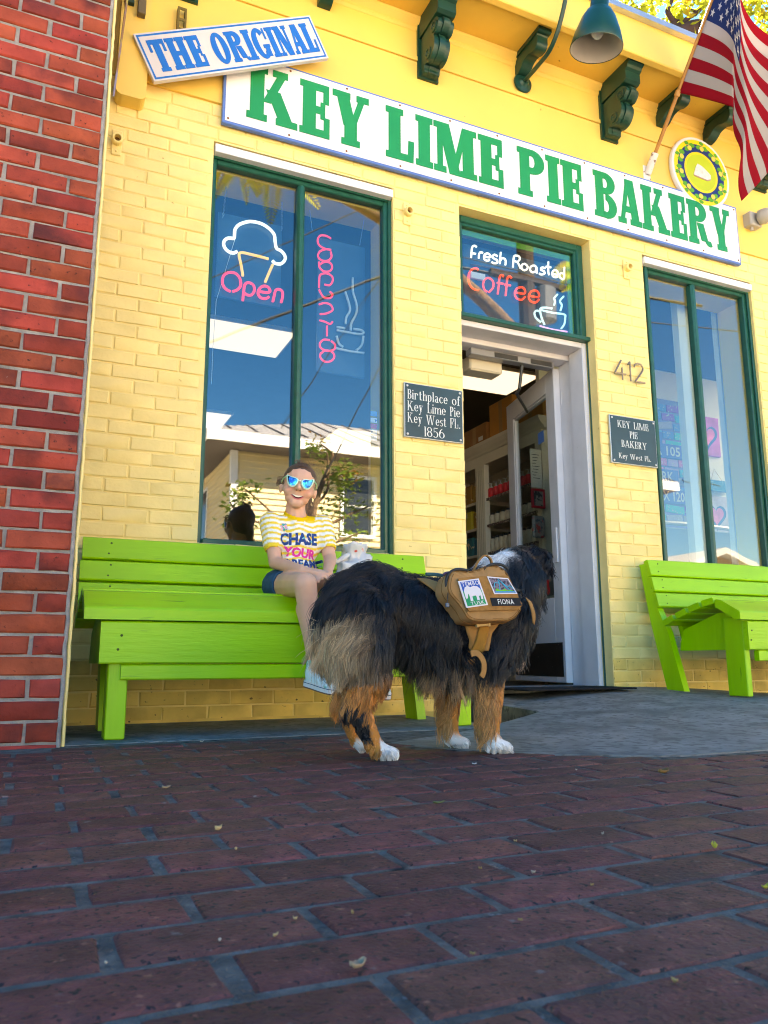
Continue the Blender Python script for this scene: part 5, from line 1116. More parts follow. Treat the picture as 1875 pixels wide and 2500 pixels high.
neon(n3, [[(2.8951,0.17,2.4719),(2.8427,0.17,2.4683),(2.809,0.17,2.4581),(2.8017,0.17,2.4356),(2.8128,0.17,2.3872),(2.8316,0.17,2.3494)], [(2.8105,0.17,2.4465),(2.8937,0.17,2.4438),(2.9891,0.17,2.4496),(2.9941,0.17,2.4254),(2.9853,0.17,2.3819),(2.9601,0.17,2.3477)], [(2.8016,0.17,2.4328),(2.7738,0.17,2.4349),(2.7575,0.17,2.4135),(2.7684,0.17,2.3835),(2.8044,0.17,2.3627)],
 [(2.9123,0.17,2.4984),(2.9212,0.17,2.5281),(2.9147,0.17,2.5455),(2.943,0.17,2.5793)], [(2.9604,0.17,2.4703),(2.9732,0.17,2.5102),(2.9597,0.17,2.5357),(2.9907,0.17,2.5746)]], .0066, NB)
neon(n3, [[(2.7949,0.17,2.3363),(2.8878,0.17,2.3292),(3.006,0.17,2.3346)]], .0055, NV_)
MB().box(2.26, .19, 2.29, 3.03, .20, 2.79).build('backboard', M_back, n3)
MB().tube([(2.3064,0.18,2.6536),(2.6023,0.18,2.6718),(2.9552,0.18,2.6713)], .006, 6).build('wiring', mat('wire_brown', (.12, .08, .05), .6, .3), n3)
MB().box(2.30, .165, 2.56, 2.40, .185, 2.60).build('transformer', mat('transformer_white', (.7, .7, .72), .5, .3), n3)

# ------------------------------------------------------------------ lime green benches
M_lime = mat('lime_bench_paint', (.31, .62, .004), .42, .45, var=.10, vscale=3, bump=.55, bscale=26, bdist=.0025, stretch=(.35, 3.0, 3.0), objvar=.05,
             spots=[((.10, .30, .004), 16, .66, .76, 6), ((.03, .08, .005), 30, .78, .82)])
M_limeleg = mat('lime_leg_paint', (.31, .62, .004), .42, .45, var=.10, vscale=3, bump=.5, bscale=26, bdist=.0025, stretch=(3, 3, .35), spots=[((.10, .30, .004), 16, .68, .78, 6)])
M_bscrew = mat('bench_screw', (.05, .10, .01), .5, .4)
def bench(label, origin, L, zf=1.0, arch=.0, outer=False):
    """origin: left end of the seat boards at the wall foot; zf shortens the legs"""
    t = thing('slatted_bench', label, 'bench', origin, 'lime green benches')
    K = dict(loc=(0, 0, 0)); dz = -(1-zf)*.2
    def board(name, x0, x1, y, z, w, th, tilt, m=M_lime, slant=0.0, segs=10, jit=0):
        """board along x; centre of its section at (y,z); w is its wide face, tilted about x"""
        M_ = Matrix.Translation((0, y, z+dz)) @ Matrix.Rotation(tilt, 4, 'X'); q = MB()
        b = .005; sec = [(-w/2+b, -th/2), (w/2-b, -th/2), (w/2, -th/2+b), (w/2, th/2-b), (w/2-b, th/2), (-w/2+b, th/2), (-w/2, th/2-b), (-w/2, -th/2+b)]
        for i in range(segs+1):
            u = i/segs; x = x0+(x1-x0)*u; dw = .0016*mnoise.noise((x*3, y*9, z*7)); ar = arch*math.sin(PI*u) if name == 'back_slat' and z > .7 else 0
            for a, c in sec: q.v.append(tuple(M_ @ Vector((x+slant*(a/w)*(1 if i == 0 else (-1 if i == segs else 0)), c+dw*.5, a+dw+(ar if a > 0 else 0)))))
        for i in range(segs):
            for j in range(8):
                a = i*8+j; c = i*8+(j+1) % 8; q.f.append((a, c, c+8, a+8))
        q.f.append(tuple(range(7, -1, -1))); q.f.append(tuple(range(segs*8, segs*8+8)))
        return q.build(name, m, t, **K)
    lean = math.radians(-15)
    board('back_slat', 0.015, L-.005, -.135, .735, .098, .034, lean, slant=-.0)
    board('back_slat', 0.008, L, -.163, .638, .088, .034, lean)
    board('back_slat', 0.008, L-.01, -.188, .545, .085, .034, lean)
    for y, z, w, a in ((-.285, .425, .080, 66), (-.382, .458, .080, 70), (-.478, .486, .080, 74), (-.574, .507, .082, 79)):
        board('seat_slat', .0, L-.005, y, z, w, .034, math.radians(180-a+2) if False else math.radians(a+2))
    # nosed front board
    q = MB(); P = [(-.622, .512), (-.632, .519), (-.665, .512), (-.772, .452), (-.778, .444), (-.778, .408), (-.745, .408), (-.640, .470), (-.622, .478)]
    q.prism([(a, b_+dz) for a, b_ in P], lambda a, b_, d: (d, a, b_), .002, L-.008); q.build('front_board', M_lime, t, **K)
    board('apron_board', .060, L-.06, -.752, .330, .146, .032, 0.0); board('front_rail', .135, L-.135, -.742, .228, .054, .030, 0.0)
    board('rear_rail', .135, L-.135, -.245, .36, .09, .03, lean)
    for x in ((.10, L-.13) if outer else (.063, L-.093)):
        q = MB(); P = [(-.735, .258), (-.735, .400), (-.64, .448), (-.55, .455), (-.30, .375), (-.265, .30), (-.26, .258)]
        q.prism([(a, b_+dz) for a, b_ in P], lambda a, b_, d: (d, a, b_), x, x+.03); q.build('end_apron', M_limeleg, t, **K)
    zb = .0-dz*0
    for x in ((.062, L-.130) if outer else (.094, L-.094-.068)):
        MB().bevbox(x, -.735, .001, x+(.036 if outer else .068), -.61 if outer else -.640, .425+dz if outer else .40+dz, .004).build('front_leg', M_limeleg, t, **K)
        q = MB(); P = [(-.285, .001), (-.395, .001), (-.330, .36+dz), (-.215, .66+dz), (-.155, .775+dz), (-.115, .775+dz), (-.155, .60+dz), (-.235, .36+dz)]
        P = [(-.22, .001), (-.345, .001), (-.25, .36+dz), (-.182, .50+dz), (-.113, .765+dz), (-.055, .765+dz), (-.12, .42+dz)]
        q.prism(P, lambda a, b_, d: (d, a, b_), x+(-.035 if outer and x < 1 else .012), x+(.005 if outer and x < 1 else .055)); q.build('back_post', M_limeleg, t, **K)
    for x in ((.08, L-.11) if outer else (.125, L-.13)):
        for y, z, tl in ((-.135, .735, lean), (-.163, .638, lean), (-.188, .545, lean), (-.752, .330, 0)):
            for dzz in (-.024, .024):
                c = Matrix.Translation((0, y, z+dz)) @ Matrix.Rotation(tl, 4, 'X') @ Vector((x+dzz*.2, -.0172, dzz)); MB().lathe([(.0048, 0), (.0042, .0012), (0, .0012)], c, (0, -1, -.2), 8).build('screw', M_bscrew, t, **K)
    return t
bench('lime green slatted bench on which the girl sits, beside the red brick pier', (.165, 0, 0), 1.635, 1.0)
bench('empty lime green slatted bench under the right window', (3.262, .02, .082), 1.6, .88, arch=.006, outer=True)

# ------------------------------------------------------------------ organic bodies: overlapping tapered limbs fused into one skin
def cap_into(m, a, b, ra, rb, n=12, k=4):
    a, b = Vector(a), Vector(b); d = b-a; L_ = max(d.length, 1e-5)
    pr = [(ra*math.sin(PI/2*i/k), -ra*math.cos(PI/2*i/k)) for i in range(k+1)] + [(rb*math.cos(PI/2*i/k), L_+rb*math.sin(PI/2*i/k)) for i in range(k+1)]
    pr = [(max(r, .0006), h) for r, h in pr]; m.lathe(pr, a, d if d.length > 1e-5 else (0, 0, 1), n, True)
def fuse(m, voxel, it, fac=.5):
    me = m.mesh('tmp', None); o = bpy.data.objects.new('tmp', me); COL.objects.link(o)
    r = o.modifiers.new('r', 'REMESH'); r.mode = 'VOXEL'; r.voxel_size = voxel
    s = o.modifiers.new('s', 'SMOOTH'); s.iterations = it; s.factor = fac
    bpy.context.view_layer.update(); dg = bpy.context.evaluated_depsgraph_get()
    out = bpy.data.meshes.new_from_object(o.evaluated_get(dg)); bpy.data.objects.remove(o); bpy.data.meshes.remove(me)
    out.shade_smooth(); return out
def bvh_of(me, M_=None):
    V_ = [v.co[:] for v in me.vertices] if M_ is None else [tuple(M_ @ v.co) for v in me.vertices]
    return BVHTree.FromPolygons(V_, [tuple(p.vertices) for p in me.polygons])

# ------------------------------------------------------------------ the girl on the bench
M_skin = mat('girl_skin', (.72, .385, .265), .48, .35, var=.06, vscale=14, sss=.12, spots=[((.66, .29, .20), 9, .56, .85)])
girl = thing('person', 'smiling girl sitting on the bench in mirrored sunglasses and a yellow striped T-shirt', 'person', (1.0, -.5, .47))
p1 = lambda L_: Vector(L_[0])
HC = p1([(1.0284,-0.46,1.0257)])
Fh = Vector((-.27, -.95, -.06)).normalized(); Rh = Fh.cross(Vector((0, 0, 1))).normalized()*-1; Rh = Vector((Rh.x, Rh.y, Rh.z)); Rh = Vector((.955, -.27, 0)).normalized(); Uh = Rh.cross(Fh)*-1
Uh = (Vector((0, 0, 1))-Fh*Fh.z).normalized(); Rh = Uh.cross(Fh); 
if Rh.x < 0: Rh = -Rh
ro_ = math.radians(9.0); Rh, Uh = Rh*math.cos(ro_)-Uh*math.sin(ro_), Uh*math.cos(ro_)+Rh*math.sin(ro_)
HM = Matrix((Rh*.90, Fh*.94, Uh*.875)).transposed().to_4x4(); HM.translation = HC-Uh*.0105
hp = lambda x, y, z: HM @ Vector((x, y, z))
R3 = HM.to_3x3()
m = MB()
m.ell(hp(0, -.012, .026), (.079, .088, .082), R3); m.ell(hp(0, .020, -.022), (.0755, .060, .064), R3); m.ell(hp(0, .020, -.054), (.062, .053, .048), R3)
cap_into(m, hp(-.010, .044, -.094), hp(.010, .044, -.094), .023, .023)
for s_ in (1, -1):
    m.ell(hp(s_*.043, .046, -.040), (.029, .025, .026), R3); m.ell(hp(s_*.030, .026, -.070), (.028, .034, .027), R3)
    m.ell(hp(s_*.082, -.004, -.030), (.008, .015, .025), R3 @ Matrix.Rotation(s_*.3, 3, 'Z')); m.ell(hp(s_*.087, -.009, -.019), (.006, .012, .015), R3)
    m.ell(hp(s_*.011, .085, -.031), (.009, .009, .008), R3)
cap_into(m, hp(0, .074, .012), hp(0, .094, -.025), .008, .0115)
NB_ = p1([(1.0214,-0.43,0.9101)])
cap_into(m, hp(0, -.022, -.06), NB_, .041, .044)
# torso, arms, legs
shR = p1([(0.9136,-0.42,0.8506)]); shL = p1([(1.1507,-0.42,0.8542)]); chest = p1([(1.0367,-0.42,0.7705)]); belly = p1([(1.0319,-0.42,0.6363)]); pelv = p1([(1.0457,-0.38,0.5837)])
cap_into(m, shR+Vector((.03, 0, -.01)), shL+Vector((-.03, 0, -.01)), .043, .043)
m.ell(chest, (.098, .070, .10)); m.ell(belly, (.088, .068, .10)); m.ell(pelv, (.105, .085, .075))
cap_into(m, NB_, chest, .045, .06)
elR = p1([(0.9163,-0.5,0.6678)]); wrR = p1([(0.9807,-0.665,0.6241)]); haR = p1([(1.024,-0.7,0.6141)])
cap_into(m, shR, elR, .036, .028); cap_into(m, elR, wrR, .029, .0195)
elL = p1([(1.1633,-0.49,0.6951)]); wrL = p1([(1.0907,-0.66,0.6178)]); haL = p1([(1.0449,-0.7,0.6052)])
cap_into(m, shL, elL, .036, .028); cap_into(m, elL, wrL, .029, .0195)
hiR = p1([(0.9623,-0.4,0.5825)]); knR = p1([(0.9388,-0.83,0.5504)]); anR = p1([(0.9945,-0.8,0.2479)]); toR = p1([(1.0036,-0.86,0.149)])
hiL = p1([(1.1386,-0.4,0.5817)]); knL = p1([(1.1133,-0.83,0.5474)]); anL = p1([(1.1951,-0.78,0.2234)]); toL = p1([(1.2041,-0.84,0.14)])
for h_, k_, a_ in ((hiR, knR, anR), (hiL, knL, anL)):
    cap_into(m, h_, k_, .064, .046); cap_into(m, k_, a_, .045, .028); mid = k_.lerp(a_, .3)+Vector((0, .016, 0)); cap_into(m, mid, k_.lerp(a_, .55)+Vector((0, .006, 0)), .043, .036); cap_into(m, k_+Vector((0, -.012, .004)), k_+Vector((0, -.010, -.02)), .036, .034)
# hands, each with palm, four fingers and a thumb, resting together on the knee
def hand(m, wr, pc, side):
    d = (pc-wr).normalized(); nrm = Vector((0, -.35, .94)); nrm = (nrm-d*nrm.dot(d)).normalized(); sd = d.cross(nrm)
    for k in range(4):
        a = wr+sd*(.006*(k-1.5)); b = pc+sd*(.0125*(k-1.5)); cap_into(m, a, b, .012, .0105, 8, 3)
    for k, L_ in enumerate((.044, .051, .048, .037)):
        b0 = pc+sd*(.0145*(k-1.5)); b1 = b0+d*L_*.5+nrm*.003-sd*0; b2 = b1+d*L_*.40-nrm*.012; b3 = b2+d*L_*.22-nrm*.012
        cap_into(m, b0, b1, .0078, .0072, 8, 3); cap_into(m, b1, b2, .0072, .0066, 8, 3); cap_into(m, b2, b3, .0066, .0058, 8, 3)
    t0 = wr.lerp(pc, .35)+sd*side*.022; t1 = t0+d*.026+sd*side*.014-nrm*.004; t2 = t1+d*.022+sd*side*.001-nrm*.006
    cap_into(m, t0, t1, .0105, .0085, 8, 3); cap_into(m, t1, t2, .0085, .0068, 8, 3)
hand(m, wrR, haR, -1); hand(m, wrL, haL, 1)
body_me = fuse(m, .0042, 6, .5); body_me.materials.append(M_skin); body_me.name = 'body'
body = link('body', body_me, girl)
bv = bvh_of(body_me)
def onto(bv_, o_, d_, off=0.0, dist=.4):
    h_, n_, i_, t_ = bv_.ray_cast(Vector(o_), Vector(d_).normalized(), dist)
    return (h_ - Vector(d_).normalized()*off) if h_ else None
def face_patch(name, poly, mt, off, parent, sub=3):
    """flat outline in head coordinates (x,z) laid onto the face"""
    bm = bmesh.new(); vs_ = [bm.verts.new((x, z, 0)) for x, z in poly]; f = bm.faces.new(vs_); bmesh.ops.triangulate(bm, faces=bm.faces[:]); bmesh.ops.subdivide_edges(bm, edges=bm.edges[:], cuts=2, use_grid_fill=True)
    V_ = []; 
    for v in bm.verts:
        p = onto(bv, hp(v.co.x, .20, v.co.y), -Fh, off); V_.append(tuple(p if p else hp(v.co.x, .075, v.co.y)))
    bm.verts.index_update(); q = MB(); q.add(V_, [[v.index for v in f.verts] for f in bm.faces]); bm.free()
    return q.build(name, mt, parent, smooth=True)
def smile(z0, w, up, dn, n=12):
    top = [(-w+2*w*i/n, z0+.0065*((i/n*2-1)**2)+up*(1-(i/n*2-1)**2)) for i in range(n+1)]; bot = [(w-2*w*i/n, z0+.0065*((i/n*2-1)**2)-dn*(1-(i/n*2-1)**2)) for i in range(1, n)]
    return top+bot
mouth = face_patch('mouth', smile(-.066, .0340, .0060, .0150), mat('lip_pink', (.62, .14, .17), .35, .5), .0010, body)
face_patch('mouth_inner', smile(-.0655, .0290, .0030, .0095), mat('mouth_dark', (.10, .015, .02), .5, .3), .0019, body)
face_patch('teeth', smile(-.0640, .0260, .0028, .0048), mat('teeth_white', (.82, .78, .68), .3, .5), .0027, body)
for s_ in (1, -1): face_patch('nostril', [(s_*.0085+.0035*math.cos(a), -.0375+.002*math.sin(a)) for a in np.linspace(0, 2*PI, 9)[:-1]], mat('nostril_dark', (.20, .05, .035), .6, .2), .0006, body)
for s_ in (1, -1): face_patch('cheek_blush', [(s_*.040+.016*math.cos(a), -.034+.011*math.sin(a)) for a in np.linspace(0, 2*PI, 13)[:-1]], mat('cheek_pink', (.72, .33, .24), .5, .3), .0004, body)
# sunglasses
M_mint = mat('mint_frame', (.55, .82, .70), .3, .5); M_lens = mat('mirror_lens', (.0, .10, .46), .05, .8, metal=.85, spots=[((.0, .36, .55), 48, .50, .58), ((.0, .02, .10), 36, .58, .64)])
sgl = bpy.data.objects.new('sunglasses', None)
def lens_outline(s_, k=1.0, e=1.13):
    P = [(.006, .008), (.012, .0165), (.024, .0205), (.040, .0225), (.0555, .0285), (.059, .024), (.056, .009), (.051, -.006), (.042, -.0190), (.030, -.0235), (.018, -.0195), (.009, -.008)]
    c = (.031, .004); return [(p.x*s_*e, p.y*e) for p in catmull([(c[0]+(x-c[0])*k, c[1]+(z-c[1])*k, 0) for x, z in P], 3, True)]
yw = lambda x: .099-4.8*x*x
fr = MB()
for s_ in (1, -1):
    o_ = lens_outline(s_, 1.0); i_ = lens_outline(s_, .78); n_ = len(o_); k0 = len(fr.v)
    for (x, z) in o_: fr.v.append(tuple(hp(x, yw(x), z-.002))); 
    for (x, z) in i_: fr.v.append(tuple(hp(x, yw(x)+.003, z-.002)))
    for (x, z) in i_: fr.v.append(tuple(hp(x, yw(x)-.002, z-.002)))
    for (x, z) in o_: fr.v.append(tuple(hp(x, yw(x)-.005, z-.002)))
    for r_ in range(3):
        for j in range(n_): fr.f.append((k0+r_*n_+j, k0+r_*n_+(j+1) % n_, k0+(r_+1)*n_+(j+1) % n_, k0+(r_+1)*n_+j))
    for j in range(n_): fr.f.append((k0+3*n_+j, k0+3*n_+(j+1) % n_, k0+(j+1) % n_, k0+j))
fr.tube([hp(-.008, yw(0)+.001, .006), hp(0, yw(0)+.003, .007), hp(.008, yw(0)+.001, .006)], .0022, 6)
frame_o = fr.build('sunglasses', M_mint, girl)
for s_ in (1, -1):
    i_ = lens_outline(s_, .80); q = MB(); q.add([hp(x, yw(x)+.0006, z-.002) for x, z in i_]+[hp(s_*.031, yw(.031)+.004, .002)], [(j, (j+1) % len(i_), len(i_)) for j in range(len(i_))]); q.build('lens', M_lens, frame_o, smooth=True)
    MB().tube([hp(s_*.066, yw(.066)-.002, .024), hp(s_*.080, .045, .014), hp(s_*.086, -.005, .004)], .003, 6).build('temple', mat('mint_temple', (.35, .62, .40), .35, .5), frame_o)
# hair: cap pulled back to a topknot, with flyaway strands
M_hair = mat('brown_hair', (.115, .058, .032), .45, .5, var=.45, vscale=9, bump=.9, bscale=90, bdist=.004, stretch=(4, 4, .7))
hm = MB(); hm.ell(hp(0, -.020, .034), (.0825, .088, .083), R3, 24, 16); hm.ell(hp(0, -.045, -.01), (.070, .062, .075), R3)
hm.ell(hp(.006, -.055, .100), (.024, .028, .022), R3); cap_into(hm, hp(.045, -.055, -.05), hp(.052, -.045, -.155), .028, .012)
hme = fuse(hm, .005, 3); kill = []
bm = bmesh.new(); bm.from_mesh(hme); inv = HM.inverted()
for v in bm.verts:
    l = inv @ v.co
    if l.y > .0 and l.z < .060-.55*max(0, abs(l.x)-.030)-(0 if l.y > .03 else .02) and not (l.z < -.02 and l.y < .01): kill.append(v)
bmesh.ops.delete(bm, geom=list(set(kill)), context='VERTS'); bm.to_mesh(hme); bm.free(); hme.materials.append(M_hair); hme.shade_smooth()
ho = link('hair', hme, girl)
st = MB(); rg2 = random.Random(3)
for k in range(150):
    a = rg2.uniform(-1, 1); b0 = hp(.076*a, .040-.06*a*a+.01, .055+.035*(1-a*a)); top = hp(.006+rg2.gauss(0, .012), -.055, .102+rg2.gauss(0, .008)); mid = b0.lerp(top, .5)+Uh*(.010+.006*(1-abs(a)))+Fh*.006
    st.tube(catmull([b0, mid, top], 4), .0011, 4)
for k in range(26):
    b0 = hp(rg2.gauss(.006, .016), -.045+rg2.gauss(0, .015), .112); c1 = b0+Uh*rg2.uniform(.008, .03)+Rh*rg2.gauss(0, .03); c2 = c1+Rh*rg2.gauss(0, .03)-Uh*rg2.uniform(0, .03); st.tube(catmull([b0, c1, c2], 5), .0009, 4)
for k in range(12):
    s_ = -1; b0 = hp(s_*.076, .0, .02+rg2.gauss(0, .01)); q_ = [b0]
    for j in range(1, 7):
        an = j*1.0+k*.1; q_.append(b0+Rh*s_*(.010+.017*math.sin(an*.6)+rg2.gauss(0, .003))+Uh*(.014*math.cos(an)-.004*j)+Fh*-.01)
    st.tube(catmull(q_, 4), .0008, 4)
for k in range(40):
    b0 = hp(.055+rg2.gauss(0, .01), -.05, -.03); st.tube(catmull([b0, b0-Uh*.06+Rh*rg2.gauss(.006, .01), b0-Uh*rg2.uniform(.09, .15)+Rh*rg2.gauss(.012, .016)], 5), .0010, 4)
st.build('hair_strands', M_hair, ho, kind='stuff')
# T-shirt
M_shirt = bpy.data.materials.new('striped_shirt'); M_shirt.use_nodes = True; MATS['striped_shirt'] = M_shirt
N, L = M_shirt.node_tree.nodes, M_shirt.node_tree.links; bs_ = N['Principled BSDF']; bs_.inputs['Roughness'].default_value = .85; bs_.inputs['Specular IOR Level'].default_value = .15
at = N.new('ShaderNodeAttribute'); at.attribute_name = 'cloth_color'; L.new(at.outputs['Color'], bs_.inputs['Base Color'])
nz = N.new('ShaderNodeTexNoise'); nz.inputs['Scale'].default_value = 26; bp = N.new('ShaderNodeBump'); bp.inputs['Strength'].default_value = .5; bp.inputs['Distance'].default_value = .006; L.new(nz.outputs['Fac'], bp.inputs['Height']); L.new(bp.outputs[0], bs_.inputs['Normal'])
sm_ = MB()
cap_into(sm_, shR+Vector((.03, 0, -.012)), shL+Vector((-.03, 0, -.012)), .050, .050)
sm_.ell(chest, (.108, .080, .108)); sm_.ell(belly, (.099, .079, .112)); sm_.ell(pelv+Vector((0, 0, .012)), (.109, .09, .072)); cap_into(sm_, NB_-Vector((0, 0, .025)), chest, .052, .07)
slR, slL = shR.lerp(elR, .58), shL.lerp(elL, .60)
cap_into(sm_, shR, slR, .049, .043); cap_into(sm_, shL, slL, .049, .043)
for k in range(7):     # folds at the waist and under the arms
    z = belly.z-.05+.022*k; cap_into(sm_, belly+Vector((-.095, -.02, z-belly.z)), belly+Vector((-.05, -.068, z-belly.z+.02)), .006, .003, 6, 2)
sme = fuse(sm_, .0055, 4)
bm = bmesh.new(); bm.from_mesh(sme); kill = []
dR, dL = (elR-shR).normalized(), (elL-shL).normalized(); lR, lL = (slR-shR).length+.026, (slL-shL).length+.026
neckd = (hp(0, -.02, -.06)-NB_).normalized()
for v in bm.verts:
    a = v.co-shR; b_ = v.co-shL
    if (a.dot(dR) > lR and (a-dR*a.dot(dR)).length < .075 and v.co.x < shR.x+.04) or (b_.dot(dL) > lL and (b_-dL*b_.dot(dL)).length < .075 and v.co.x > shL.x-.03): kill.append(v)
    c = v.co-NB_; hgt = c.dot(neckd); rad = (c-neckd*hgt).length
    if hgt > -.004-.50*max(0, -c.y) and rad < .069: kill.append(v)
    if v.co.z < pelv.z-.045: kill.append(v)
bmesh.ops.delete(bm, geom=list(set(kill)), context='VERTS'); bm.to_mesh(sme); bm.free(); sme.materials.append(M_shirt); sme.shade_smooth()
ca = sme.color_attributes.new('cloth_color', 'FLOAT_COLOR', 'POINT'); buf = np.ones((len(sme.vertices), 4), 'f')
YE, WH = (.86, .60, .06), (.84, .82, .80)
for i, v in enumerate(sme.vertices):
    p = v.co; a = p-shR; b_ = p-shL; arm = 0
    if p.x < shR.x+.012 and a.dot(dR) > -.03: t_ = a.dot(dR); arm = 1; end = lR
    elif p.x > shL.x-.012 and b_.dot(dL) > -.03: t_ = b_.dot(dL); arm = 1; end = lL
    else: t_ = p.z + .006*mnoise.noise((p.x*22, p.y*22, 0))+.004*math.sin(p.x*60)
    s_ = ((t_+.004*mnoise.noise(p*30))/.0245) % 1.0
    w = sm(.38, .46, s_)*(1-sm(.92, 1.0, s_))
    c = [YE[k]*(1-w)+WH[k]*w for k in range(3)]
    if arm and end-t_ < .014: c = YE
    cc = p-NB_; hg = cc.dot(neckd); rd = (cc-neckd*hg).length
    if rd < .090 and hg > -.022-.54*max(0, -cc.y) and not arm: c = (.84, .52, .012)
    buf[i, :3] = c
ca.data.foreach_set('color', buf.ravel())
shirt = link('shirt', sme, girl)
sol = shirt.modifiers.new('thickness', 'SOLIDIFY'); sol.thickness = .003; sol.offset = -1
sbv = bvh_of(sme)
def shirt_word(s_, px0, px1, pz, hgt, mt, tilt=0.0, heavy=.012):
    """print on the shirt front: block letters laid on the cloth"""
    cu = bpy.data.curves.new('t', 'FONT'); cu.body = s_; cu.size = 1.0; cu.offset = .05; cu.resolution_u = 2; cu.align_x = 'LEFT'
    o_ = bpy.data.objects.new('t', cu); COL.objects.link(o_); bpy.context.view_layer.update(); dg = bpy.context.evaluated_depsgraph_get(); me = bpy.data.meshes.new_from_object(o_.evaluated_get(dg)); bpy.data.objects.remove(o_)
    bm = bmesh.new(); bm.from_mesh(me); bmesh.ops.triangulate(bm, faces=bm.faces[:])
    bmesh.ops.subdivide_edges(bm, edges=[e for e in bm.edges if e.calc_length() > .12], cuts=3, use_grid_fill=False); bmesh.ops.triangulate(bm, faces=bm.faces[:])
    X = [v.co.x for v in bm.verts]; Z = [v.co.y for v in bm.verts]; xa, xb, za, zb_ = min(X), max(X), min(Z), max(Z)
    V_ = []
    for v in bm.verts:
        u = (v.co.x-xa)/(xb-xa); w = (v.co.y-za)/(zb_-za); x = px0+(px1-px0)*u; z = pz+hgt*w+tilt*(u-.5)
        p = onto(sbv, (x, -1.2, z), (0, 1, 0), .0012, 1.5); V_.append(tuple(p) if p else (x, chest.y-.085, z))
    bm.verts.index_update(); q = MB(); q.add(V_, [[v.index for v in f.verts] for f in bm.faces]); bm.free(); bpy.data.meshes.remove(me)
    return q.build('print', mt, shirt)
M_pn = mat('print_blue', (.015, .06, .24), .7, .2, spots=[((.75, .35, .55), 38, .60, .64), ((.1, .5, .55), 52, .63, .67)]); M_pp = mat('print_pink', (.80, .05, .38), .7, .2, spots=[((.8, .5, .6), 55, .62, .66)])
q0 = [(0.9383,-0.5,0.7525),(1.1052,-0.5,0.8165)]; q1 = [(0.9572,-0.5,0.6965),(1.102,-0.5,0.7683)]; q2 = [(0.9659,-0.5,0.6655),(1.1196,-0.5,0.7129)]
shirt_word('CHASE', q0[0][0], q0[1][0], q0[0][2]-.004, .054, M_pn, .006); shirt_word('YOUR', q1[0][0], q1[1][0], q1[0][2], .042, M_pp, -.012); shirt_word('DREAMS', q2[0][0]-.006, q2[1][0]+.006, q2[0][2]-.012, .036, M_pn)
q = MB()
for i, (x, y, z) in enumerate([(0.9492,-0.5,0.8291),(0.9568,-0.5,0.8373),(0.9656,-0.5,0.8369),(0.9552,-0.5,0.8219),(0.9687,-0.5,0.8285),(0.9475,-0.5,0.8147),(0.9631,-0.5,0.8148),(0.9718,-0.5,0.8192)]):
    p = onto(sbv, (x, -1.2, z), (0, 1, 0), .0015, 1.5)
    if p: q.add([p+Vector((.007*math.cos(a), 0, .007*math.sin(a))) for a in np.linspace(0, 2*PI, 7)[:-1]], [tuple(range(6))])
q.build('flower_print', mat('print_flower', (.75, .40, .55), .7, .2, spots=[((.02, .35, .35), 60, .52, .56)]), shirt, kind='stuff')
# shorts
M_den = mat('denim_shorts', (.022, .085, .17), .85, .2, var=.25, vscale=30, bump=.4, bscale=200)
dm = MB(); dm.ell(pelv, (.113, .094, .080))
for h_, k_ in ((hiR, knR), (hiL, knL)): cap_into(dm, h_, h_.lerp(k_, .30), .074, .069)
dme = fuse(dm, .006, 4); bm = bmesh.new(); bm.from_mesh(dme); kill = []
for v in bm.verts:
    for h_, k_ in ((hiR, knR), (hiL, knL)):
        d_ = (k_-h_).normalized(); a = v.co-h_
        if a.dot(d_) > (k_-h_).length*.37 and (a-d_*a.dot(d_)).length < .10: kill.append(v)
bmesh.ops.delete(bm, geom=list(set(kill)), context='VERTS'); bm.to_mesh(dme); bm.free(); dme.materials.append(M_den); dme.shade_smooth()
so = link('shorts', dme, girl); sol = so.modifiers.new('thickness', 'SOLIDIFY'); sol.thickness = .004; sol.offset = -1
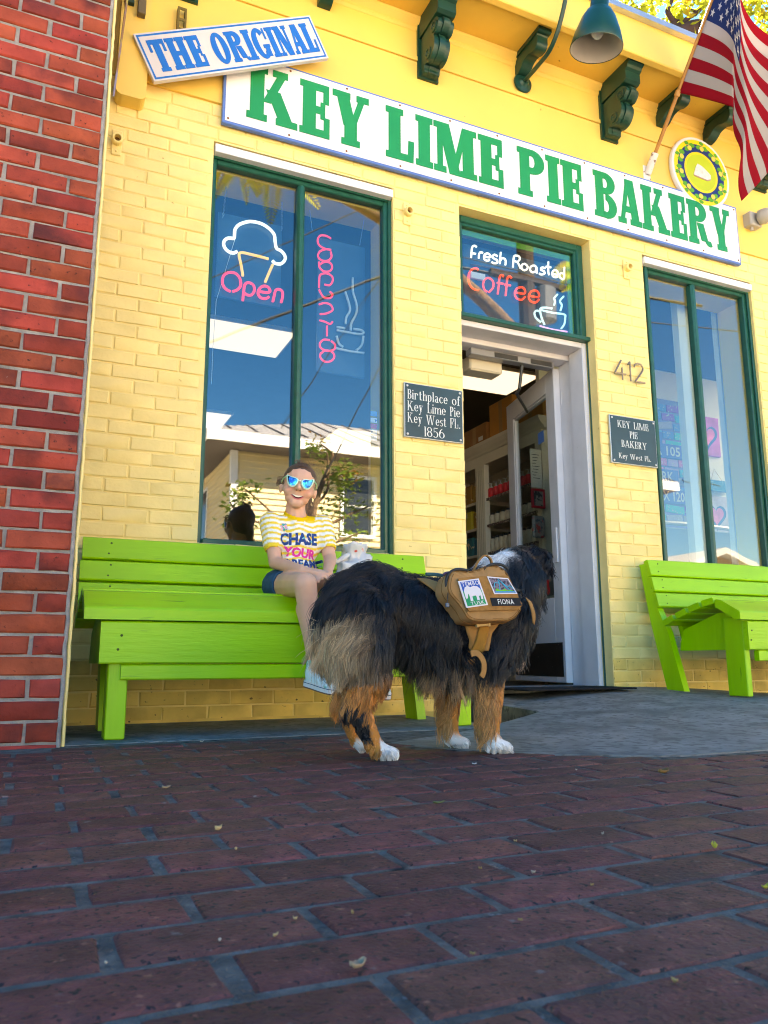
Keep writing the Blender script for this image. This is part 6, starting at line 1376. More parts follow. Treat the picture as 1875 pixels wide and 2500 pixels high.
# canvas shoes
M_can = mat('canvas_white', (.66, .76, .76), .8, .2, var=.1, vscale=20, bump=.3, bscale=160, spots=[((.15, .55, .48), 14, .52, .6, 4)]); M_rub = mat('rubber_white', (.72, .70, .70), .5, .3); M_sole = mat('sole_brown', (.16, .09, .07), .6, .3)
for an, to, yaw in ((anR, toR, -.35), (anL, toL, .35)):
    f_ = Vector((.42+.2*yaw, -.88, -.16)).normalized(); s_ = f_.cross(Vector((0, 0, 1))).normalized(); u_ = s_.cross(f_).normalized(); dn = -.055; KS = .84
    pt = lambda a, b_, c: an+(f_*a+s_*b_+u_*c)*KS
    q = MB(); q.ell(pt(.035, 0, dn), (.033, .036, .034)); q.ell(pt(.075, 0, dn-.006), (.036, .04, .027)); q.ell(pt(.125, .002, dn-.013), (.037, .038, .021)); q.ell(pt(-.005, 0, dn+.0), (.030, .035, .036)); cap_into(q, pt(-.002, 0, dn+.015), pt(-.002, 0, .03), .035, .034)
    sme2 = fuse(q, .005, 4); sme2.materials.append(M_can); sh = link('shoe', sme2, girl)
    prof = catmull([(-.042, 0, 0), (-.03, .032, 0), (.03, .036, 0), (.10, .043, 0), (.15, .036, 0), (.17, .0, 0), (.15, -.036, 0), (.10, -.043, 0), (.03, -.036, 0), (-.03, -.032, 0)], 4, True); pr = [(p.x, p.y) for p in prof]
    MB().prism(pr, lambda a, b_, d: tuple(pt(a, b_, d)), dn-.040, dn-.014).build('sole', M_rub, sh); MB().prism([(a*1.005, b_*1.02) for a, b_ in pr], lambda a, b_, d: tuple(pt(a, b_, d)), dn-.024, dn-.021).build('sole_stripe', M_den, sh); MB().prism([(a*.97, b_*.92) for a, b_ in pr], lambda a, b_, d: tuple(pt(a, b_, d)), dn-.046, dn-.0405).build('tread', M_sole, sh)
    q = MB()
    for k in range(5): q.tube([pt(.045+.014*k, -.022+.002*k, dn+.024-.006*k), pt(.045+.014*k, 0, dn+.033-.0062*k), pt(.045+.014*k, .022-.002*k, dn+.024-.006*k)], .003, 5)
    q.build('laces', M_rub, sh, kind='stuff')

# ------------------------------------------------------------------ plastic bag on the bench
bag = MB(); bc = p1([(1.3209,-0.4,0.7302)])-Vector((0, 0, .028))
def bagfn(u, v):
    a = 2*PI*u; zt = v; r = .082*(1-.42*sm(.5, .9, zt))*(1-.8*sm(.93, 1.0, zt))
    p = Vector((r*1.05*math.cos(a), r*.75*math.sin(a), -.20+.30*zt)); nn = mnoise.noise((p.x*17, p.y*17+5, p.z*15))*.045+mnoise.noise((p.x*45, p.y*45, p.z*38))*.020+mnoise.noise((p.x*110, p.y*110, p.z*90))*.008
    return bc+p+Vector((math.cos(a)*nn, math.sin(a)*nn, nn*.6))
bag.grid(bagfn, 40, 36)
bag.tube(catmull([bc+Vector((-.01, 0, .05)), bc+Vector((-.05, -.02, .025)), bc+Vector((-.10, -.02, -.005)), bc+Vector((-.12, -.01, -.02))], 5), [.006, .007, .008, .009, .010, .011, .012, .012, .011, .010, .010, .009, .008, .007, .006, .006], 8)
bo = thing('plastic_bag', 'crumpled white plastic carrier bag on the bench beside the girl', 'bag', bc-Vector((0, 0, .2)))
bag.build('bag', mat('bag_white', (.80, .78, .80), .35, .4, trans=.25, spots=[((.7, .08, .06), 9, .60, .63)]), bo, smooth=True)

# ------------------------------------------------------------------ the dog
M_dogskin = mat('dog_skin', (.02, .015, .013), .8, .1, attr='coat_color')
dog = thing('dog', 'long haired black, tan and white dog standing on the paving wearing a pack', 'dog', (1.1, -1.55, 0))
m = MB()
YD = -1.53
sp = [((.862, YD, .435), .090), ((.915, YD, .450), .096), ((1.00, YD, .415), .105), ((1.12, YD, .385), .128), ((1.24, YD+.005, .375), .138), ((1.345, YD+.015, .375), .118)]
for (a, ra), (b, rb) in zip(sp, sp[1:]): cap_into(m, a, b, ra, rb, 18, 6)
m.ell((1.22, YD, .33), (.17, .105, .13)); m.ell((.85, YD, .385), (.105, .105, .105))
nk = [((1.31, YD+.01, .43), .115), ((1.385, YD+.03, .495), .108), ((1.450, YD+.055, .540), .094)]
for (a, ra), (b, rb) in zip(nk, nk[1:]): cap_into(m, a, b, ra, rb, 16, 5)
# head turned away: skull, brow, muzzle pointing right and into the doorway
hd = Vector((1.490, YD+.070, .572)); hf = Vector((.72, .66, -.20)).normalized()
m.ell(hd, (.078, .078, .070)); cap_into(m, hd+hf*.03, hd+hf*.095-Vector((0, 0, .018)), .052, .036); cap_into(m, hd+hf*.095-Vector((0, 0, .02)), hd+hf*.155-Vector((0, 0, .026)), .035, .024)
hs_ = hf.cross(Vector((0, 0, 1))).normalized()
for s_ in (1, -1):    # folded drop ears
    e0 = hd+hs_*s_*.058+Vector((-.012, 0, .045)); cap_into(m, e0, e0+hs_*s_*.026+Vector((.004, -.004, -.018)), .020, .017); cap_into(m, e0+hs_*s_*.026+Vector((.004, -.004, -.018)), e0+hs_*s_*.034+Vector((.01, -.006, -.078)), .017, .010)
# legs: near side is towards the camera (-y)
def hind(dx, y, px_):
    cap_into(m, (.85+dx*.4, YD+(y-YD)*.6, .39), (.845+dx*.6, y, .30), .098, .074, 14, 5); cap_into(m, (.845+dx*.6, y, .30), (.875+dx, y, .215), .070, .045, 12, 4)
    hk = Vector((.822+dx, y, .150)); cap_into(m, (.875+dx, y, .225), hk, .050, .032); cap_into(m, hk, (px_-.052, y, .055), .031, .027); cap_into(m, (px_-.052, y, .055), (px_-.035, y, .030), .023, .026)
    for k in range(4): cap_into(m, (px_-.035, y+(k-1.5)*.010, .028), (px_+.012-(abs(k-1.5)-.5)*.010, y+(k-1.5)*.0155, .019), .019, .0155, 8, 3)
def fore(dx, y, px_):
    cap_into(m, (1.345+dx*.3, YD+(y-YD)*.75, .40), (1.31+dx, y, .285), .082, .062, 14, 5); cap_into(m, (1.345+dx*.5, y*.6+YD*.4, .33), (1.305+dx, y, .225), .066, .043); cap_into(m, (1.305+dx, y, .235), (1.296+dx, y, .105), .044, .032); cap_into(m, (1.296+dx, y, .105), (px_-.034, y, .040), .031, .028)
    for k in range(4): cap_into(m, (px_-.034, y+(k-1.5)*.010, .030), (px_+.016-(abs(k-1.5)-.5)*.010, y+(k-1.5)*.016, .019), .020, .016, 8, 3)
yn, yf_ = -1.625, -1.455
hind(0.0, yn, .922); hind(.035, yf_, .945); fore(-.050, yn, 1.280); fore(-.100, yf_-.015, 1.230)
dm_ = fuse(m, .0075, 5, .5); dm_.name = 'body'; dm_.materials.append(M_dogskin)
BLK, TAN, CRM, WHT_, GRY, BRN = np.array((.010, .0105, .015)), np.array((.50, .20, .05)), np.array((.66, .45, .26)), np.array((.72, .70, .70)), np.array((.22, .18, .165)), np.array((.09, .045, .025))
def coat(p, n=None):
    """colour, hair length and direction of the coat at a point of the body"""
    x, y, z = p; j = .040*mnoise.noise((x*16, y*16, z*16)); near = y < YD
    leg_h = x < 1.0 and z < .26; leg_f = x > 1.10 and z < .235 and x < 1.45
    col = BLK; L_ = .042; d = Vector((-.62, 0, -.62))
    if z > .40 and x < 1.0: d = Vector((-.75, 0, -.42)); L_ = .046
    if x < 1.25 and z < .46: d = Vector((-.35, 0, -1)); L_ = .048
    if x < .80 and z > .24: d = Vector((-.40, 0, -.95)); L_ = .060
    # trousers
    if x < .93 and .17 < z < .40:
        t = sm(.880+j, .765+j, x)*sm(.46, .34, z); g = sm(.33, .22, z)*sm(.74, .84, x)
        base = CRM*(1-.45*g)+GRY*.45*g; base = base*(1-.35*max(0, mnoise.noise((x*40, y*40, z*14))))
        col = BLK*(1-t)+base*t
        t2 = sm(.33+j, .22+j, z)*(1-t)*sm(.93, .84, x+j); col = col*(1-t2*.6)+(GRY*.7+CRM*.2)*t2*.6
        L_ = .058+.040*t; d = Vector((-.30-.15*t, -.10 if near else .1, -1))
    # belly fringe
    if .93 <= x < 1.20 and z < .31:
        t = sm(.285, .225, z+j); col = BLK*(1-t)+(BRN*.25+CRM*.5+TAN*.25)*t; L_ = .070+.035*sm(1.0, 1.18, x); d = Vector((-.20, 0, -1))
    if leg_h:
        t = sm(.235, .190, z+j); col = col*(1-t)+TAN*t; L_ = .030 if z > .12 else .012; d = Vector((-.25, 0, -1))
        if x < .855 and z > .13: L_ = .05
        if .05 < z < .155 and x < .845+.03*(.12-z)/.1+j*.3 and near: col = BLK
    if leg_f:
        t = sm(.225, .195, z+j); col = BLK*(1-t)+TAN*t; L_ = .020 if z > .1 else .011; d = Vector((-.1, 0, -1))
        cx = 1.253 if near else 1.200
        if x < cx-.008 and z > .055: L_ = .052; d = Vector((-.34, -.05 if near else .05, -1)); col = col*(1-.5*t)+np.array((.56, .31, .13))*.5*t
    if z < .058 and (x > (.885 if x < 1.1 else 0)):
        t = sm(.062+j*.4, .040+j*.4, z); col = col*(1-t)+WHT_*t; L_ = .016; d = Vector((.5, 0, -.8))
    if z < .05 and x < .89: L_ = .012
    # chest and front of the shoulder
    if x > 1.33 and z < .44 and z >= .2: d = Vector((-.15, 0, -1)); L_ = .042
    if x > 1.385 and z < .31: t = sm(1.385, 1.42, x)*sm(.32, .27, z); col = col*(1-t)+(TAN*.6+WHT_*.4)*t; L_ = .05
    # neck ruff and head
    if x > 1.30 and z > .43:
        d = Vector((-.55, -.05, -.70)); L_ = .052
        q = Vector(p)-hd
        if q.length < .20 and (q.dot(hf) > -.02 or z > .60): L_ = .030 if q.dot(hf) < .06 else .014; d = Vector((-.5, -.45, -.55))
        if q.dot(hf) > .085: col = BLK*.5+BRN*.5
        if x > 1.40 and z < .52 and q.dot(hf) < .02: L_ = .068; d = Vector((-.10, -.05, -1))
        t = sm(.575+j*.4, .60+j*.4, z+.55*(1.40-x)*(1 if x < 1.40 else 0))*sm(1.435+j, 1.395+j, x)*sm(1.30, 1.33, x); col = col*(1-t)+WHT_*.85*t
    # under the pack the coat lies flat
    return col, L_, d
n_ = len(dm_.vertices); cc = np.ones((n_, 4), 'f')
for i, v in enumerate(dm_.vertices): cc[i, :3] = coat(v.co)[0]
ca = dm_.color_attributes.new('coat_color', 'FLOAT_COLOR', 'POINT'); ca.data.foreach_set('color', cc.ravel())
dbody = link('body', dm_, dog); dbv = bvh_of(dm_)

# harness footprint on the near flank, so that fur stays beneath it
HQ = [Vector(q) for q in [(1.029,-1.66,0.5103),(1.0892,-1.66,0.5108),(1.1977,-1.66,0.5337),(1.3006,-1.66,0.5404),(1.3422,-1.66,0.4245),(1.2872,-1.66,0.3766),(1.239,-1.66,0.3519),(1.2229,-1.66,0.2866),(1.1631,-1.66,0.2826),(1.1596,-1.66,0.3215),(1.1096,-1.66,0.4088)]]
def in_poly(x, z, P):
    c = False; j = len(P)-1
    for i in range(len(P)):
        if (P[i].z > z) != (P[j].z > z) and x < (P[j].x-P[i].x)*(z-P[i].z)/(P[j].z-P[i].z)+P[i].x: c = not c
        j = i
    return c
def grow_fur(me, count, seed, npt=6):
    rng = np.random.default_rng(seed); rr = random.Random(seed)
    me.calc_loop_triangles(); tri = np.array([t.vertices[:] for t in me.loop_triangles]); co = np.array([v.co[:] for v in me.vertices]); nr = np.array([v.normal[:] for v in me.vertices])
    A, B, C_ = co[tri[:, 0]], co[tri[:, 1]], co[tri[:, 2]]; ar = np.linalg.norm(np.cross(B-A, C_-A), axis=1)
    cen = (A+B+C_)/3; w = ar*np.where(cen[:, 1] < YD+.02, 1.0, .35)
    pick = rng.choice(len(tri), count, p=w/w.sum()); u, v = rng.random(count), rng.random(count); f = u+v > 1; u[f] = 1-u[f]; v[f] = 1-v[f]
    P = A[pick]*(1-u-v)[:, None]+B[pick]*u[:, None]+C_[pick]*v[:, None]; Nn = nr[tri[pick, 0]]
    from mathutils.kdtree import KDTree
    def path(p, nn, c, L_, d, amp, jit, up=0.0):
        cl = Vector((mnoise.noise(p*22+Vector((3, 0, 0))), mnoise.noise(p*22+Vector((0, 9, 0))), mnoise.noise(p*22+Vector((0, 0, 5)))))
        d = d.normalized()+cl*amp+Vector((rr.gauss(0, jit), rr.gauss(0, jit), rr.gauss(0, jit)))
        d = d-nn*d.dot(nn)*(1-sm(.15, .6, -nn.z)); d = d.normalized() if d.length > 1e-4 else Vector((0, 0, -1))
        lift = (.60+.35*cl.y+up)*(1-.6*sm(.15, .6, -nn.z)); q = p-nn*.002; dr = (d+nn*lift).normalized(); stp = L_/(npt-1); sw = d.cross(nn)*rr.choice((-1, 1))*.28; ph = rr.random()*6; o = []
        for k in range(npt):
            o.append(q.copy()); q = q+dr*stp; dr = (dr+d*.22-nn*(.17*lift)+sw*math.cos(ph+k*1.5)+Vector((0, 0, -.10))).normalized()
        return o
    def length(p):
        c, L_, d = coat(p)
        if p.y < YD and in_poly(p.x, p.z, HQ): L_ = min(L_, .010)
        return c, L_, d
    # guide locks: neighbouring hairs gather into pointed tufts
    ng = count//26; gsel = rng.choice(count, ng, replace=False); kd = KDTree(ng); guides = []
    for i, gi in enumerate(gsel):
        p = Vector(P[gi]); nn = Vector(Nn[gi]).normalized(); c, L_, d = length(p); L_ *= rr.uniform(.8, 1.25)
        guides.append((p, path(p, nn, c, L_, d, 1.0, .18), rr.uniform(.62, 1.5), rr.uniform(.35, .80))); kd.insert(p, i)
    kd.balance(); pts = []; cols = []; rad = []
    for p, nn in zip(P, Nn):
        p = Vector(p); nn = Vector(nn).normalized(); c, L_, d = length(p); L_ *= rr.uniform(.75, 1.12)
        fly = rr.random() < .08 and L_ > .03; own = path(p, nn, c, L_*(1.25 if fly else 1), d, .8, .22 if fly else .10, .5 if fly else 0); _, gi, dist = kd.find(p); gp, gpath, gt, gc = guides[gi]; off = (p-gp)*.22
        for k in range(npt):
            t = k/(npt-1); w = gc*t**.8 if dist < .03 and not fly else 0; q = own[k].lerp(gpath[k]+off, w); pts.append(q[:]); rad.append(.00095*(1-.80*t))
        tint = gt*rr.uniform(.75, 1.3); g_ = c*tint
        if c[0] < .02 and rr.random() < .04: g_ = BRN*.6
        cols.append((min(.9, g_[0]), min(.9, g_[1]), min(.9, g_[2]), 1))
    cv = bpy.data.hair_curves.new('fur'); cv.add_curves([npt]*count)
    cv.attributes['position'].data.foreach_set('vector', np.array(pts, 'f').ravel())
    ra_ = cv.attributes.get('radius') or cv.attributes.new('radius', 'FLOAT', 'POINT'); ra_.data.foreach_set('value', np.array(rad, 'f'))
    at_ = cv.attributes.new('hair_color', 'FLOAT_COLOR', 'CURVE'); at_.data.foreach_set('color', np.array(cols, 'f').ravel())
    return cv
M_fur = bpy.data.materials.new('dog_fur'); M_fur.use_nodes = True
N, L = M_fur.node_tree.nodes, M_fur.node_tree.links; bs_ = N['Principled BSDF']; bs_.inputs['Roughness'].default_value = .36; bs_.inputs['Specular IOR Level'].default_value = .42
at = N.new('ShaderNodeAttribute'); at.attribute_name = 'hair_color'; L.new(at.outputs['Color'], bs_.inputs['Base Color'])
fur = grow_fur(dm_, 80000, 11, 7); fur.materials.append(M_fur)
link('fur', fur, dbody, kind='stuff')
MB().ell(hd+hf*.178-Vector((0, 0, .026)), (.014, .014, .012)).build('nose', mat('dog_nose', (.01, .01, .01), .3, .5), dbody, smooth=True)
for s_ in (1, -1): MB().ell(hd+hf*.075+hs_*s_*.036+Vector((0, 0, .018)), (.009, .009, .009)).build('eye', mat('dog_eye', (.03, .015, .01), .1, .6), dbody, smooth=True)

# ------------------------------------------------------------------ the pack harness it wears
M_tan = mat('coyote_canvas', (.35, .19, .078), .85, .2, var=.12, vscale=14, bump=.5, bscale=420, bdist=.001); M_tan2 = mat('coyote_webbing', (.33, .165, .055), .8, .25, var=.1, vscale=10, bump=.6, bscale=300, bdist=.001, stretch=(1, 1, 3)); M_loop = mat('coyote_velcro', (.32, .155, .05), .95, .1, var=.2, vscale=60, bump=.8, bscale=500)
M_zip = mat('zip_black', (.015, .017, .022), .5, .4)
hn_ = thing('dog_harness', 'tan canvas dog harness with a zipped side pack bearing patches and a FIONA name tape', 'dog harness', (1.25, -1.66, .45))
def skinpt(x, z, off):
    p = onto(dbv, (x, -2.4, z), (0, 1, 0), off, 2.0)
    return p if p is not None else Vector((x, YD-.03-off, z))
def draped(name, poly, mt, off, th=.006, cuts=5, parent=hn_):
    """cloth panel: outline (x,z) laid over the flank"""
    bm = bmesh.new(); f = bm.faces.new([bm.verts.new((x, z, 0)) for x, z in poly]); bmesh.ops.triangulate(bm, faces=[f]); bmesh.ops.subdivide_edges(bm, edges=bm.edges[:], cuts=cuts, use_grid_fill=True)
    V_ = [skinpt(v.co.x, v.co.y, off) for v in bm.verts]; bm.verts.index_update(); q = MB(); q.add([tuple(p) for p in V_], [[v.index for v in f_.verts] for f_ in bm.faces]); bm.free()
    o = q.build(name, mt, parent, smooth=True); s_ = o.modifiers.new('t', 'SOLIDIFY'); s_.thickness = th; s_.offset = 0
    sm_m = o.modifiers.new('s', 'SMOOTH'); sm_m.iterations = 4; return o
xz = lambda pts: [(p[0], p[2]) for p in pts]
draped('saddle_panel', xz([(1.0245,-1.66,0.5032),(1.0711,-1.66,0.5021),(1.1113,-1.66,0.4859),(1.1969,-1.66,0.5053),(1.3042,-1.66,0.5096),(1.3349,-1.66,0.4243),(1.2634,-1.66,0.3762),(1.234,-1.66,0.3419),(1.2184,-1.66,0.2905),(1.1677,-1.66,0.2865),(1.1595,-1.66,0.3195),(1.1399,-1.66,0.3525),(1.092,-1.66,0.4279),(1.0331,-1.66,0.4908)]), M_tan2, .016)
draped('chest_strap', xz([(1.3361,-1.66,0.4531),(1.3551,-1.66,0.4392),(1.3657,-1.66,0.4005),(1.3642,-1.66,0.3657),(1.3522,-1.66,0.3716),(1.3442,-1.66,0.4123)]), M_tan2, .030, .004, 3)
draped('girth_strap', xz([(1.1825,-1.67,0.3744),(1.2242,-1.67,0.3751),(1.2131,-1.67,0.3177),(1.2052,-1.67,0.2845),(1.1663,-1.67,0.2844),(1.1765,-1.67,0.3214)]), mat('webbing_ochre', (.33, .155, .03), .8, .25, bump=.5, bscale=300), .024, .004, 3)
q = MB(); cl_ = catmull([(p[0], p[1], p[2]) for p in [(1.1354,-1.715,0.284),(1.1532,-1.715,0.2859),(1.1685,-1.715,0.2745),(1.1769,-1.715,0.2556),(1.1751,-1.715,0.2329),(1.168,-1.715,0.2198)]], 6)
for i, p in enumerate(cl_):
    tg = (cl_[min(i+1, len(cl_)-1)]-cl_[max(i-1, 0)]).normalized(); sd = Vector((-tg.z, .15, tg.x)).normalized()*.0085; q.v += [tuple(p-sd), tuple(p+sd), tuple(p+sd+Vector((0, .004, 0))), tuple(p-sd+Vector((0, .004, 0)))]
for i in range(len(cl_)-1):
    for j in range(4): a = i*4; q.f.append((a+j, a+(j+1) % 4, a+4+(j+1) % 4, a+4+j))
q.build('loose_strap', M_tan2, hn_, smooth=False)
draped('lower_strap', xz([(1.1581,-1.66,0.2652),(1.1948,-1.66,0.2748),(1.1987,-1.66,0.2514),(1.1573,-1.66,0.2362)]), M_tan2, .02, .004, 2)
# pack: bulging pouch built on its own front plane
PC = [Vector(p) for p in [(1.0585,-1.722,0.4477),(1.1118,-1.722,0.3803),(1.2928,-1.722,0.4075),(1.2718,-1.722,0.5304)]]
po = Vector([(1.1947,-1.722,0.4559)][0])
pu = Vector((.985, .05, .145)).normalized(); pu = Vector((.99, .06, .10)).normalized(); pv = Vector((-.13, .16, .98)); pv = (pv-pu*pv.dot(pu)).normalized(); pn = pu.cross(pv)      # faces -y
if pn.y > 0: pn = -pn
to_uv = lambda p: ((Vector(p)-po).dot(pu), (Vector(p)-po).dot(pv))
out = [to_uv(p) for p in [(1.0568,-1.722,0.4706),(1.0706,-1.722,0.5058),(1.0929,-1.722,0.5164),(1.1285,-1.722,0.5151),(1.1649,-1.722,0.5236),(1.1973,-1.722,0.5369),(1.2206,-1.722,0.541),(1.2507,-1.722,0.5334),(1.271,-1.722,0.5103),(1.2836,-1.722,0.4708),(1.2965,-1.722,0.4393),(1.3003,-1.722,0.4156),(1.2926,-1.722,0.4015),(1.2612,-1.722,0.3773),(1.2012,-1.722,0.3723),(1.1425,-1.722,0.3694),(1.1117,-1.722,0.3784),(1.0969,-1.722,0.4029),(1.0756,-1.722,0.4291),(1.0607,-1.722,0.4477)]]
oc = catmull([(a, b_, 0) for a, b_ in out], 4, True); nO = len(oc); cx_ = sum(p.x for p in oc)/nO; cz_ = sum(p.y for p in oc)/nO
pk = MB(); rings = ((.98, -.070), (1.005, -.045), (1.01, -.022), (1.0, -.008), (.975, -.0005), (.93, .003), (.86, .002), (.70, .006), (.40, .009), (.05, .010))
for s_, hgt in rings:
    for i, p in enumerate(oc):
        a = cx_+(p.x-cx_)*s_; b_ = cz_+(p.y-cz_)*s_; w = .0045*mnoise.noise((a*55, b_*55, hgt*40))*(1 if .9 < s_ < 1.03 else .25)+.0022*math.sin(i*1.9+a*30)*(1 if .85 < s_ < 1.03 and (b_ < cz_-.03 or b_ > cz_+.04) else 0)
        pk.v.append(tuple(po+pu*a+pv*b_+pn*(hgt+w)))
for r_ in range(len(rings)-1):
    for i in range(nO): pk.f.append((r_*nO+i, r_*nO+(i+1) % nO, (r_+1)*nO+(i+1) % nO, (r_+1)*nO+i))
pk.f.append(tuple(range((len(rings)-1)*nO, len(rings)*nO)))
pack = pk.build('side_pack', M_tan, hn_, smooth=True)
M_seam = mat('pack_seam', (.20, .095, .03), .9, .1)
def outline(s_, hgt, r): return MB().tube([po+pu*(cx_+(p.x-cx_)*s_)+pv*(cz_+(p.y-cz_)*s_)+pn*hgt for p in oc], r, 5, closed=True)
outline(.985, .0005, .0018).build('seam_piping', M_seam, pack, smooth=True); outline(.93, .0038, .0008).build('stitching', M_seam, pack); outline(1.008, -.03, .0016).build('seam_piping', M_seam, pack, smooth=True)
on = lambda u, v, d: tuple(po+pu*u+pv*v+pn*(.0118+d))
def pq(*pts): return [to_uv(p) for p in pts]
# loop field, patches and name tape
lf_ = [to_uv(p) for p in [(1.0884,-1.729,0.4904),(1.124,-1.729,0.4976),(1.257,-1.729,0.509),(1.2854,-1.729,0.4543),(1.2933,-1.729,0.4169),(1.2764,-1.729,0.4067),(1.1125,-1.729,0.3971),(1.1021,-1.729,0.4217)]]
MB().prism(lf_, on, -.004, .001).build('loop_field', M_loop, pack)
def patch_poly(pts, d0, d1, name, mt, parent=pack): return MB().prism([to_uv(p) for p in pts], on, d0, d1).build(name, mt, parent)
M_pw = mat('patch_white', (.66, .64, .70), .8, .2, bump=.5, bscale=700); M_pblue = mat('patch_blue', (.03, .10, .42), .8, .2, bump=.5, bscale=700); M_pgreen = mat('patch_green', (.005, .27, .12), .8, .2, bump=.5, bscale=700)
T1 = [to_uv(p) for p in [(1.0854,-1.734,0.483),(1.1557,-1.734,0.4949),(1.1771,-1.734,0.4176),(1.1033,-1.734,0.4062)]]
def bil(Q_, a, b_): return tuple((Q_[0][k]*(1-a)+Q_[1][k]*a)*b_+(Q_[3][k]*(1-a)+Q_[2][k]*a)*(1-b_) for k in (0, 1))
patch = MB().prism([bil(T1, a, b_) for a, b_ in ((0, 0), (1, 0), (1, 1), (0, 1))], on, .0005, .0030).build('elephant_patch', M_pw, pack)
def sub(Q_, poly, d, name, mt, par, e=.0006): return MB().prism([bil(Q_, a, b_) for a, b_ in poly], on, d-.001, d).build(name, mt, par)
pk2 = MB().prism([bil(T1, a, b_) for a, b_ in ((.07, .05), (.93, .05), (.93, .5999), (.07, .5999))], on, .0022, .0034)
# (fields sit directly on the pack so that the tree stays three levels deep)
MB().prism([bil(T1, a, b_) for a, b_ in ((.07, .60), (.93, .60), (.93, .95), (.07, .95))], on, .0022, .0034).build('patch_sky', M_pblue, pack)
pk2.build('patch_grass', M_pgreen, pack)
EL = [(.10, .38), (.13, .30), (.20, .36), (.24, .47), (.28, .50), (.30, .36), (.28, .22), (.40, .22), (.41, .38), (.58, .40), (.60, .34), (.58, .22), (.70, .22), (.71, .36), (.80, .38), (.78, .24), (.86, .22), (.90, .42), (.88, .62), (.78, .72), (.60, .75), (.45, .72), (.34, .78), (.20, .74), (.12, .62)]
MB().prism([bil(T1, a, b_) for a, b_ in EL], on, .0030, .0044).build('elephant', M_pw, pack)
def tape_text(s_, Q_, a0, a1, b0, b1, mt, name, d=.0046):
    cu = bpy.data.curves.new('t', 'FONT'); cu.body = s_; cu.size = 1; cu.offset = .006; cu.space_character = 1.12; cu.resolution_u = 2
    o_ = bpy.data.objects.new('t', cu); COL.objects.link(o_); bpy.context.view_layer.update(); me = bpy.data.meshes.new_from_object(o_.evaluated_get(bpy.context.evaluated_depsgraph_get())); bpy.data.objects.remove(o_)
    V_ = [v.co.copy() for v in me.vertices]; xa, xb = min(v.x for v in V_), max(v.x for v in V_); za, zb_ = min(v.y for v in V_), max(v.y for v in V_)
    q = MB(); q.add([on(*bil(Q_, a0+(a1-a0)*(v.x-xa)/(xb-xa), b0+(b1-b0)*(v.y-za)/(zb_-za)), d) for v in V_], [tuple(p.vertices) for p in me.polygons]); return q.build(name, mt, pack)
tape_text('TEMBO', T1, .10, .92, .77, .93, M_pw, 'lettering'); tape_text('TUSK', T1, .24, .86, .06, .19, M_pw, 'lettering')
T2 = [to_uv(p) for p in [(1.1854,-1.734,0.5026),(1.2581,-1.734,0.5006),(1.2844,-1.734,0.4549),(1.2031,-1.734,0.4504)]]
sub(T2, [(0, 0), (1, 0), (1, 1), (0, 1)], .0030, 'mountain_patch', M_pw, pack); MB().prism([bil(T2, a, b_) for a, b_ in ((.05, .07), (.95, .07), (.95, .93), (.05, .93))], on, .0022, .0034).build('patch_night', mat('patch_grey', (.19, .16, .21), .85, .2, spots=[((.06, .05, .07), 130, .5, .55)]), pack)
M_pcy = mat('patch_cyan', (.02, .40, .60), .8, .2); q = MB()
for poly in ([(.10, .38), (.20, .62), (.30, .68), (.36, .60), (.46, .88), (.55, .70), (.72, .40), (.84, .52), (.93, .32)], [(.30, .22), (.38, .48), (.44, .74)], [(.56, .66), (.66, .36), (.78, .22)]):
    pts = [Vector(on(*bil(T2, a, b_), .0040)) for a, b_ in poly]; q.tube(pts, .0013, 5)
q.build('mountain_outline', M_pcy, pack, kind='stuff')
MB().prism([bil(T2, a, b_) for a, b_ in ((.06, .08), (.94, .08), (.94, .17), (.06, .17))], on, .003, .0041).build('patch_water', mat('patch_water', (.04, .28, .55), .8, .2), pack)
MB().prism([bil(T2, a, b_) for a, b_ in ((.12, .175), (.90, .175), (.80, .24), (.60, .20), (.52, .32), (.44, .22), (.30, .24), (.16, .32))], on, .003, .0042).build('patch_meadow', mat('patch_meadow', (.12, .5, .02), .8, .2), pack)
T3 = [to_uv(p) for p in [(1.1868,-1.734,0.4392),(1.2886,-1.734,0.4432),(1.2928,-1.734,0.4196),(1.1906,-1.734,0.415)]]
sub(T3, [(0, 0), (1, 0), (1, 1), (0, 1)], .0032, 'name_tape', mat('tape_black', (.016, .018, .022), .8, .2, bump=.6, bscale=500), pack); tape_text('FIONA', T3, .22, .76, .18, .82, mat('tape_white', (.70, .70, .70), .7, .2), 'lettering', .0040)
# zips, piping, haul handle, loops and buckle
MB().tube(catmull([(1.0645,-1.716,0.4541),(1.0591,-1.716,0.4789),(1.065,-1.716,0.5003),(1.0807,-1.716,0.5146),(1.103,-1.716,0.5198),(1.1276,-1.716,0.5176)], 6), .0046, 8).build('zip', M_zip, pack, smooth=True)
MB().tube(catmull([(1.1847,-1.708,0.522),(1.2036,-1.708,0.5348),(1.2271,-1.708,0.5415),(1.2528,-1.708,0.5391),(1.2713,-1.708,0.5278)], 6), .0046, 8).build('zip', M_zip, pack, smooth=True)
MB().tube([(1.0585,-1.727,0.4511),(1.0566,-1.727,0.4339),(1.0557,-1.727,0.4225)], .0014, 5).build('zip_cord', M_zip, pack)
a_ = Vector([(1.0545,-1.729,0.4166)][0]); MB().bevbox(a_.x-.0055, a_.y-.003, a_.z-.006, a_.x+.0055, a_.y+.003, a_.z+.006, .0015).build('zip_pull', mat('pull_blue', (.06, .11, .18), .4, .4), pack)
hc = catmull([(1.1798,-1.66,0.5207),(1.1958,-1.66,0.5499),(1.2129,-1.66,0.5681),(1.2272,-1.66,0.5719),(1.2412,-1.66,0.5624),(1.2465,-1.66,0.5441)], 6); q = MB()
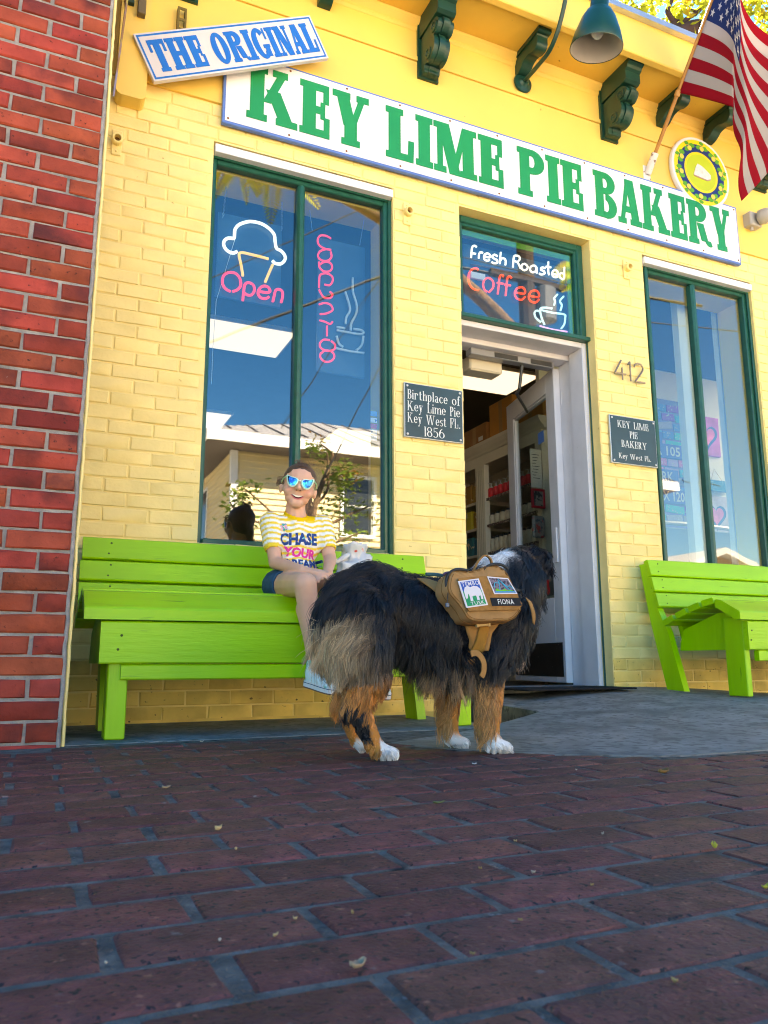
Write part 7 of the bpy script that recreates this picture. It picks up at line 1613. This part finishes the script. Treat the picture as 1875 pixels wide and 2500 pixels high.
for i, p in enumerate(hc):
    tg = (hc[min(i+1, len(hc)-1)]-hc[max(i-1, 0)]).normalized(); nn = Vector((-tg.z, 0, tg.x)).normalized()*.0022; sd = Vector((.35, .93, .1)).normalized()*.0125; q.v += [tuple(p-sd-nn), tuple(p+sd-nn), tuple(p+sd+nn), tuple(p-sd+nn)]
for i in range(len(hc)-1):
    for j in range(4): a = i*4; q.f.append((a+j, a+(j+1) % 4, a+4+(j+1) % 4, a+4+j))
q.build('haul_handle', M_tan2, hn_)
bk = [(1.1578,-1.708,0.3626),(1.2032,-1.708,0.3662)]; MB().tube(bk, .0036, 8).lathe([(.006, 0), (.006, .006)], bk[0], (1, 0, 0), 8, True).lathe([(.006, -.006), (.006, 0)], bk[1], (1, 0, 0), 8, True).build('buckle_bar', mat('buckle_tan', (.55, .36, .17), .4, .5), hn_)
MB().tube(catmull([(1.0595,-1.7,0.5036),(1.0663,-1.7,0.5088),(1.0785,-1.7,0.5107),(1.0828,-1.7,0.5065)], 4), .004, 6).build('lash_loop', mat('loop_purple', (.12, .06, .10), .6, .3), hn_)
MB().tube(catmull([(1.022,-1.665,0.5075),(1.0485,-1.665,0.5082),(1.0707,-1.665,0.5066),(1.0841,-1.665,0.5052)], 4), .005, 6).build('edge_binding', mat('binding_teal', (.02, .09, .11), .7, .3), hn_)

# ------------------------------------------------------------------ fallen leaves and scraps on the paving
def dry_leaf(x, y, L_, col, curl, yaw, lab, grp=None, name='fallen_leaf', w=.45):
    mt = mat('litter_%d_%d' % (int(col[0]*100), int(col[1]*100)), col, .7, .2, var=.3, vscale=60, bump=.4, bscale=200)
    q = MB()
    def f(u, v):
        a = (u-.5)*L_; wd = L_*w*math.sin(PI*min(.98, max(.02, u)))**.7; b_ = (v-.5)*wd
        z = .004+curl*L_*((2*v-1)**2*.5+ (2*u-1)**2*.35)+.002*mnoise.noise((u*5+x*9, v*5, y*7))
        return (x+a*math.cos(yaw)-b_*math.sin(yaw), y+a*math.sin(yaw)+b_*math.cos(yaw), z)
    L_ *= .65
    q.grid(f, 8, 4); o = q.build(name, mt, smooth=True); tag(o, lab, 'leaf', grp)
    s_ = o.modifiers.new('t', 'SOLIDIFY'); s_.thickness = .0008
    return o
dry_leaf(1.387, -2.163, .060, (.20, .11, .04), .35, .2, 'large curled brown leaf lying alone on the paving at the right')
dry_leaf(.910, -2.765, .026, (.55, .45, .06), .5, .9, 'pale yellow curled petal on the paving at the right')
dry_leaf(.808, -2.937, .02, (.55, .42, .05), .3, .1, 'tiny yellow scrap of leaf at the lower right edge')
dry_leaf(.723, -2.286, .034, (.16, .17, .07), .2, -.1, 'olive strip of leaf on the paving before the dog', w=.28)
dry_leaf(.296, -2.349, .022, (.50, .33, .16), .6, .6, 'crumpled tan leaf scrap in the middle of the left paving')
dry_leaf(.282, -2.964, .026, (.36, .24, .15), .5, .3, 'crinkled brown leaf scrap at the bottom centre')
dry_leaf(.287, -1.89, .026, (.34, .22, .14), .4, .0, 'light brown leaf flake left of the dog on the paving')
dry_leaf(1.07, -1.83, .022, (.50, .50, .55), .3, .2, 'pale grey scrap of paper just in front of the dog')
rgl = random.Random(4)
for x, y in ((.55, -2.723), (.63, -2.845), (.60, -2.768), (.51, -3.10), (.389, -2.977), (.482, -2.915), (.825, -2.627), (.678, -2.61), (1.237, -2.03), (.29, -2.489), (.334, -2.822), (.273, -2.815), (.0837, -2.861), (.24, -2.856), (.188, -2.846)):
    dry_leaf(x, y, rgl.uniform(.005, .010), rgl.choice(((.42, .26, .10), (.45, .38, .30), (.5, .33, .06))), .4, rgl.uniform(0, 3), 'tiny dry leaf flake scattered on the brick paving', 'leaf flakes')
dry_leaf(.549, -.95, .02, (.55, .5, .4), .3, .4, 'pale pebble like scrap at the edge of the concrete strip under the bench')
